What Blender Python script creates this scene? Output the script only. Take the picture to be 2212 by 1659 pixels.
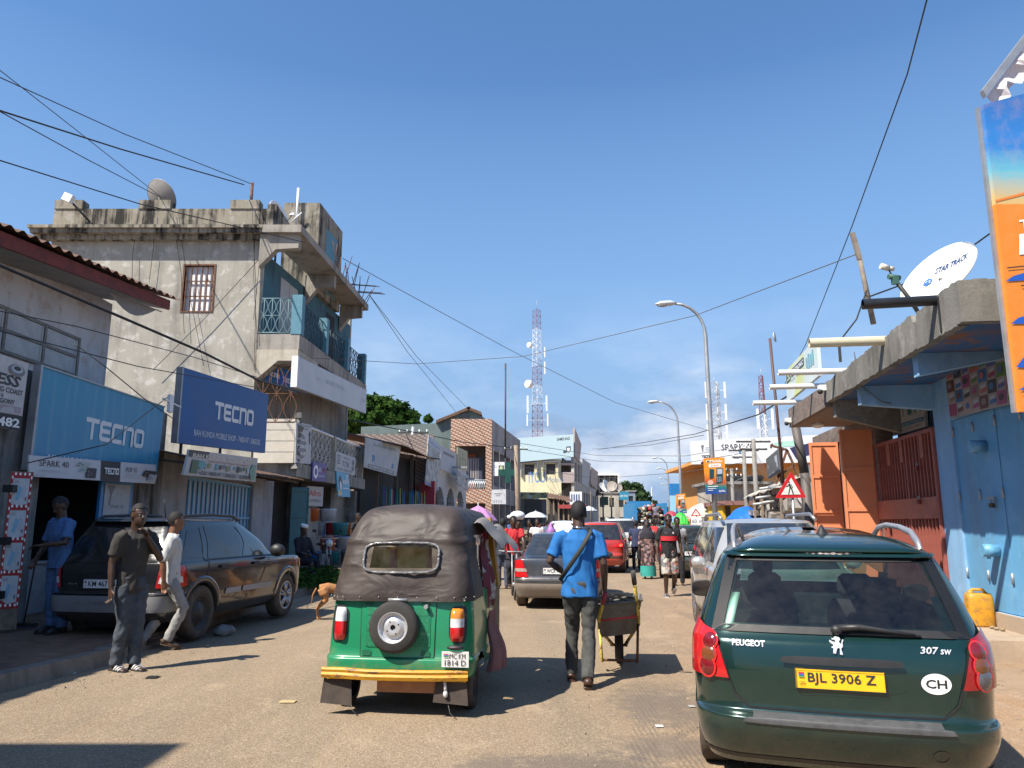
import bpy,bmesh,math,random
from math import sin,cos,pi,radians as R,sqrt,atan2,tan
from mathutils import Vector,Matrix,noise as mnoise
V=Vector
random.seed(7)
for _o in list(bpy.data.objects):
 bpy.data.objects.remove(_o)
SC=bpy.context.scene
COL=SC.collection
# --- camera
CAMH,PITCH,FPX=1.60,R(10.4),1642.0
cam=bpy.data.cameras.new('camera')
camo=bpy.data.objects.new('camera',cam)
COL.objects.link(camo)
camo.location=(0,0,CAMH)
camo.rotation_euler=(R(90)+PITCH,0,0)
cam.sensor_width=36
cam.lens=36*FPX/2212.0
cam.clip_start=0.1
cam.clip_end=3000
SC.camera=camo
# --- sun, sky, exposure
SUN_EL=R(51)
SUN_AZ=atan2(-0.77,-0.64)
sun_dir=V((sin(SUN_AZ)*cos(SUN_EL),cos(SUN_AZ)*cos(SUN_EL),sin(SUN_EL)))
sl=bpy.data.lights.new('sun','SUN')
sl.energy=4.9
sl.angle=R(0.53)
sl.color=(1.0,0.93,0.82)
so=bpy.data.objects.new('sun',sl)
COL.objects.link(so)
so.rotation_euler=sun_dir.to_track_quat('Z','Y').to_euler()
so.location=sun_dir*80
SC.view_settings.view_transform='Standard'
SC.view_settings.look='None'
SC.view_settings.exposure=0.82
SC.view_settings.gamma=1.0
SC.view_settings.use_curve_mapping=False
SC.render.engine='CYCLES'
SC.cycles.max_bounces=6
SC.cycles.transparent_max_bounces=12
SC.cycles.glossy_bounces=3
SC.cycles.diffuse_bounces=3
SC.cycles.use_denoising=True
w=bpy.data.worlds.new('World')
SC.world=w
w.use_nodes=True
nt=w.node_tree
for n in list(nt.nodes):
 nt.nodes.remove(n)
def WN(t,**k):
 n=nt.nodes.new(t)
 for a,b in k.items():
  setattr(n,a,b)
 return n
def WM(op,a,b=None,c=None,clamp=False):
 n=WN('ShaderNodeMath',operation=op,use_clamp=clamp)
 for i,x in enumerate((a,b,c)):
  if x is None:
   continue
  if isinstance(x,(int,float)):
   n.inputs[i].default_value=x
  else:
   nt.links.new(x,n.inputs[i])
 return n.outputs[0]
VEIL,CUM=(11.32,1.7,0.4),(4.73,2.2,1.1)
sky=WN('ShaderNodeTexSky',sky_type='NISHITA',sun_disc=False,sun_elevation=SUN_EL,sun_rotation=SUN_AZ%(2*pi),altitude=0,air_density=1.0,dust_density=0.35,ozone_density=3.0)
tc=WN('ShaderNodeTexCoord')
sep=WN('ShaderNodeSeparateXYZ')
nt.links.new(tc.outputs['Generated'],sep.inputs[0])
mp=WN('ShaderNodeMapping')
mp.inputs['Scale'].default_value=(1.0,1.0,2.2)
nt.links.new(tc.outputs['Generated'],mp.inputs[0])
def WNoise(scale,detail,rough,off=(0,0,0)):
 m2=WN('ShaderNodeMapping')
 m2.inputs['Location'].default_value=off
 nt.links.new(mp.outputs[0],m2.inputs[0])
 n=WN('ShaderNodeTexNoise')
 n.inputs['Scale'].default_value=scale
 n.inputs['Detail'].default_value=detail
 n.inputs['Roughness'].default_value=rough
 nt.links.new(m2.outputs[0],n.inputs['Vector'])
 return n.outputs[0]
el=sep.outputs['Z']
veil=WM('MULTIPLY',WM('POWER',WM('SUBTRACT',1.0,WM('MULTIPLY',el,3.2),clamp=True),1.2),WM('MULTIPLY_ADD',WNoise(1.7,4,0.5,VEIL),3.0,-0.6,clamp=True))
cum=WM('MULTIPLY_ADD',WNoise(5.2,9,0.6,CUM),5.0,-1.95,clamp=True)
band=WM('MULTIPLY',WM('SUBTRACT',1.0,WM('MULTIPLY',el,3.9),clamp=True),1.8,clamp=True)
fac=WM('MAXIMUM',WM('MULTIPLY',veil,0.85),WM('MULTIPLY',WM('MULTIPLY',cum,band),1.0),clamp=True)
shade=WM('MULTIPLY_ADD',WNoise(5.2,9,0.6,(CUM[0]+.012,CUM[1],CUM[2]+.05)),4.2,-1.9,clamp=True)
ccol=WN('ShaderNodeMix',data_type='RGBA')
ccol.inputs['A'].default_value=(1.9,2.5,3.5,1)
ccol.inputs['B'].default_value=(4.7,4.9,5.3,1)
nt.links.new(shade,ccol.inputs['Factor'])
mix=WN('ShaderNodeMix',data_type='RGBA')
nt.links.new(fac,mix.inputs['Factor'])
hz=WN('ShaderNodeMix',data_type='RGBA')
hz.inputs['B'].default_value=(1.75,2.6,3.95,1)
nt.links.new(WM('MULTIPLY',WM('POWER',WM('MULTIPLY_ADD',el,-1.9,1.0,clamp=True),0.75),0.93),hz.inputs['Factor'])
nt.links.new(sky.outputs[0],hz.inputs['A'])
nt.links.new(hz.outputs['Result'],mix.inputs['A'])
nt.links.new(ccol.outputs['Result'],mix.inputs['B'])
bg=WN('ShaderNodeBackground')
bg.inputs['Strength'].default_value=0.115
wo=WN('ShaderNodeOutputWorld')
hs_=WN('ShaderNodeHueSaturation')
hs_.inputs['Saturation'].default_value=1.15
nt.links.new(mix.outputs['Result'],hs_.inputs['Color'])
nt.links.new(hs_.outputs[0],bg.inputs['Color'])
nt.links.new(bg.outputs[0],wo.inputs['Surface'])
# --- measuring helpers
def ray(u,v):
 x=(u-1106.0)/FPX
 y=(829.5-v)/FPX
 return V((x,cos(PITCH)-y*sin(PITCH),sin(PITCH)+y*cos(PITCH)))
def P(u,v,Y):
 r=ray(u,v)
 t=Y/r.y
 return V((r.x*t,Y,CAMH+r.z*t))
def G(u,v,z=0.0):
 r=ray(u,v)
 t=(z-CAMH)/r.z
 return V((r.x*t,r.y*t,z))
def PX(u,v,X):
 r=ray(u,v)
 t=X/r.x
 return V((X,r.y*t,CAMH+r.z*t))
def PL(u,v,a,b):
 r=ray(u,v)
 n=V((b[1]-a[1],-(b[0]-a[0]),0))
 t=(n.x*a[0]+n.y*a[1])/(n.x*r.x+n.y*r.y)
 return V((r.x*t,r.y*t,CAMH+r.z*t))
def lerp(a,b,t):
 return a+(b-a)*t
def rnd(a,b):
 return random.uniform(a,b)
# --- objects
def thing(name,label,cat,loc=(0,0,0),rz=0.0,group=None):
 o=bpy.data.objects.new(name, None)
 o.empty_display_size=0.2
 COL.objects.link(o)
 o.location=loc
 o.rotation_euler=(0,0,rz)
 return tag(o,label,cat,group)
def tag(o,label=None,cat=None,group=None,kind=None):
 if label:o['label']=label
 if cat:o['category']=cat
 if group:o['group']=group
 if kind:o['kind']=kind
 return o
def root_matrix(p):
 M=Matrix.Identity(4)
 while p is not None:
  M=p.matrix_basis@M
  p=p.parent
 return M
def copy_tree(o,parent=None):
 c=o.copy()
 COL.objects.link(c)
 c.parent=parent
 for ch in o.children:
  copy_tree(ch,c)
 return c
class MB:
 """collects geometry; build() links it as one mesh object"""
 def __init__(s):
  s.v,s.f,s.m,s.sm=[],[],[],[]
 def add(s,vs,fs,m=0,smooth=False):
  b=len(s.v)
  s.v.extend([tuple(x)for x in vs])
  for f in fs:
   s.f.append([b+i for i in f])
   s.m.append(m)
   s.sm.append(smooth)
  return s
 def hexa(s,p,m=0):
  return s.add(p,[(3,2,1,0),(4,5,6,7),(0,1,5,4),(1,2,6,5),(2,3,7,6),(3,0,4,7)],m)
 def box(s,c,d,m=0,rot=None):
  x,y,z=d[0]/2,d[1]/2,d[2]/2
  pts=[V((-x,-y,-z)),V((x,-y,-z)),V((x,y,-z)),V((-x,y,-z)),V((-x,-y,z)),V((x,-y,z)),V((x,y,z)),V((-x,y,z))]
  if rot is not None:
   pts=[rot@p for p in pts]
  return s.hexa([V(c)+p for p in pts],m)
 def bb(s,a,b,m=0):
  return s.box([(a[i]+b[i])/2 for i in range(3)],[abs(b[i]-a[i])for i in range(3)],m)
 def wall(s,a,b,z0,z1,th,m=0):
  a,b=V((a[0],a[1],0)),V((b[0],b[1],0))
  d=(b-a).normalized()
  n=V((-d.y,d.x,0))*th
  q=[a,b,b+n,a+n]if th>0 else[a+n,b+n,b,a]
  return s.hexa([p+V((0,0,z0))for p in q]+[p+V((0,0,z1))for p in q],m)
 def slab(s,q,z0,z1,m=0):
  n=len(q)
  vs=[V((p[0],p[1],z0))for p in q]+[V((p[0],p[1],z1))for p in q]
  fs=[tuple(range(n-1,-1,-1)),tuple(range(n,2*n))]+[(i,(i+1)%n,n+(i+1)%n,n+i)for i in range(n)]
  return s.add(vs,fs,m)
 def quad(s,a,b,c,d,m=0):
  return s.add([a,b,c,d],[(0,1,2,3)],m)
 def board(s,a,b,c,d,th,m=0):
  a,b,c,d=V(a),V(b),V(c),V(d)
  n=(b-a).cross(d-a).normalized()*th
  return s.hexa([a-n,b-n,b,a,d-n,c-n,c,d],m)
 def tube(s,pts,r,n=8,m=0,caps=True,ell=None,up=None,smooth=True):
  pts=[V(p)for p in pts]
  k=len(pts)
  rs=r if isinstance(r,(list,tuple))else[r]*k
  ref=None
  vs=[]
  for i,p in enumerate(pts):
   t=(pts[min(i+1,k-1)]-pts[max(i-1,0)])
   t=t.normalized()if t.length>1e-9 else V((0,0,1))
   if up is not None:
    a=V(up)
    a=a-t*a.dot(t)
    if a.length<1e-4:a=t.orthogonal()
   elif ref is None:
    a=t.orthogonal()
   else:
    a=ref-t*ref.dot(t)
    if a.length<1e-6:a=t.orthogonal()
   a.normalize()
   ref=a
   bnorm=t.cross(a)
   rr=rs[i]
   ra,rb=(rr if isinstance(rr,(list,tuple))else(rr,rr*(ell or 1)))
   for j in range(n):
    an=2*pi*(j+0.5)/n
    vs.append(p+a*(cos(an)*ra)+bnorm*(sin(an)*rb))
  fs=[]
  for i in range(k-1):
   for j in range(n):
    fs.append((i*n+j,i*n+(j+1)%n,(i+1)*n+(j+1)%n,(i+1)*n+j))
  s.add(vs,fs,m,smooth)
  if caps:
   b=len(s.v)-len(vs)
   s.f.append([b+j for j in range(n-1,-1,-1)]);s.m.append(m);s.sm.append(False)
   s.f.append([b+(k-1)*n+j for j in range(n)]);s.m.append(m);s.sm.append(False)
  return s
 def bar(s,a,b,w,h=None,m=0):
  return s.tube([a,b],w*0.7071,4,m, True,smooth=False,up=(0,0,1)if abs((V(b)-V(a)).normalized().z)<0.95 else(0,1,0))
 def lathe(s,prof,org,ax=(0,0,1),n=24,m=0,smooth=True,a0=0.0,a1=2*pi,ref=None):
  ax=V(ax).normalized()
  e1=V(ref).normalized()if ref is not None else ax.orthogonal().normalized()
  e2=ax.cross(e1)
  full=abs(a1-a0-2*pi)<1e-6
  c=n if full else n+1
  vs=[]
  for r,h in prof:
   for j in range(c):
    t=a0+(a1-a0)*j/n
    vs.append(V(org)+ax*h+e1*(r*cos(t))+e2*(r*sin(t)))
  fs=[]
  for i in range(len(prof)-1):
   for j in range(n):
    j2=(j+1)%c
    fs.append((i*c+j,i*c+j2,(i+1)*c+j2,(i+1)*c+j))
  return s.add(vs,fs,m,smooth)
 def ball(s,c,r,nu=12,nv=8,m=0,rot=None):
  rx,ry,rz=r if isinstance(r,(list,tuple))else(r,r,r)
  vs=[]
  for i in range(nv+1):
   th=pi*i/nv
   for j in range(nu):
    ph=2*pi*j/nu
    p=V((rx*sin(th)*cos(ph),ry*sin(th)*sin(ph),rz*cos(th)))
    vs.append(V(c)+(rot@p if rot is not None else p))
  fs=[]
  for i in range(nv):
   for j in range(nu):
    fs.append((i*nu+j,(i+1)*nu+j,(i+1)*nu+(j+1)%nu,i*nu+(j+1)%nu))
  return s.add(vs,fs,m, True)
 def grid(s,fn,nu,nv,m=0,smooth=True,skip=None):
  vs=[fn(i/nu,j/nv)for j in range(nv+1)for i in range(nu+1)]
  fs=[]
  for j in range(nv):
   for i in range(nu):
    if skip and skip((i+.5)/nu,(j+.5)/nv):
     continue
    a=j*(nu+1)+i
    fs.append((a,a+1,a+nu+2,a+nu+1))
  return s.add(vs,fs,m,smooth)
 def prism(s,poly,o,x,y,depth,m=0):
  o,x,y=V(o),V(x),V(y)
  n=x.cross(y).normalized()*depth
  k=len(poly)
  fr=[o+x*p[0]+y*p[1]for p in poly]
  s.add(fr+[p-n for p in fr],[tuple(range(k)),tuple(range(2*k-1,k-1,-1))]+[(i,k+i,k+(i+1)%k,(i+1)%k)for i in range(k)],m)
  return s
 def text(s,st,o,x,y,hgt,m=0,width=None,bold=0.0,align='L',shear=0.0,squeeze=1.0):
  vs,fs,wd,h=glyphs(st,bold,shear)
  k=hgt/h
  kx=k*squeeze if width is None else width/max(wd,1e-6)
  off={'L':0.0,'C':-wd*kx/2,'R':-wd*kx}[align]
  o,x,y=V(o),V(x).normalized(),V(y).normalized()
  return s.add([o+x*(p[0]*kx+off)+y*(p[1]*k)for p in vs],fs,m)
 def build(s,name,mats,parent=None,world=True,smooth=None):
  me=bpy.data.meshes.new(name)
  vs=s.v
  if parent is not None and world:
   inv=root_matrix(parent).inverted()
   vs=[inv@V(p)for p in vs]
  me.from_pydata([tuple(p)for p in vs],[],s.f)
  for mm in(mats if isinstance(mats,(list,tuple))else[mats]):
   me.materials.append(mm)
  me.polygons.foreach_set('material_index',s.m)
  me.polygons.foreach_set('use_smooth',s.sm if smooth is None else[smooth]*len(s.f))
  me.update()
  o=bpy.data.objects.new(name,me)
  COL.objects.link(o)
  if parent is not None:
   o.parent=parent
  return o
def share(src,name,parent,M=None):
 o=bpy.data.objects.new(name,src.data)
 COL.objects.link(o)
 o.parent=parent
 if M is not None:
  o.matrix_basis=M
 return o
SIDE=bpy.data.scenes.new('workbench')
def side_graph(ob):
 for o in list(SIDE.collection.objects):
  SIDE.collection.objects.unlink(o)
 SIDE.collection.objects.link(ob)
 with bpy.context.temp_override(scene=SIDE,view_layer=SIDE.view_layers[0]):
  return bpy.context.evaluated_depsgraph_get()
_gl={}
def glyphs(st,bold=0.0,shear=0.0):
 key=(st,bold,shear)
 if key in _gl:
  return _gl[key]
 cu=bpy.data.curves.new('t','FONT')
 cu.body=st
 cu.size=1.0
 cu.offset=bold
 cu.shear=shear
 cu.resolution_u=2
 ob=bpy.data.objects.new('t',cu)
 dg=side_graph(ob)
 me=ob.evaluated_get(dg).to_mesh()
 vs=[tuple(v.co)for v in me.vertices]
 fs=[tuple(p.vertices)for p in me.polygons]
 ob.evaluated_get(dg).to_mesh_clear()
 bpy.data.objects.remove(ob)
 bpy.data.curves.remove(cu)
 x0=min(v[0]for v in vs);x1=max(v[0]for v in vs)
 y0=min(v[1]for v in vs);y1=max(v[1]for v in vs)
 if any(c in st for c in 'gjpqy,/()|'):
  y0,h=0.0,0.70
 else:
  h=y1-y0
 vs=[(v[0]-x0,v[1]-y0,0)for v in vs]
 _gl[key]=(vs,fs,x1-x0,h)
 return _gl[key]
# --- materials
_mc={}
class NT:
 def __init__(s,name):
  s.mat=bpy.data.materials.new(name)
  s.mat.use_nodes=True
  s.t=s.mat.node_tree
  s.b=s.t.nodes['Principled BSDF']
  s.out=s.t.nodes['Material Output']
  s.tc=s.t.nodes.new('ShaderNodeTexCoord')
 def n(s,t,**k):
  x=s.t.nodes.new(t)
  for a,b in k.items():
   setattr(x,a,b)
  return x
 def l(s,a,b):
  s.t.links.new(a,b)
 def val(s,inp,x):
  if isinstance(x,(int,float)):
   inp.default_value=x
  elif isinstance(x,(tuple,list)):
   inp.default_value=(x[0],x[1],x[2],1)if len(inp.default_value)==4 else x
  else:
   s.l(x,inp)
 def math(s,op,a,b=None,c=None,clamp=False):
  x=s.n('ShaderNodeMath',operation=op,use_clamp=clamp)
  for i,q in enumerate((a,b,c)):
   if q is not None:
    s.val(x.inputs[i],q)
  return x.outputs[0]
 def mapped(s,scale=(1,1,1),off=(0,0,0),rot=(0,0,0),src='Object'):
  x=s.n('ShaderNodeMapping')
  x.inputs['Scale'].default_value=scale
  x.inputs['Location'].default_value=off
  x.inputs['Rotation'].default_value=rot
  s.l(s.tc.outputs[src],x.inputs[0])
  return x.outputs[0]
 def noise(s,scale,detail=4,rough=0.6,vec=None,dist=0.0):
  x=s.n('ShaderNodeTexNoise')
  x.inputs['Scale'].default_value=scale
  x.inputs['Detail'].default_value=detail
  x.inputs['Roughness'].default_value=rough
  x.inputs['Distortion'].default_value=dist
  s.l(vec if vec is not None else s.tc.outputs['Object'],x.inputs['Vector'])
  return x.outputs[0]
 def ramp(s,x,a,b):
  y=s.n('ShaderNodeMapRange')
  s.val(y.inputs[0],x)
  y.inputs[1].default_value=a
  y.inputs[2].default_value=b
  return y.outputs[0]
 def mix(s,f,a,b,blend='MIX'):
  x=s.n('ShaderNodeMix',data_type='RGBA',blend_type=blend)
  s.val(x.inputs['Factor'],f)
  s.val(x.inputs['A'],a)
  s.val(x.inputs['B'],b)
  return x.outputs['Result']
 def bump(s,h,strength=0.3,dist=0.01):
  x=s.n('ShaderNodeBump')
  x.inputs['Strength'].default_value=strength
  x.inputs['Distance'].default_value=dist
  s.l(h,x.inputs['Height'])
  s.l(x.outputs[0],s.b.inputs['Normal'])
 def done(s,col=None,rough=None,metal=None,coat=None,spec=None):
  if col is not None:s.val(s.b.inputs['Base Color'],col)
  if rough is not None:s.val(s.b.inputs['Roughness'],rough)
  if metal is not None:s.val(s.b.inputs['Metallic'],metal)
  if coat is not None:s.val(s.b.inputs['Coat Weight'],coat);s.b.inputs['Coat Roughness'].default_value=0.06
  if spec is not None:s.val(s.b.inputs['Specular IOR Level'],spec)
  return s.mat
def scl(c,k):
 return(c[0]*k,c[1]*k,c[2]*k)
def plain(name,col,rough=0.6,metal=0.0,var=0.12,scale=6.0,bump=0.0,bscale=40.0,coat=None,spec=None):
 """one colour with grain and slight wear"""
 key=(name,col,rough,metal,var,scale,bump,coat)
 if key in _mc:return _mc[key]
 s=NT(name)
 f=s.ramp(s.noise(scale,5,0.65),0.3,0.7)
 c=s.mix(f,scl(col,1-var),scl(col,1+var))
 if bump:
  s.bump(s.noise(bscale,3,0.6),bump,0.01)
 _mc[key]=s.done(c,s.math('MULTIPLY_ADD',f,0.1,rough-0.05),metal,coat,spec)
 return _mc[key]
def flat(name,col,rough=0.5):
 key=(name,col,rough,'flat')
 if key not in _mc:
  s=NT(name)
  _mc[key]=s.done((col[0],col[1],col[2],1),rough)
 return _mc[key]
def render_wall(name,base,dirt,light=None,amount=0.5,streak=0.6,scale=1.0,rough=0.9,bump=0.5,patch=0.35):
 """weathered render: cloudy tone, run-off streaks, flaked pale patches, fine grain"""
 s=NT(name)
 light=light or scl(base,1.35)
 big=s.noise(0.55*scale,6,0.62,dist=0.4)
 mid=s.noise(2.6*scale,8,0.68)
 st=s.noise(1.0,6,0.65,s.mapped((3.2*scale,3.2*scale,0.22*scale)))
 fine=s.noise(26*scale,4,0.7)
 c=s.mix(s.ramp(big,0.35,0.68),base,scl(base,0.82))
 c=s.mix(s.math('MULTIPLY',s.ramp(mid,0.53,0.60),patch),c,light)
 c=s.mix(s.math('MULTIPLY',s.ramp(s.math('MULTIPLY',s.math('ADD',st,0.15),s.math('ADD',big,0.35)),0.52,0.78),amount+streak*0.5,clamp=True),c,dirt)
 c=s.mix(s.math('MULTIPLY',s.ramp(fine,0.5,0.75),0.18),c,dirt)
 s.bump(s.math('ADD',s.math('MULTIPLY',mid,0.6),s.math('MULTIPLY',fine,0.4)),bump,0.02)
 return s.done(c,rough,spec=0.25)
def printed(name,c1,c2,c3,scale=6.0,rough=0.45):
 """faded printed picture area: blotches of three colours"""
 s=NT(name)
 vo=s.n('ShaderNodeTexVoronoi')
 vo.inputs['Scale'].default_value=scale
 s.l(s.tc.outputs['Object'],vo.inputs['Vector'])
 sp=s.n('ShaderNodeSeparateColor')
 s.l(vo.outputs['Color'],sp.inputs[0])
 c=s.mix(s.ramp(sp.outputs[0],0.35,0.45),c1,c2)
 c=s.mix(s.ramp(sp.outputs[1],0.62,0.70),c,c3)
 c=s.mix(s.math('MULTIPLY',s.ramp(s.noise(scale*2.2,4,0.6),0.45,0.6),0.55),c,scl(c1,0.9))
 return s.done(c,rough)
def car_paint(name,col,rough=0.28,metal=0.35,dust=0.25,dustz=0.55,dcol=(0.30,0.22,0.15),inner=(0.03,0.03,0.032)):
 """clear-coated paint, road dust towards the sills, dark lining on the inner side"""
 s=NT(name)
 geo=s.n('ShaderNodeNewGeometry')
 sp=s.n('ShaderNodeSeparateXYZ')
 s.l(s.tc.outputs['Object'],sp.inputs[0])
 low=s.ramp(sp.outputs[2],dustz+0.25,0.1)
 d=s.math('MULTIPLY',s.math('ADD',low,0.12),s.ramp(s.noise(5,6,0.7),0.25,0.75))
 d=s.math('MULTIPLY',d,dust*2.2,clamp=True)
 c=s.mix(d,col,dcol)
 c=s.mix(geo.outputs['Backfacing'],c,inner)
 r=s.math('MULTIPLY_ADD',d,0.5,rough)
 m=s.math('MULTIPLY',s.math('SUBTRACT',1.0,d,clamp=True),metal)
 return s.done(c,r,m,s.math('MULTIPLY_ADD',d,-0.9,0.9,clamp=True))
def glass(name,tint=(0.25,0.32,0.30),alpha_spec=0.06,dust=0.06):
 """tinted car glass: see-through body, Fresnel reflection, a film of dust"""
 s=NT(name)
 s.t.nodes.remove(s.b)
 tr=s.n('ShaderNodeBsdfTransparent');tr.inputs[0].default_value=(*tint,1)
 gl=s.n('ShaderNodeBsdfGlossy');gl.inputs['Roughness'].default_value=0.03
 df=s.n('ShaderNodeBsdfDiffuse');df.inputs[0].default_value=(0.42,0.40,0.36,1)
 fr=s.n('ShaderNodeFresnel');ge=s.n('ShaderNodeNewGeometry');s.l(s.math('MULTIPLY_ADD',ge.outputs['Backfacing'],-0.8333,1.5),fr.inputs[0])
 m1=s.n('ShaderNodeMixShader');m2=s.n('ShaderNodeMixShader')
 f=s.math('ADD',fr.outputs[0],alpha_spec*0.3,clamp=True)
 s.l(f,m1.inputs[0]);s.l(tr.outputs[0],m1.inputs[1]);s.l(gl.outputs[0],m1.inputs[2])
 s.l(s.math('MULTIPLY',s.ramp(s.noise(9,5,0.7),0.3,0.8),dust*2),m2.inputs[0])
 s.l(m1.outputs[0],m2.inputs[1]);s.l(df.outputs[0],m2.inputs[2])
 s.l(m2.outputs[0],s.out.inputs[0])
 return s.mat
def dark_glass(name,col=(0.012,0.014,0.016),rough=0.05):
 s=NT(name)
 f=s.ramp(s.noise(7,5,0.7),0.35,0.85)
 return s.done(s.mix(s.math('MULTIPLY',f,0.12),col,(0.3,0.28,0.25)),s.math('MULTIPLY_ADD',f,0.12,rough),0.0,0.6)
def lens(name,col,rough=0.15):
 s=NT(name)
 wv=s.noise(60,2,0.5)
 s.bump(wv,0.25,0.004)
 return s.done(s.mix(s.ramp(s.noise(14,3,0.6),0.3,0.7),scl(col,0.75),scl(col,1.15)),rough,0.0,0.8)
M={}
M['black']=plain('black_plastic',(0.018,0.018,0.019),0.5,var=0.2)
M['trim']=plain('dark_trim',(0.035,0.035,0.037),0.55,var=0.25)
M['rubber']=plain('tyre_rubber',(0.032,0.030,0.028),0.85,var=0.3,scale=9,bump=0.2)
M['dustyrubber']=plain('dusty_tyre',(0.075,0.060,0.046),0.9,var=0.35,scale=8,bump=0.2)
M['chrome']=plain('chrome',(0.72,0.73,0.75),0.16,1.0,var=0.05)
M['badge']=plain('bright_badge_metal',(0.62,0.63,0.64),0.3,0.35,var=0.05)
M['alloy']=plain('wheel_alloy',(0.42,0.42,0.43),0.35,0.8,var=0.12)
M['steel']=plain('galvanised_steel',(0.36,0.37,0.38),0.5,0.55,var=0.15,scale=3)
M['dusky']=plain('dull_dark_steel',(0.07,0.065,0.06),0.6,0.4,var=0.25)
M['rust']=plain('rusty_iron',(0.14,0.065,0.035),0.85,0.1,var=0.4,scale=9,bump=0.2)
M['white']=plain('white_paint',(0.76,0.76,0.74),0.55,var=0.05,scale=2)
M['white_print']=flat('white_print',(0.82,0.82,0.80))
M['black_print']=flat('black_print',(0.02,0.02,0.022))
M['red_lens']=lens('red_lens',(0.50,0.012,0.014))
M['dark_red_lens']=lens('dark_red_lens',(0.16,0.008,0.012))
M['amber_lens']=lens('amber_lens',(0.75,0.24,0.02))
M['clear_lens']=lens('clear_lens',(0.62,0.62,0.62))
M['wire']=plain('black_cable',(0.016,0.016,0.018),0.6,var=0.1)
M['greywire']=plain('grey_cable',(0.10,0.095,0.09),0.7,var=0.1)
M['concrete']=render_wall('bare_concrete',(0.30,0.285,0.26),(0.10,0.095,0.085),amount=0.5)
M['darkwood']=plain('dark_weathered_timber',(0.10,0.075,0.055),0.85,var=0.35,scale=8,bump=0.3)
M['wood']=plain('weathered_timber',(0.26,0.20,0.145),0.85,var=0.3,scale=8,bump=0.3)
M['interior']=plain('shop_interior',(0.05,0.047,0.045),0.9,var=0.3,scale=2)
# --- sign panels
class Panel:
 """a board given by its four corners (bl br tr tl seen from the front); prints are laid on it in 0..1 coordinates"""
 def __init__(s,bl,br,tr,tl,th=0.06):
  s.c=[V(bl),V(br),V(tr),V(tl)]
  s.n=((s.c[1]-s.c[0]).cross(s.c[3]-s.c[0])).normalized()
  s.w=(s.c[1]-s.c[0]).length
  s.h=(s.c[3]-s.c[0]).length
  s.th=th
  s.pr=MB()
  s.mats=[]
  s.lay=0
 def pt(s,a,b,off=0.0):
  lo=s.c[0].lerp(s.c[1],a)
  hi=s.c[3].lerp(s.c[2],a)
  return lo.lerp(hi,b)+s.n*off
 def mi(s,mat):
  if mat not in s.mats:s.mats.append(mat)
  return s.mats.index(mat)
 def next(s):
  s.lay+=1
  return 0.003+s.lay*0.0012
 def board(s,name,mat,parent=None,edge=None):
  mb=MB()
  mb.board(*s.c,s.th,0)
  return mb.build(name,mat,parent)
 def poly(s,pts,mat,off=None):
  off=off or s.next()
  s.pr.add([s.pt(a,b,off)for a,b in pts],[tuple(range(len(pts)))],s.mi(mat))
 def rect(s,a0,b0,a1,b1,mat,off=None):
  s.poly([(a0,b0),(a1,b0),(a1,b1),(a0,b1)],mat,off)
 def rects(s,lst,mat):
  off=s.next()
  for q in lst:s.rect(*q,mat,off)
 def ellipse(s,a,b,ra,rb,mat,n=20):
  s.poly([(a+ra*cos(2*pi*i/n),b+rb*sin(2*pi*i/n))for i in range(n)],mat)
 def text(s,st,a,b,h,mat,width=None,bold=0.0,align='L',shear=0.0,off=None,slope=0.0):
  vs,fs,wd,gh=glyphs(st,bold,shear)
  ky=h/gh
  kx=(ky*s.h/s.w)if width is None else width/max(wd,1e-6)
  o={'L':0.0,'C':-wd*kx/2,'R':-wd*kx}[align]
  off=off or s.next()
  s.pr.add([s.pt(a+o+p[0]*kx,b+p[1]*ky+slope*(o+p[0]*kx),off)for p in vs],fs,s.mi(mat))
 def strokes(s,polys,a,b,w,h,mat,off=None):
  """letter strokes given as closed polygons in a 0..1 box"""
  off=off or s.next()
  for q in polys:
   s.pr.add([s.pt(a+p[0]*w,b+p[1]*h,off)for p in q],[tuple(range(len(q)))],s.mi(mat))
 def prints(s,parent,name='lettering'):
  if s.pr.v:
   return s.pr.build(name,s.mats,parent)
def stroke(pts,t):
 """a polyline of thickness t as quads (2-d)"""
 out=[]
 for i in range(len(pts)-1):
  a,b=V((pts[i][0],pts[i][1])),V((pts[i+1][0],pts[i+1][1]))
  d=(b-a).normalized()
  a2,b2=a-d*t*0.45,b+d*t*0.45
  n=V((-d.y,d.x))*t/2
  out.append([a2-n,b2-n,b2+n,a2+n])
 return out
def rounded_c(x0,y0,x1,y1,r,kind):
 A=lambda cx,cy,a0,a1:[(cx+r*cos(R(a0+(a1-a0)*i/3)),cy+r*sin(R(a0+(a1-a0)*i/3)))for i in range(4)]
 if kind=='c':return[(x1,y1)]+A(x0+r,y1-r,90,180)+A(x0+r,y0+r,180,270)+[(x1,y0)]
 if kind=='n':return[(x0,y0),(x0,y1)]+A(x1-r,y1-r,90,0)+[(x1,y0)]
 if kind=='o':return A(x0+r,y1-r,90,180)+A(x0+r,y0+r,180,270)+A(x1-r,y0+r,270,360)+A(x1-r,y1-r,0,90)+[(x0+r,y1)]
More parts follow.
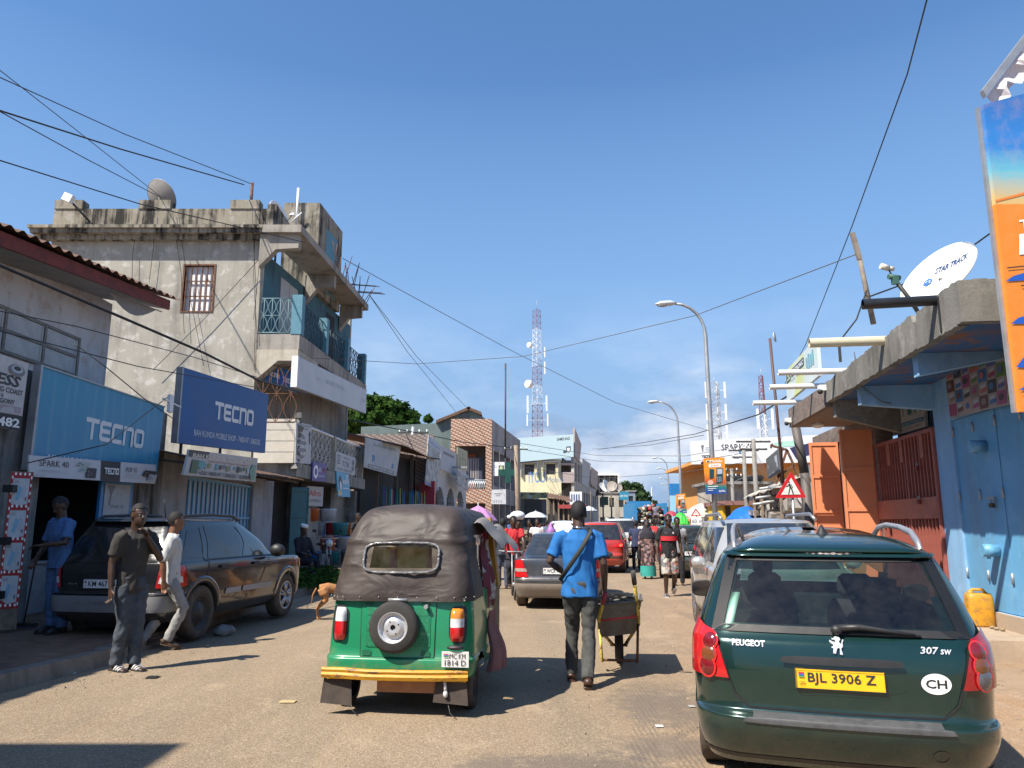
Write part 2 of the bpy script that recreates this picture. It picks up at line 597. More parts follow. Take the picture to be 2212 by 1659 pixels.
def block_word(p,a,b,w,h,mat):
 """the squared rounded five-letter word of the phone shops: T E C n O"""
 t=0.235*h*p.h
 def loc(pts,k):
  cw=w*p.w/5.0
  q=stroke([(k*cw+x*cw,y*h*p.h)for x,y in pts],t)
  return[[(a+x/p.w,b+y/p.h)for x,y in poly]for poly in q]
 off=p.next();oo=[off]
 def put(poly):
  oo[0]+=.0003;p.poly(poly,mat,oo[0])
 L=[[(0.02,.93),(.86,.93)],[(.44,.93),(.44,0.06)]]
 for q in L:
  for poly in loc(q,0):put(poly)
 for poly in loc(rounded_c(.12,.08,.84,.92,.16,'c'),1):put(poly)
 for poly in loc([(.14,.5),(.78,.5)],1):put(poly)
 for poly in loc(rounded_c(.12,.08,.84,.92,.16,'c'),2):put(poly)
 for poly in loc(rounded_c(.12,.05,.84,.92,.16,'n'),3):put(poly)
 for poly in loc(rounded_c(.12,.08,.84,.92,.16,'o'),4):put(poly)
def phone(p,a,b,w,h,mat,lensm,tilt=0.0):
 """a printed phone back with its camera dots"""
 def rot(x,y):
  return(a+w*(x+tilt*y),b+h*(y-tilt*0.35*x))
 p.poly([rot(0.06,0),rot(.94,0),rot(1,.06),rot(1,.94),rot(.94,1),rot(.06,1),rot(0,.94),rot(0,.06)],mat)
 for cx,cy in((.2,.25),(.2,.6),(.45,.42)):
  c=rot(cx,cy)
  p.ellipse(c[0],c[1],0.016*w/0.16,0.09*h,lensm,8)
def holes_wall(mb,o,d,L,z0,z1,th,holes,m=0):
 """upright wall from o along d; holes are (a0, a1, b0, b1) in metres along / height above ground"""
 d=V((d[0],d[1],0)).normalized()
 n=V((-d.y,d.x,0))*th
 o=V((o[0],o[1],0))
 xs=sorted({0,L}|{h[0]for h in holes}|{h[1]for h in holes})
 zs=sorted({z0,z1}|{h[2]for h in holes}|{h[3]for h in holes})
 xs=[x for x in xs if 0<=x<=L];zs=[z for z in zs if z0<=z<=z1]
 for i in range(len(xs)-1):
  run=None
  for j in range(len(zs)-1):
   cx,cz=(xs[i]+xs[i+1])/2,(zs[j]+zs[j+1])/2
   if any(h[0]<cx<h[1]and h[2]<cz<h[3]for h in holes):
    if run is not None:_cell(mb,o,d,n,xs[i],xs[i+1],run,zs[j],m);run=None
   elif run is None:
    run=zs[j]
  if run is not None:_cell(mb,o,d,n,xs[i],xs[i+1],run,zs[-1],m)
def _cell(mb,o,d,n,x0,x1,z0,z1,m):
 q=[o+d*x0,o+d*x1,o+d*x1+n,o+d*x0+n]
 mb.hexa([p+V((0,0,z0))for p in q]+[p+V((0,0,z1))for p in q],m)
# --- ground, road, pavement
def ground_mat():
 s=NT('sandy_earth')
 big=s.noise(0.35,6,0.65,dist=0.6)
 mid=s.noise(2.3,7,0.7,dist=0.8)
 fine=s.noise(38,4,0.75)
 c=s.mix(s.ramp(big,0.35,0.65),(0.25,0.165,0.100),(0.31,0.225,0.150))
 c=s.mix(s.math('MULTIPLY',s.ramp(mid,0.52,0.66),0.75),c,(0.17,0.125,0.088))
 c=s.mix(s.math('MULTIPLY',s.ramp(fine,0.5,0.72),0.45),c,(0.13,0.10,0.075))
 s.bump(s.math('ADD',s.math('MULTIPLY',mid,1.0),s.math('MULTIPLY',fine,0.25)),0.55,0.03)
 return s.done(c,0.93,spec=0.2)
def road_mat():
 s=NT('dusty_asphalt')
 sp=s.n('ShaderNodeSeparateXYZ')
 s.l(s.tc.outputs['Object'],sp.inputs[0])
 x,y=sp.outputs[0],sp.outputs[1]
 big=s.noise(0.30,7,0.66,dist=0.8)
 mid=s.noise(1.6,7,0.68,dist=0.8)
 gr=s.noise(130,3,0.7)
 vo=s.n('ShaderNodeTexVoronoi');vo.inputs['Scale'].default_value=95
 s.l(s.tc.outputs['Object'],vo.inputs['Vector'])
 stone=s.n('ShaderNodeSeparateColor');s.l(vo.outputs['Color'],stone.inputs[0])
 ax=s.math('MULTIPLY_ADD',y,-0.17,x)
 right=s.ramp(s.math('ADD',ax,s.math('MULTIPLY',s.math('SUBTRACT',big,0.5),5.0)),-0.6,2.0)
 asph=s.mix(s.ramp(big,0.35,0.65),(0.245,0.178,0.114),(0.315,0.236,0.152))
 earth=s.mix(s.ramp(mid,0.38,0.62),(0.30,0.185,0.105),(0.365,0.245,0.152))
 c=s.mix(right,asph,earth)
 c=s.mix(s.math('MULTIPLY',s.ramp(s.noise(1.0,6,.7,s.mapped((1.3,.13,1),(4,2,0)),.3),.45,.68),.5),c,(0.165,0.135,0.102))
 c=s.mix(s.math('MULTIPLY',s.ramp(s.noise(.9,7,.72,s.mapped((1,.6,1),(9,5,0)),.8),.55,.62),.45),c,(0.40,0.30,0.20))
 spk=s.math('MULTIPLY',s.ramp(stone.outputs[0],0.62,0.72),s.math('MULTIPLY_ADD',right,-0.25,0.45))
 c=s.mix(spk,c,(0.115,0.092,0.070))
 c=s.mix(s.math('MULTIPLY',s.ramp(stone.outputs[1],0.78,0.9),0.35),c,(0.52,0.44,0.34))
 c=s.mix(s.math('MULTIPLY',s.ramp(gr,0.48,0.7),0.30),c,(0.16,0.122,0.088))
 patch=s.math('MULTIPLY',s.ramp(s.noise(0.8,6,0.66,s.mapped((1,0.55,1),(3.7,1.2,0))),0.50,0.60),s.math('MULTIPLY_ADD',right,0.7,0.06))
 c=s.mix(s.math('MULTIPLY',patch,0.8),c,(0.125,0.098,0.075))
 tr=s.math('SUBTRACT',s.math('MULTIPLY_ADD',y,-0.17,x),-0.06)
 def track(cx,wd):
  d=s.math('ABSOLUTE',s.math('SUBTRACT',tr,cx))
  return s.ramp(d,wd,wd*0.7)
 tread=s.n('ShaderNodeTexWave');tread.inputs['Scale'].default_value=11;tread.inputs['Distortion'].default_value=3.0;tread.inputs['Detail'].default_value=3
 s.l(s.mapped((0.7,2.2,1)),tread.inputs['Vector'])
 tk=s.math('MULTIPLY',s.math('MAXIMUM',track(0.02,0.13),track(0.33,0.11)),s.math('MULTIPLY',s.ramp(tread.outputs[1],0.35,0.7),s.ramp(y,9.4,6.5)))
 c=s.mix(s.math('MULTIPLY',s.math('MULTIPLY',tk,s.ramp(mid,0.36,0.56)),0.6),c,(0.13,0.105,0.08))
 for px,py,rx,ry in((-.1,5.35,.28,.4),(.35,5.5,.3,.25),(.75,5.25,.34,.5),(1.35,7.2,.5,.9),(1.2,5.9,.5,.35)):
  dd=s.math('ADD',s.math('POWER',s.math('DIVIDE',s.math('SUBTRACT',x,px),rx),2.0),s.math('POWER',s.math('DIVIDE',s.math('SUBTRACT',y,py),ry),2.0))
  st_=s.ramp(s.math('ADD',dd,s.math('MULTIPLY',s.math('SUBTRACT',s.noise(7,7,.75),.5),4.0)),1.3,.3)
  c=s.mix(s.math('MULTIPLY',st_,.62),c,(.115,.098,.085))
 s.bump(s.math('ADD',s.math('MULTIPLY',vo.outputs['Distance'],0.5),s.math('MULTIPLY',mid,1.2)),0.32,0.02)
 return s.done(c,0.92,spec=0.22)
gnd=MB()
gnd.quad((-900,-300,0),(900,-300,0),(900,1800,0),(-900,1800,0))
tag(gnd.build('ground',ground_mat()),'bare sandy earth around the street',kind='structure')
KERB=[V((-7.6,-12,0)),V((-6.3,0.5,0)),G(0,1500),G(235,1438),V((-4.78,11.6,0)),V((-4.72,14,0)),V((-4.62,18,0)),V((-4.1,26,0)),V((-3.3,34,0)),V((-0.2,60,0)),V((8.4,105,0)),V((16.5,140,0)),V((27,190,0))]
FAC=[V((-9.2,-12,0)),V((-7.4,8,0)),V((-7.3,22,0)),V((-6.9,25,0)),V((-6.2,34,0)),V((-1.7,60,0)),V((7.0,105,0)),V((15.0,140,0)),V((25.5,190,0))]
rd=MB()
pts=KERB+[V((46,190,0)),V((25,105,0)),V((14.2,64,0)),V((7.8,28,0)),V((5.3,12,0)),V((4.6,5,0)),V((3.0,-12,0))]
rd.add([V((p.x,p.y,0.004))for p in pts],[tuple(range(len(pts)))])
rd=MB()
def at_y(line,y):
 for a,b in zip(line,line[1:]):
  if a.y<=y<=b.y:
   return lerp(a.x,b.x,(y-a.y)/(b.y-a.y))
 return line[-1].x
REDGE=[V((3.0,-12,0)),V((4.6,5,0)),V((5.3,12,0)),V((7.8,28,0)),V((14.2,64,0)),V((25,105,0)),V((46,190,0))]
ys=sorted({p.y for p in KERB}|{p.y for p in REDGE})
for a,b in zip(ys,ys[1:]):
 rd.quad((at_y(KERB,a),a,.004),(at_y(REDGE,a),a,.004),(at_y(REDGE,b),b,.004),(at_y(KERB,b),b,.004))
tag(rd.build('road',road_mat()),'dusty brown asphalt street',kind='structure')
M['kerb']=render_wall('kerb_concrete',(0.24,0.20,0.165),(0.075,0.06,0.05),amount=0.6,bump=1.0)
kb,pv=MB(),MB()
KZ=0.17
def offs(line,k,d):
 a=line[max(k-1,0)];b=line[min(k+1,len(line)-1)]
 t=(b-a).normalized()
 return line[k]+V((-t.y,t.x,0))*d
for k in range(len(KERB)-1):
 a,b,c,d=KERB[k],KERB[k+1],offs(KERB,k+1,.22),offs(KERB,k,.22)
 n=max(1,int((b-a).length/0.5))
 for i in range(n if KERB[k].y<40 else 1):
  nn=n if KERB[k].y<40 else 1
  f0,f1=i/nn,(i+1)/nn
  h0=KZ+(rnd(-.015,.01)if KERB[k].y<40 else 0)
  q=[a.lerp(b,f0),a.lerp(b,f1),d.lerp(c,f1),d.lerp(c,f0)]
  top=[a.lerp(b,f0)+V((-0.05,0,0)),a.lerp(b,f1)+V((-0.05,0,0)),d.lerp(c,f1),d.lerp(c,f0)]
  kb.hexa([p+V((0,0,-.05))for p in q]+[p+V((0,0,h0))for p in top])
 f0,f1=V((at_y(FAC,KERB[k].y)-8,KERB[k].y,0)),V((at_y(FAC,KERB[k+1].y)-8,KERB[k+1].y,0))
 pv.quad(d+V((0,0,KZ-.012)),c+V((0,0,KZ-.012)),f1+V((0,0,KZ-.012)),f0+V((0,0,KZ-.012)))
tag(kb.build('kerb',M['kerb']),'worn concrete kerb along the left pavement',kind='structure')
M['pavement']=render_wall('pavement_earth',(0.21,0.125,0.085),(0.07,0.045,0.034),light=(0.28,0.19,0.14),amount=0.5,bump=0.9)
tag(pv.build('pavement',M['pavement']),'red-brown earth pavement in front of the left shops',kind='structure')
# --- left row: the near white building with the red fascia
X1=-9.3
M['wallwhite']=render_wall('flaking_white_render',(0.60,0.60,0.60),(0.34,0.25,0.19),(0.44,0.33,0.25),amount=0.28,streak=0.5,patch=0.55)
M['shutter']=plain('greyed_metal_shutter',(0.44,0.44,0.43),0.6,var=0.18,scale=3)
M['frame_grey']=plain('rusted_grey_frame',(0.20,0.185,0.165),0.7,var=0.35,scale=10)
M['fascia']=plain('red_stained_timber',(0.165,0.033,0.025),0.75,var=0.45,scale=5,bump=0.3)
M['soffit']=plain('grey_soffit_board',(0.27,0.265,0.26),0.85,var=0.18,scale=2)
M['corrug']=plain('rusted_corrugated_iron',(0.13,0.075,0.05),0.8,0.2,var=0.5,scale=4,bump=0.2)
wb=thing('white_building','white two-storey building with red roof fascia and metal shutter panels, at the left edge','building',(X1,9,0))
ye=PX(235,740,X1).y
m=MB()
m.bb((X1-7,1.0,3.9),(X1,ye,6.62))
m.bb((X1-7,1.0,0.0),(X1+0.02-1.2,ye,3.9))
m.build('wall',M['wallwhite'],wb)
a=PX(0,655,X1);b=PX(166,790,X1)
z1=PX(100,705,X1).z;z0=PX(160,812,X1).z
y0,y1=8.7,PX(166,740,X1).y
fr=MB()
ncol,nrow=6,2
for i in range(ncol+1):
 y=lerp(y0,y1,i/ncol)
 fr.bb((X1+.003,y-.035,z0-.03),(X1+.07,y+.035,z1+.03))
for j in range(nrow+1):
 z=lerp(z0,z1,j/nrow)
 for i in range(ncol):
  fr.bb((X1+.004,lerp(y0,y1,i/ncol)+.036,z-.03),(X1+.065,lerp(y0,y1,(i+1)/ncol)-.036,z+.03))
win=fr.build('shutter_window',M['frame_grey'],wb)
pm=MB();pw=(y1-y0)/ncol-.09;ph=(z1-z0)/nrow-.07
pm.bb((0,-pw/2,-ph/2),(.03,pw/2,ph/2));pm.bb((.03,-pw/2,-ph/2),(.042,-pw/2+.05,ph/2));pm.bb((.03,pw/2-.05,-ph/2),(.042,pw/2,ph/2))
first=None
for i in range(ncol):
 for j in range(nrow):
  loc=V((X1+.008,lerp(y0,y1,(i+.5)/ncol),lerp(z0,z1,(j+.5)/nrow)))-wb.location
  if first is None:
   first=pm.build('shutter_panel',M['shutter'],win,world=False);first.location=loc
  else:
   share(first,'shutter_panel',win,Matrix.Translation(loc))
XE=-8.2
e1=PX(368,652,XE);ez=6.15
ye2=e1.y
tilt=0.0
def fz(y):return lerp(PX(0,500,XE).z,e1.z,(y-PX(0,500,XE).y)/(e1.y-PX(0,500,XE).y))
m=MB()
yA=2.0
m.hexa([V((XE-.06,yA,fz(yA)-.26)),V((XE,yA,fz(yA)-.26)),V((XE,ye2,fz(ye2)-.2)),V((XE-.06,ye2,fz(ye2)-.2)),V((XE-.06,yA,fz(yA))),V((XE,yA,fz(yA))),V((XE,ye2,fz(ye2)+.03)),V((XE-.06,ye2,fz(ye2)+.03))])
m.build('fascia',M['fascia'],wb)
m=MB()
m.hexa([V((X1-.1,yA,fz(yA)-.18)),V((XE-.062,yA,fz(yA)-.22)),V((XE-.062,ye2-.05,fz(ye2)-.2)),V((X1-.1,ye2-.9,fz(ye2)-.18)),V((X1-.1,yA,fz(yA)-.15)),V((XE-.062,yA,fz(yA)-.19)),V((XE-.062,ye2-.05,fz(ye2)-.17)),V((X1-.1,ye2-.9,fz(ye2)-.15))])
q0=PX(232,628,XE-.35);q1=PX(345,668,XE-.35)
for k in range(8):
 f0,f1=k/8,(k+1)/8
 zz=lambda f:-0.30*sin(pi*min(1,f*1.15))
 m.quad(V((XE-.30,lerp(q0.y,q1.y,f0),fz(lerp(q0.y,q1.y,f0))-.22+zz(f0))),V((XE-.30,lerp(q0.y,q1.y,f1),fz(lerp(q0.y,q1.y,f1))-.22+zz(f1))),V((XE-.28,lerp(q0.y,q1.y,f1),fz(lerp(q0.y,q1.y,f1))-.2)),V((XE-.28,lerp(q0.y,q1.y,f0),fz(lerp(q0.y,q1.y,f0))-.2)))
m.build('soffit',M['soffit'],wb)
m=MB()
nx=190
def rf(u,v):
 y=lerp(yA,ye2+.18,u);x=lerp(XE+.16,X1-3.0,v)
 return V((x,y,fz(min(y,ye2))+.075+.035*sin(u*nx*1.6)+v*1.1))
m.grid(rf,420,3)
m.build('roof',M['corrug'],wb)
XS=-7.35
M['dirtyconc']=render_wall('mouldy_concrete',(0.27,0.26,0.245),(0.045,0.045,0.04),amount=0.75,streak=0.9,patch=0.5)
sh=thing('phone_shop','dark open phone shop under the light blue sign','shop',(XS,12,0))
oa=PX(78,1100,XS).y;ob=PX(238,1100,XS).y;oc=PX(345,1100,XS).y
m=MB()
holes_wall(m,(XS,2.0),(0,1),oc-2.0+.0,0,3.9,.25,[(oa-2.0,ob-2.0,0,2.42)])
m.build('wall',M['dirtyconc'],sh)
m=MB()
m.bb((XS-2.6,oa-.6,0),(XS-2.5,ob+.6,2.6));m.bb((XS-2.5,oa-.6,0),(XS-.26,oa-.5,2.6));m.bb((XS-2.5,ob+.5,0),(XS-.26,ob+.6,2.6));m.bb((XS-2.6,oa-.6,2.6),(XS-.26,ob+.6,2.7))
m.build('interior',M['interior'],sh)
m=MB()
for z in(.8,1.25,1.7,2.1):
 m.bb((XS-2.45,oa-.3,z),(XS-2.1,ob+.3,z+.03))
m.build('shelf',M['darkwood'],sh)
m=MB()
m.bb((XS-.85,oa+.35,.16),(XS-.45,oa+1.25,.95));m.bb((XS-.9,oa+.3,.95),(XS-.4,oa+1.3,.99))
tag(m.build('shop_counter',plain('pale_counter',(0.30,0.30,0.31),.6)),'grey counter standing inside the dark phone shop','counter')
for k in range(5):
 m=MB();m.bb((XS-2.4,oa+.2+k*.5,.83+.45*(k%3)),(XS-2.15,oa+.55+k*.5,1.1+.45*(k%3)))
 tag(m.build('shelf_box',plain('box_tone_%d'%k,[(.4,.4,.42),(.1,.2,.35),(.45,.35,.1),(.35,.08,.07),(.2,.3,.3)][k],.6)),'small %s carton on the shelf inside the phone shop'%['white','blue','yellow','red','teal'][k],'box','cartons on the shop shelf')
def poster_leaf(name,label,a,b,z0,z1,X,y_off,frame_m):
 t=thing(name,label,'poster board',(X,a,z0))
 p=Panel((X,a,z0),(X,b,z0),(X,b,z1),(X,a,z1),.05)
 p.board('board',frame_m,t)
 return t,p
t,p=poster_leaf('poster_board','blue framed door leaf with two phone posters behind the man in black',PX(214,1100,XS+.12).y,PX(283,1100,XS+.12).y,KZ,2.42,XS+.12,0,plain('blue_paint',(0.03,0.20,0.42),.5))
M['paper']=plain('poster_paper',(0.42,0.42,0.41),.7,var=.1)
M['ink_grey']=flat('grey_ink',(0.16,0.16,0.17));M['ink_blue']=flat('blue_ink',(0.05,0.09,0.22));M['ink_pale']=flat('pale_ink',(0.42,0.46,0.52))
for b0,b1 in((.06,.47),(.52,.95)):
 p.rect(.1,b0,.9,b1,M['paper'])
 h=b1-b0
 p.text('SPARK 40',.3,b0+h*.55,.028,M['black_print'],width=.42)
 p.rects([(.28,b0+h*.36,.5,b0+h*.42),(.42,b0+h*.33,.62,b0+h*.40)],M['ink_pale'])
 p.poly([(.55,b0+h*.30),(.82,b0+h*.33),(.84,b0+h*.44),(.58,b0+h*.42)],M['ink_blue'])
 p.poly([(.16,b0+h*.97),(.42,b0+h*.97),(.32,b0+h*.82),(.28,b0+h*.6),(.24,b0+h*.6),(.26,b0+h*.82)],M['ink_grey'])
p.prints(t)
def rays_panel(a,b,us,vs,th=.05):
 """panel on the vertical plane through ground points a, b; us/vs are bl br tr tl in photo coordinates"""
 return Panel(*[PL(u,v,a,b)for u,v in zip(us,vs)],th)
M['redtape']=plain('red_tape',(0.38,0.012,0.02),.5)
t=thing('poster_door','open shop door covered with A90 phone posters edged in red printed tape','door',G(10,1345,KZ))
ga,gb=V((-7.33,10.15,0)),V((-6.55,10.75,0))
p=rays_panel(ga,gb,(-2,53,73,24),(1345,1332,1020,1018))
p.c[0].z=p.c[1].z=KZ+.03;p.c[1].x,p.c[1].y=p.c[2].x,p.c[2].y;p.c[0].x,p.c[0].y=p.c[3].x,p.c[3].y
p.board('leaf',plain('rusty_door_leaf',(0.20,0.15,0.11),.8,var=.5,scale=5),t)
p.rect(0.03,.13,.97,.995,M['redtape'])
white_ring=M['white_print']
for k in range(4):
 b0=.17+k*.207;b1=b0+.165
 p.poly([(.14,b0+.02*(k==0)),(.5,b0-.01),(.86,b0),(.86,b1),(.14,b1)],plain('poster_pale',(0.50,0.53,0.55),.6))
 p.text('A90',.2,b1-.035,.022,M['ink_grey'],width=.2)
 p.poly([(.3,b0+.03),(.45,b0+.02),(.58,b0+.1),(.42,b0+.12)],flat('pale_blue_ink',(0.20,0.42,0.55)))
 p.poly([(.5,b0+.05),(.66,b0+.03),(.76,b0+.10),(.6,b0+.125)],M['ink_pale'])
 p.rect(.72,b0+.02,.8,b0+.045,M['ink_grey'])
for k in range(17):
 for a_ in(.085,.915):
  p.ellipse(a_,.16+k*.05,.035,.012,white_ring,8)
for k in range(5):
 for q in range(4):
  p.ellipse(.2+q*.2,.155+k*.207,.05,.010,white_ring,8)
p.prints(t,'posters')
m=MB()
for z in(.7,1.5,2.3):
 c=p.pt(.02,(z-KZ)/2.4,.05);m.box(c,(.14,.1,.1))
m.build('latch',M['black'],t)
pa,pb=(-7.12,11.3,0),(-7.12,15.4,0)
t=thing('shop_sign','large light blue phone shop sign reading MKJ mobile shop','sign',PL(92,793,pa,pb))
p=rays_panel(pa,pb,(64,337,355,91),(1015,1040,880,792),.10)
s=NT('faded_light_blue_vinyl')
st=s.ramp(s.noise(1.0,6,.65,s.mapped((1,5,.35))),.5,.75)
sp_=s.n('ShaderNodeSeparateXYZ');s.l(s.tc.outputs['Object'],sp_.inputs[0])
vinyl=s.done(s.mix(s.math('MULTIPLY',st,.45),(0.025,0.235,0.40),(0.22,0.44,0.48)),.45)
p.board('board',vinyl,t)
M['sign_white']=flat('sign_white',(0.70,0.71,0.72))
block_word(p,.335,.40,.49,.215,M['sign_white'])
p.text('MKJ MOBILE SHOP - 2667609 / 3829213',.10,.095,.078,M['sign_white'],width=.86)
p.prints(t)
m=MB()
for a_,b_ in((0,0),):
 m.board(p.pt(-.012,0,.02),p.pt(0,0,.02),p.pt(0,1,.02),p.pt(-.012,1,.02),.12)
 m.board(p.pt(-.012,1,.02),p.pt(1,1,.02),p.pt(1,1.015,.02),p.pt(-.012,1.015,.02),.12)
m.build('edge_frame',M['steel'],t)
t=thing('strip_banner','white strip banner of phones with a black middle field under the light blue sign','banner',PL(62,1030,(-6.98,11.3,0),(-6.98,15.4,0)))
p=rays_panel((-6.98,11.3,0),(-6.98,15.4,0),(62,335,337,63),(1029,1045,1004,983),.02)
p.board('cloth',plain('banner_vinyl',(0.55,0.555,0.57),.5,var=.06),t)
p.rect(.49,0.0,.655,1.0,plain('banner_black',(0.02,0.022,0.028),.5))
p.text('SPARK 40',.06,.52,.30,M['black_print'],width=.19)
p.rects([(.06,.32,.2,.36),(.06,.25,.24,.28),(.03,.08,.1,.12)],M['ink_pale'])
phone(p,.29,.62,.10,.26,flat('pale_phone',(0.40,0.44,0.42)),M['black_print'],.3)
phone(p,.315,.38,.09,.2,flat('pale_green_phone',(0.40,0.52,0.48)),M['black_print'],.3)
phone(p,.37,.1,.075,.5,flat('dark_phone',(0.03,0.03,0.04)),M['ink_grey'],.1)
block_word(p,.515,.35,.115,.3,M['white_print'])
p.text('POP 10',.70,.5,.26,M['black_print'],width=.10)
p.rects([(.69,.36,.82,.4),(.67,.22,.85,.25)],M['ink_pale'])
phone(p,.85,.35,.12,.32,flat('dark_phone',(0.03,0.03,0.04)),M['ink_grey'],.25)
phone(p,.9,.12,.08,.36,M['ink_pale'],M['black_print'],.3)
p.prints(t)
t=thing('shop_sign','black and white wire shop sign cut by the left edge, beside the light blue sign','sign',PL(60,930,(-7.12,9,0),(-7.12,11,0)))
qa,qb=(-7.12,8.6,0),(-7.12,11.1,0)
p=rays_panel(qa,qb,(-150,44,62,-135),(905,930,785,720),.06)
p.board('board',plain('worn_white_board',(0.50,0.49,0.48),.7,var=.15),t)
p.rect(0,0,1,.21,plain('sign_black',(0.022,0.025,0.032),.6))
p.text('BUSINESS',.93,.60,.16,M['black_print'],width=.86,bold=.03,align='R',shear=.25)
p.text('WARGA SMILING COAST',.97,.50,.075,M['black_print'],width=.75,bold=.015,align='R')
p.text('&',.72,.43,.05,M['black_print'],align='C')
p.text('WARGA ARGONY',.88,.345,.07,M['black_print'],width=.5,bold=.015,align='R')
p.rect(.3,.215,.97,.33,printed('faded_print',(0.40,0.38,0.40),(0.30,0.22,0.24),(0.50,0.49,0.50),5))
p.text('7482',.97,.03,.13,M['white_print'],width=.36,bold=.03,align='R')
p.ellipse(.86,.84,.10,.085,M['ink_grey']);p.ellipse(.86,.86,.07,.055,M['ink_pale']);p.ellipse(.86,.87,.045,.032,M['black_print'])
p.prints(t)
# --- low shop under the dark blue sign
M['lowwall']=render_wall('stained_pale_blue_render',(0.36,0.37,0.39),(0.16,0.14,0.12),(0.46,0.45,0.44),amount=0.5,patch=.6)
ls=thing('low_shop','single-storey shop with blue grille doors under the dark blue sign','shop',(-7.4,18,0))
XS2=-7.4
yb0=oc
yd0,yd1=PX(400,1090,XS2).y,PX(545,1090,XS2).y
zt=PX(480,1036,XS2).z
m=MB()
holes_wall(m,(XS2,yb0+.01),(0,1),23.8-yb0,0,3.05,.25,[(yd0-yb0,yd1-yb0,0,zt)])
m.bb((XS2-5,yb0+.01,3.05),(XS2,23.8,3.12))
m.build('wall',M['lowwall'],ls)
M['lightblue']=plain('light_blue_gloss',(0.10,0.32,0.52),.45,var=.15,scale=3)
M['paleblue']=plain('pale_blue_sheet',(0.42,0.48,0.55),.55,var=.12,scale=2)
gd=MB()
gd.bb((XS2-.16,yd0+.02,KZ),(XS2-.12,yd1-.02,zt-.02))
door=gd.build('door',M['paleblue'],ls)
bm_=MB();bm_.bb((-.012,-.028,0),(.02,.028,zt-.1-KZ))
fst=None
nb=17
for k in range(nb):
 y=lerp(yd0+.08,yd1-.08,k/(nb-1))
 Mt=Matrix.Translation(V((XS2-.10,y,KZ+.04))-ls.location)
 if fst is None:
  fst=bm_.build('bar',M['lightblue'],door,world=False);fst.matrix_basis=Mt
 else:
  share(fst,'bar',door,Mt)
m=MB()
for z in(KZ+.06,1.1,1.75,zt-.08):
 m.bb((XS2-.075,yd0+.03,z-.03),(XS2-.05,yd1-.03,z+.03))
m.bb((XS2-.05,(yd0+yd1)/2-.1,1.3),(XS2+.0,(yd0+yd1)/2+.12,1.62))
m.build('door_rail',M['lightblue'],door)
aw=MB()
A0,A1=PX(352,955,-7.0),PX(560,1006,-6.45)
def awf(u,v):
 y=lerp(15.4,23.2,u);x=lerp(-7.4,-6.35+.1*sin(u*9),v)
 z=lerp(3.08,2.86,v)+.02*sin(u*260)+.03*sin(u*7+1)
 return V((x,y,z))
aw.grid(awf,150,2)
aw.build('awning',M['corrug'],ls)
m=MB()
for y in(15.6,17.5,19.6,21.5,23.0):
 m.bar((-7.38,y,2.9),(-6.45,y,2.80),.05)
m.bar((-6.5,15.5,2.82),(-6.5,23.2,2.82),.05)
m.build('awning_rafter',M['darkwood'],ls)
pa,pb=(-7.15,16.1,0),(-6.8,21.2,0)
t=thing('shop_sign','large dark blue phone shop sign reading BAH KUNDA mobile shop','sign',PL(395,793,pa,pb))
p=rays_panel(pa,pb,(375,561,580,396),(955,976,852,793),.12)
for i_,j_ in((0,3),(1,2)):
 p.c[i_].x,p.c[i_].y=p.c[j_].x,p.c[j_].y
p.board('board',plain('creased_dark_blue_vinyl',(0.004,0.085,0.27),.5,var=.16,scale=1.2,bump=.5,bscale=1.6),t)
block_word(p,.345,.415,.46,.235,M['sign_white'])
p.text('BAH KUNDA MOBILE SHOP - 7400147 / 3065502',.145,.125,.085,M['sign_white'],width=.77)
p.prints(t)
m=MB()
m.board(p.pt(-.012,0,.02),p.pt(0,0,.02),p.pt(0,1,.02),p.pt(-.012,1,.02),.14)
m.build('edge_frame',M['steel'],t)
m=MB()
for a_ in(.1,.5,.9):
 q=p.pt(a_,0,-.06);m.bar((q.x-.1,q.y,3.1),(q.x-.1,q.y,q.z+.1),.05)
m.build('stand',M['dusky'],t)
pa,pb=(-6.22,14.5,0),(-6.0,18.9,0)
t=thing('shop_sign','white BAH KUNDA mobile shop board with pictures and phone numbers under the rusty awning','sign',PL(405,970,pa,pb))
p=rays_panel(pa,pb,(397,552,557,410),(1026,1041,990,971),.05)
p.board('board',plain('cream_board',(0.46,0.44,0.41),.6,var=.08),t)
p.rect(0,.72,.25,1,flat('dark_brown',(0.05,0.04,0.035)))
p.text('BAH KUNDA MOBILE SHOP',.05,.70,.19,flat('cream_ink',(0.62,0.52,0.44)),width=.9,bold=.03)
p.text('Dealers in all kinds of phones and accessories',.25,.60,.07,flat('red_ink',(0.45,0.03,0.03)),width=.6)
for k in range(14):
 p.rect(.2+k*.052,.30+.05*(k%3),.235+k*.052,.52+.03*(k%2),[M['ink_grey'],flat('olive_ink',(.2,.22,.08)),M['ink_pale'],flat('teal_ink',(.1,.3,.32)),M['black_print']][k%5])
p.rect(.05,.1,.13,.62,flat('green_ink',(0.06,0.12,0.06)));p.ellipse(.17,.45,.045,.17,flat('teal_ink',(.1,.3,.32)))
p.poly([(.9,.05),(.98,.1),(.95,.6),(.99,.66),(.9,.7),(.86,.4)],flat('mid_green_ink',(0.14,0.28,0.2)))
p.text('+220 7400147 / 3065502 / 2658084',.15,.07,.15,M['black_print'],width=.74,bold=.02)
p.prints(t)
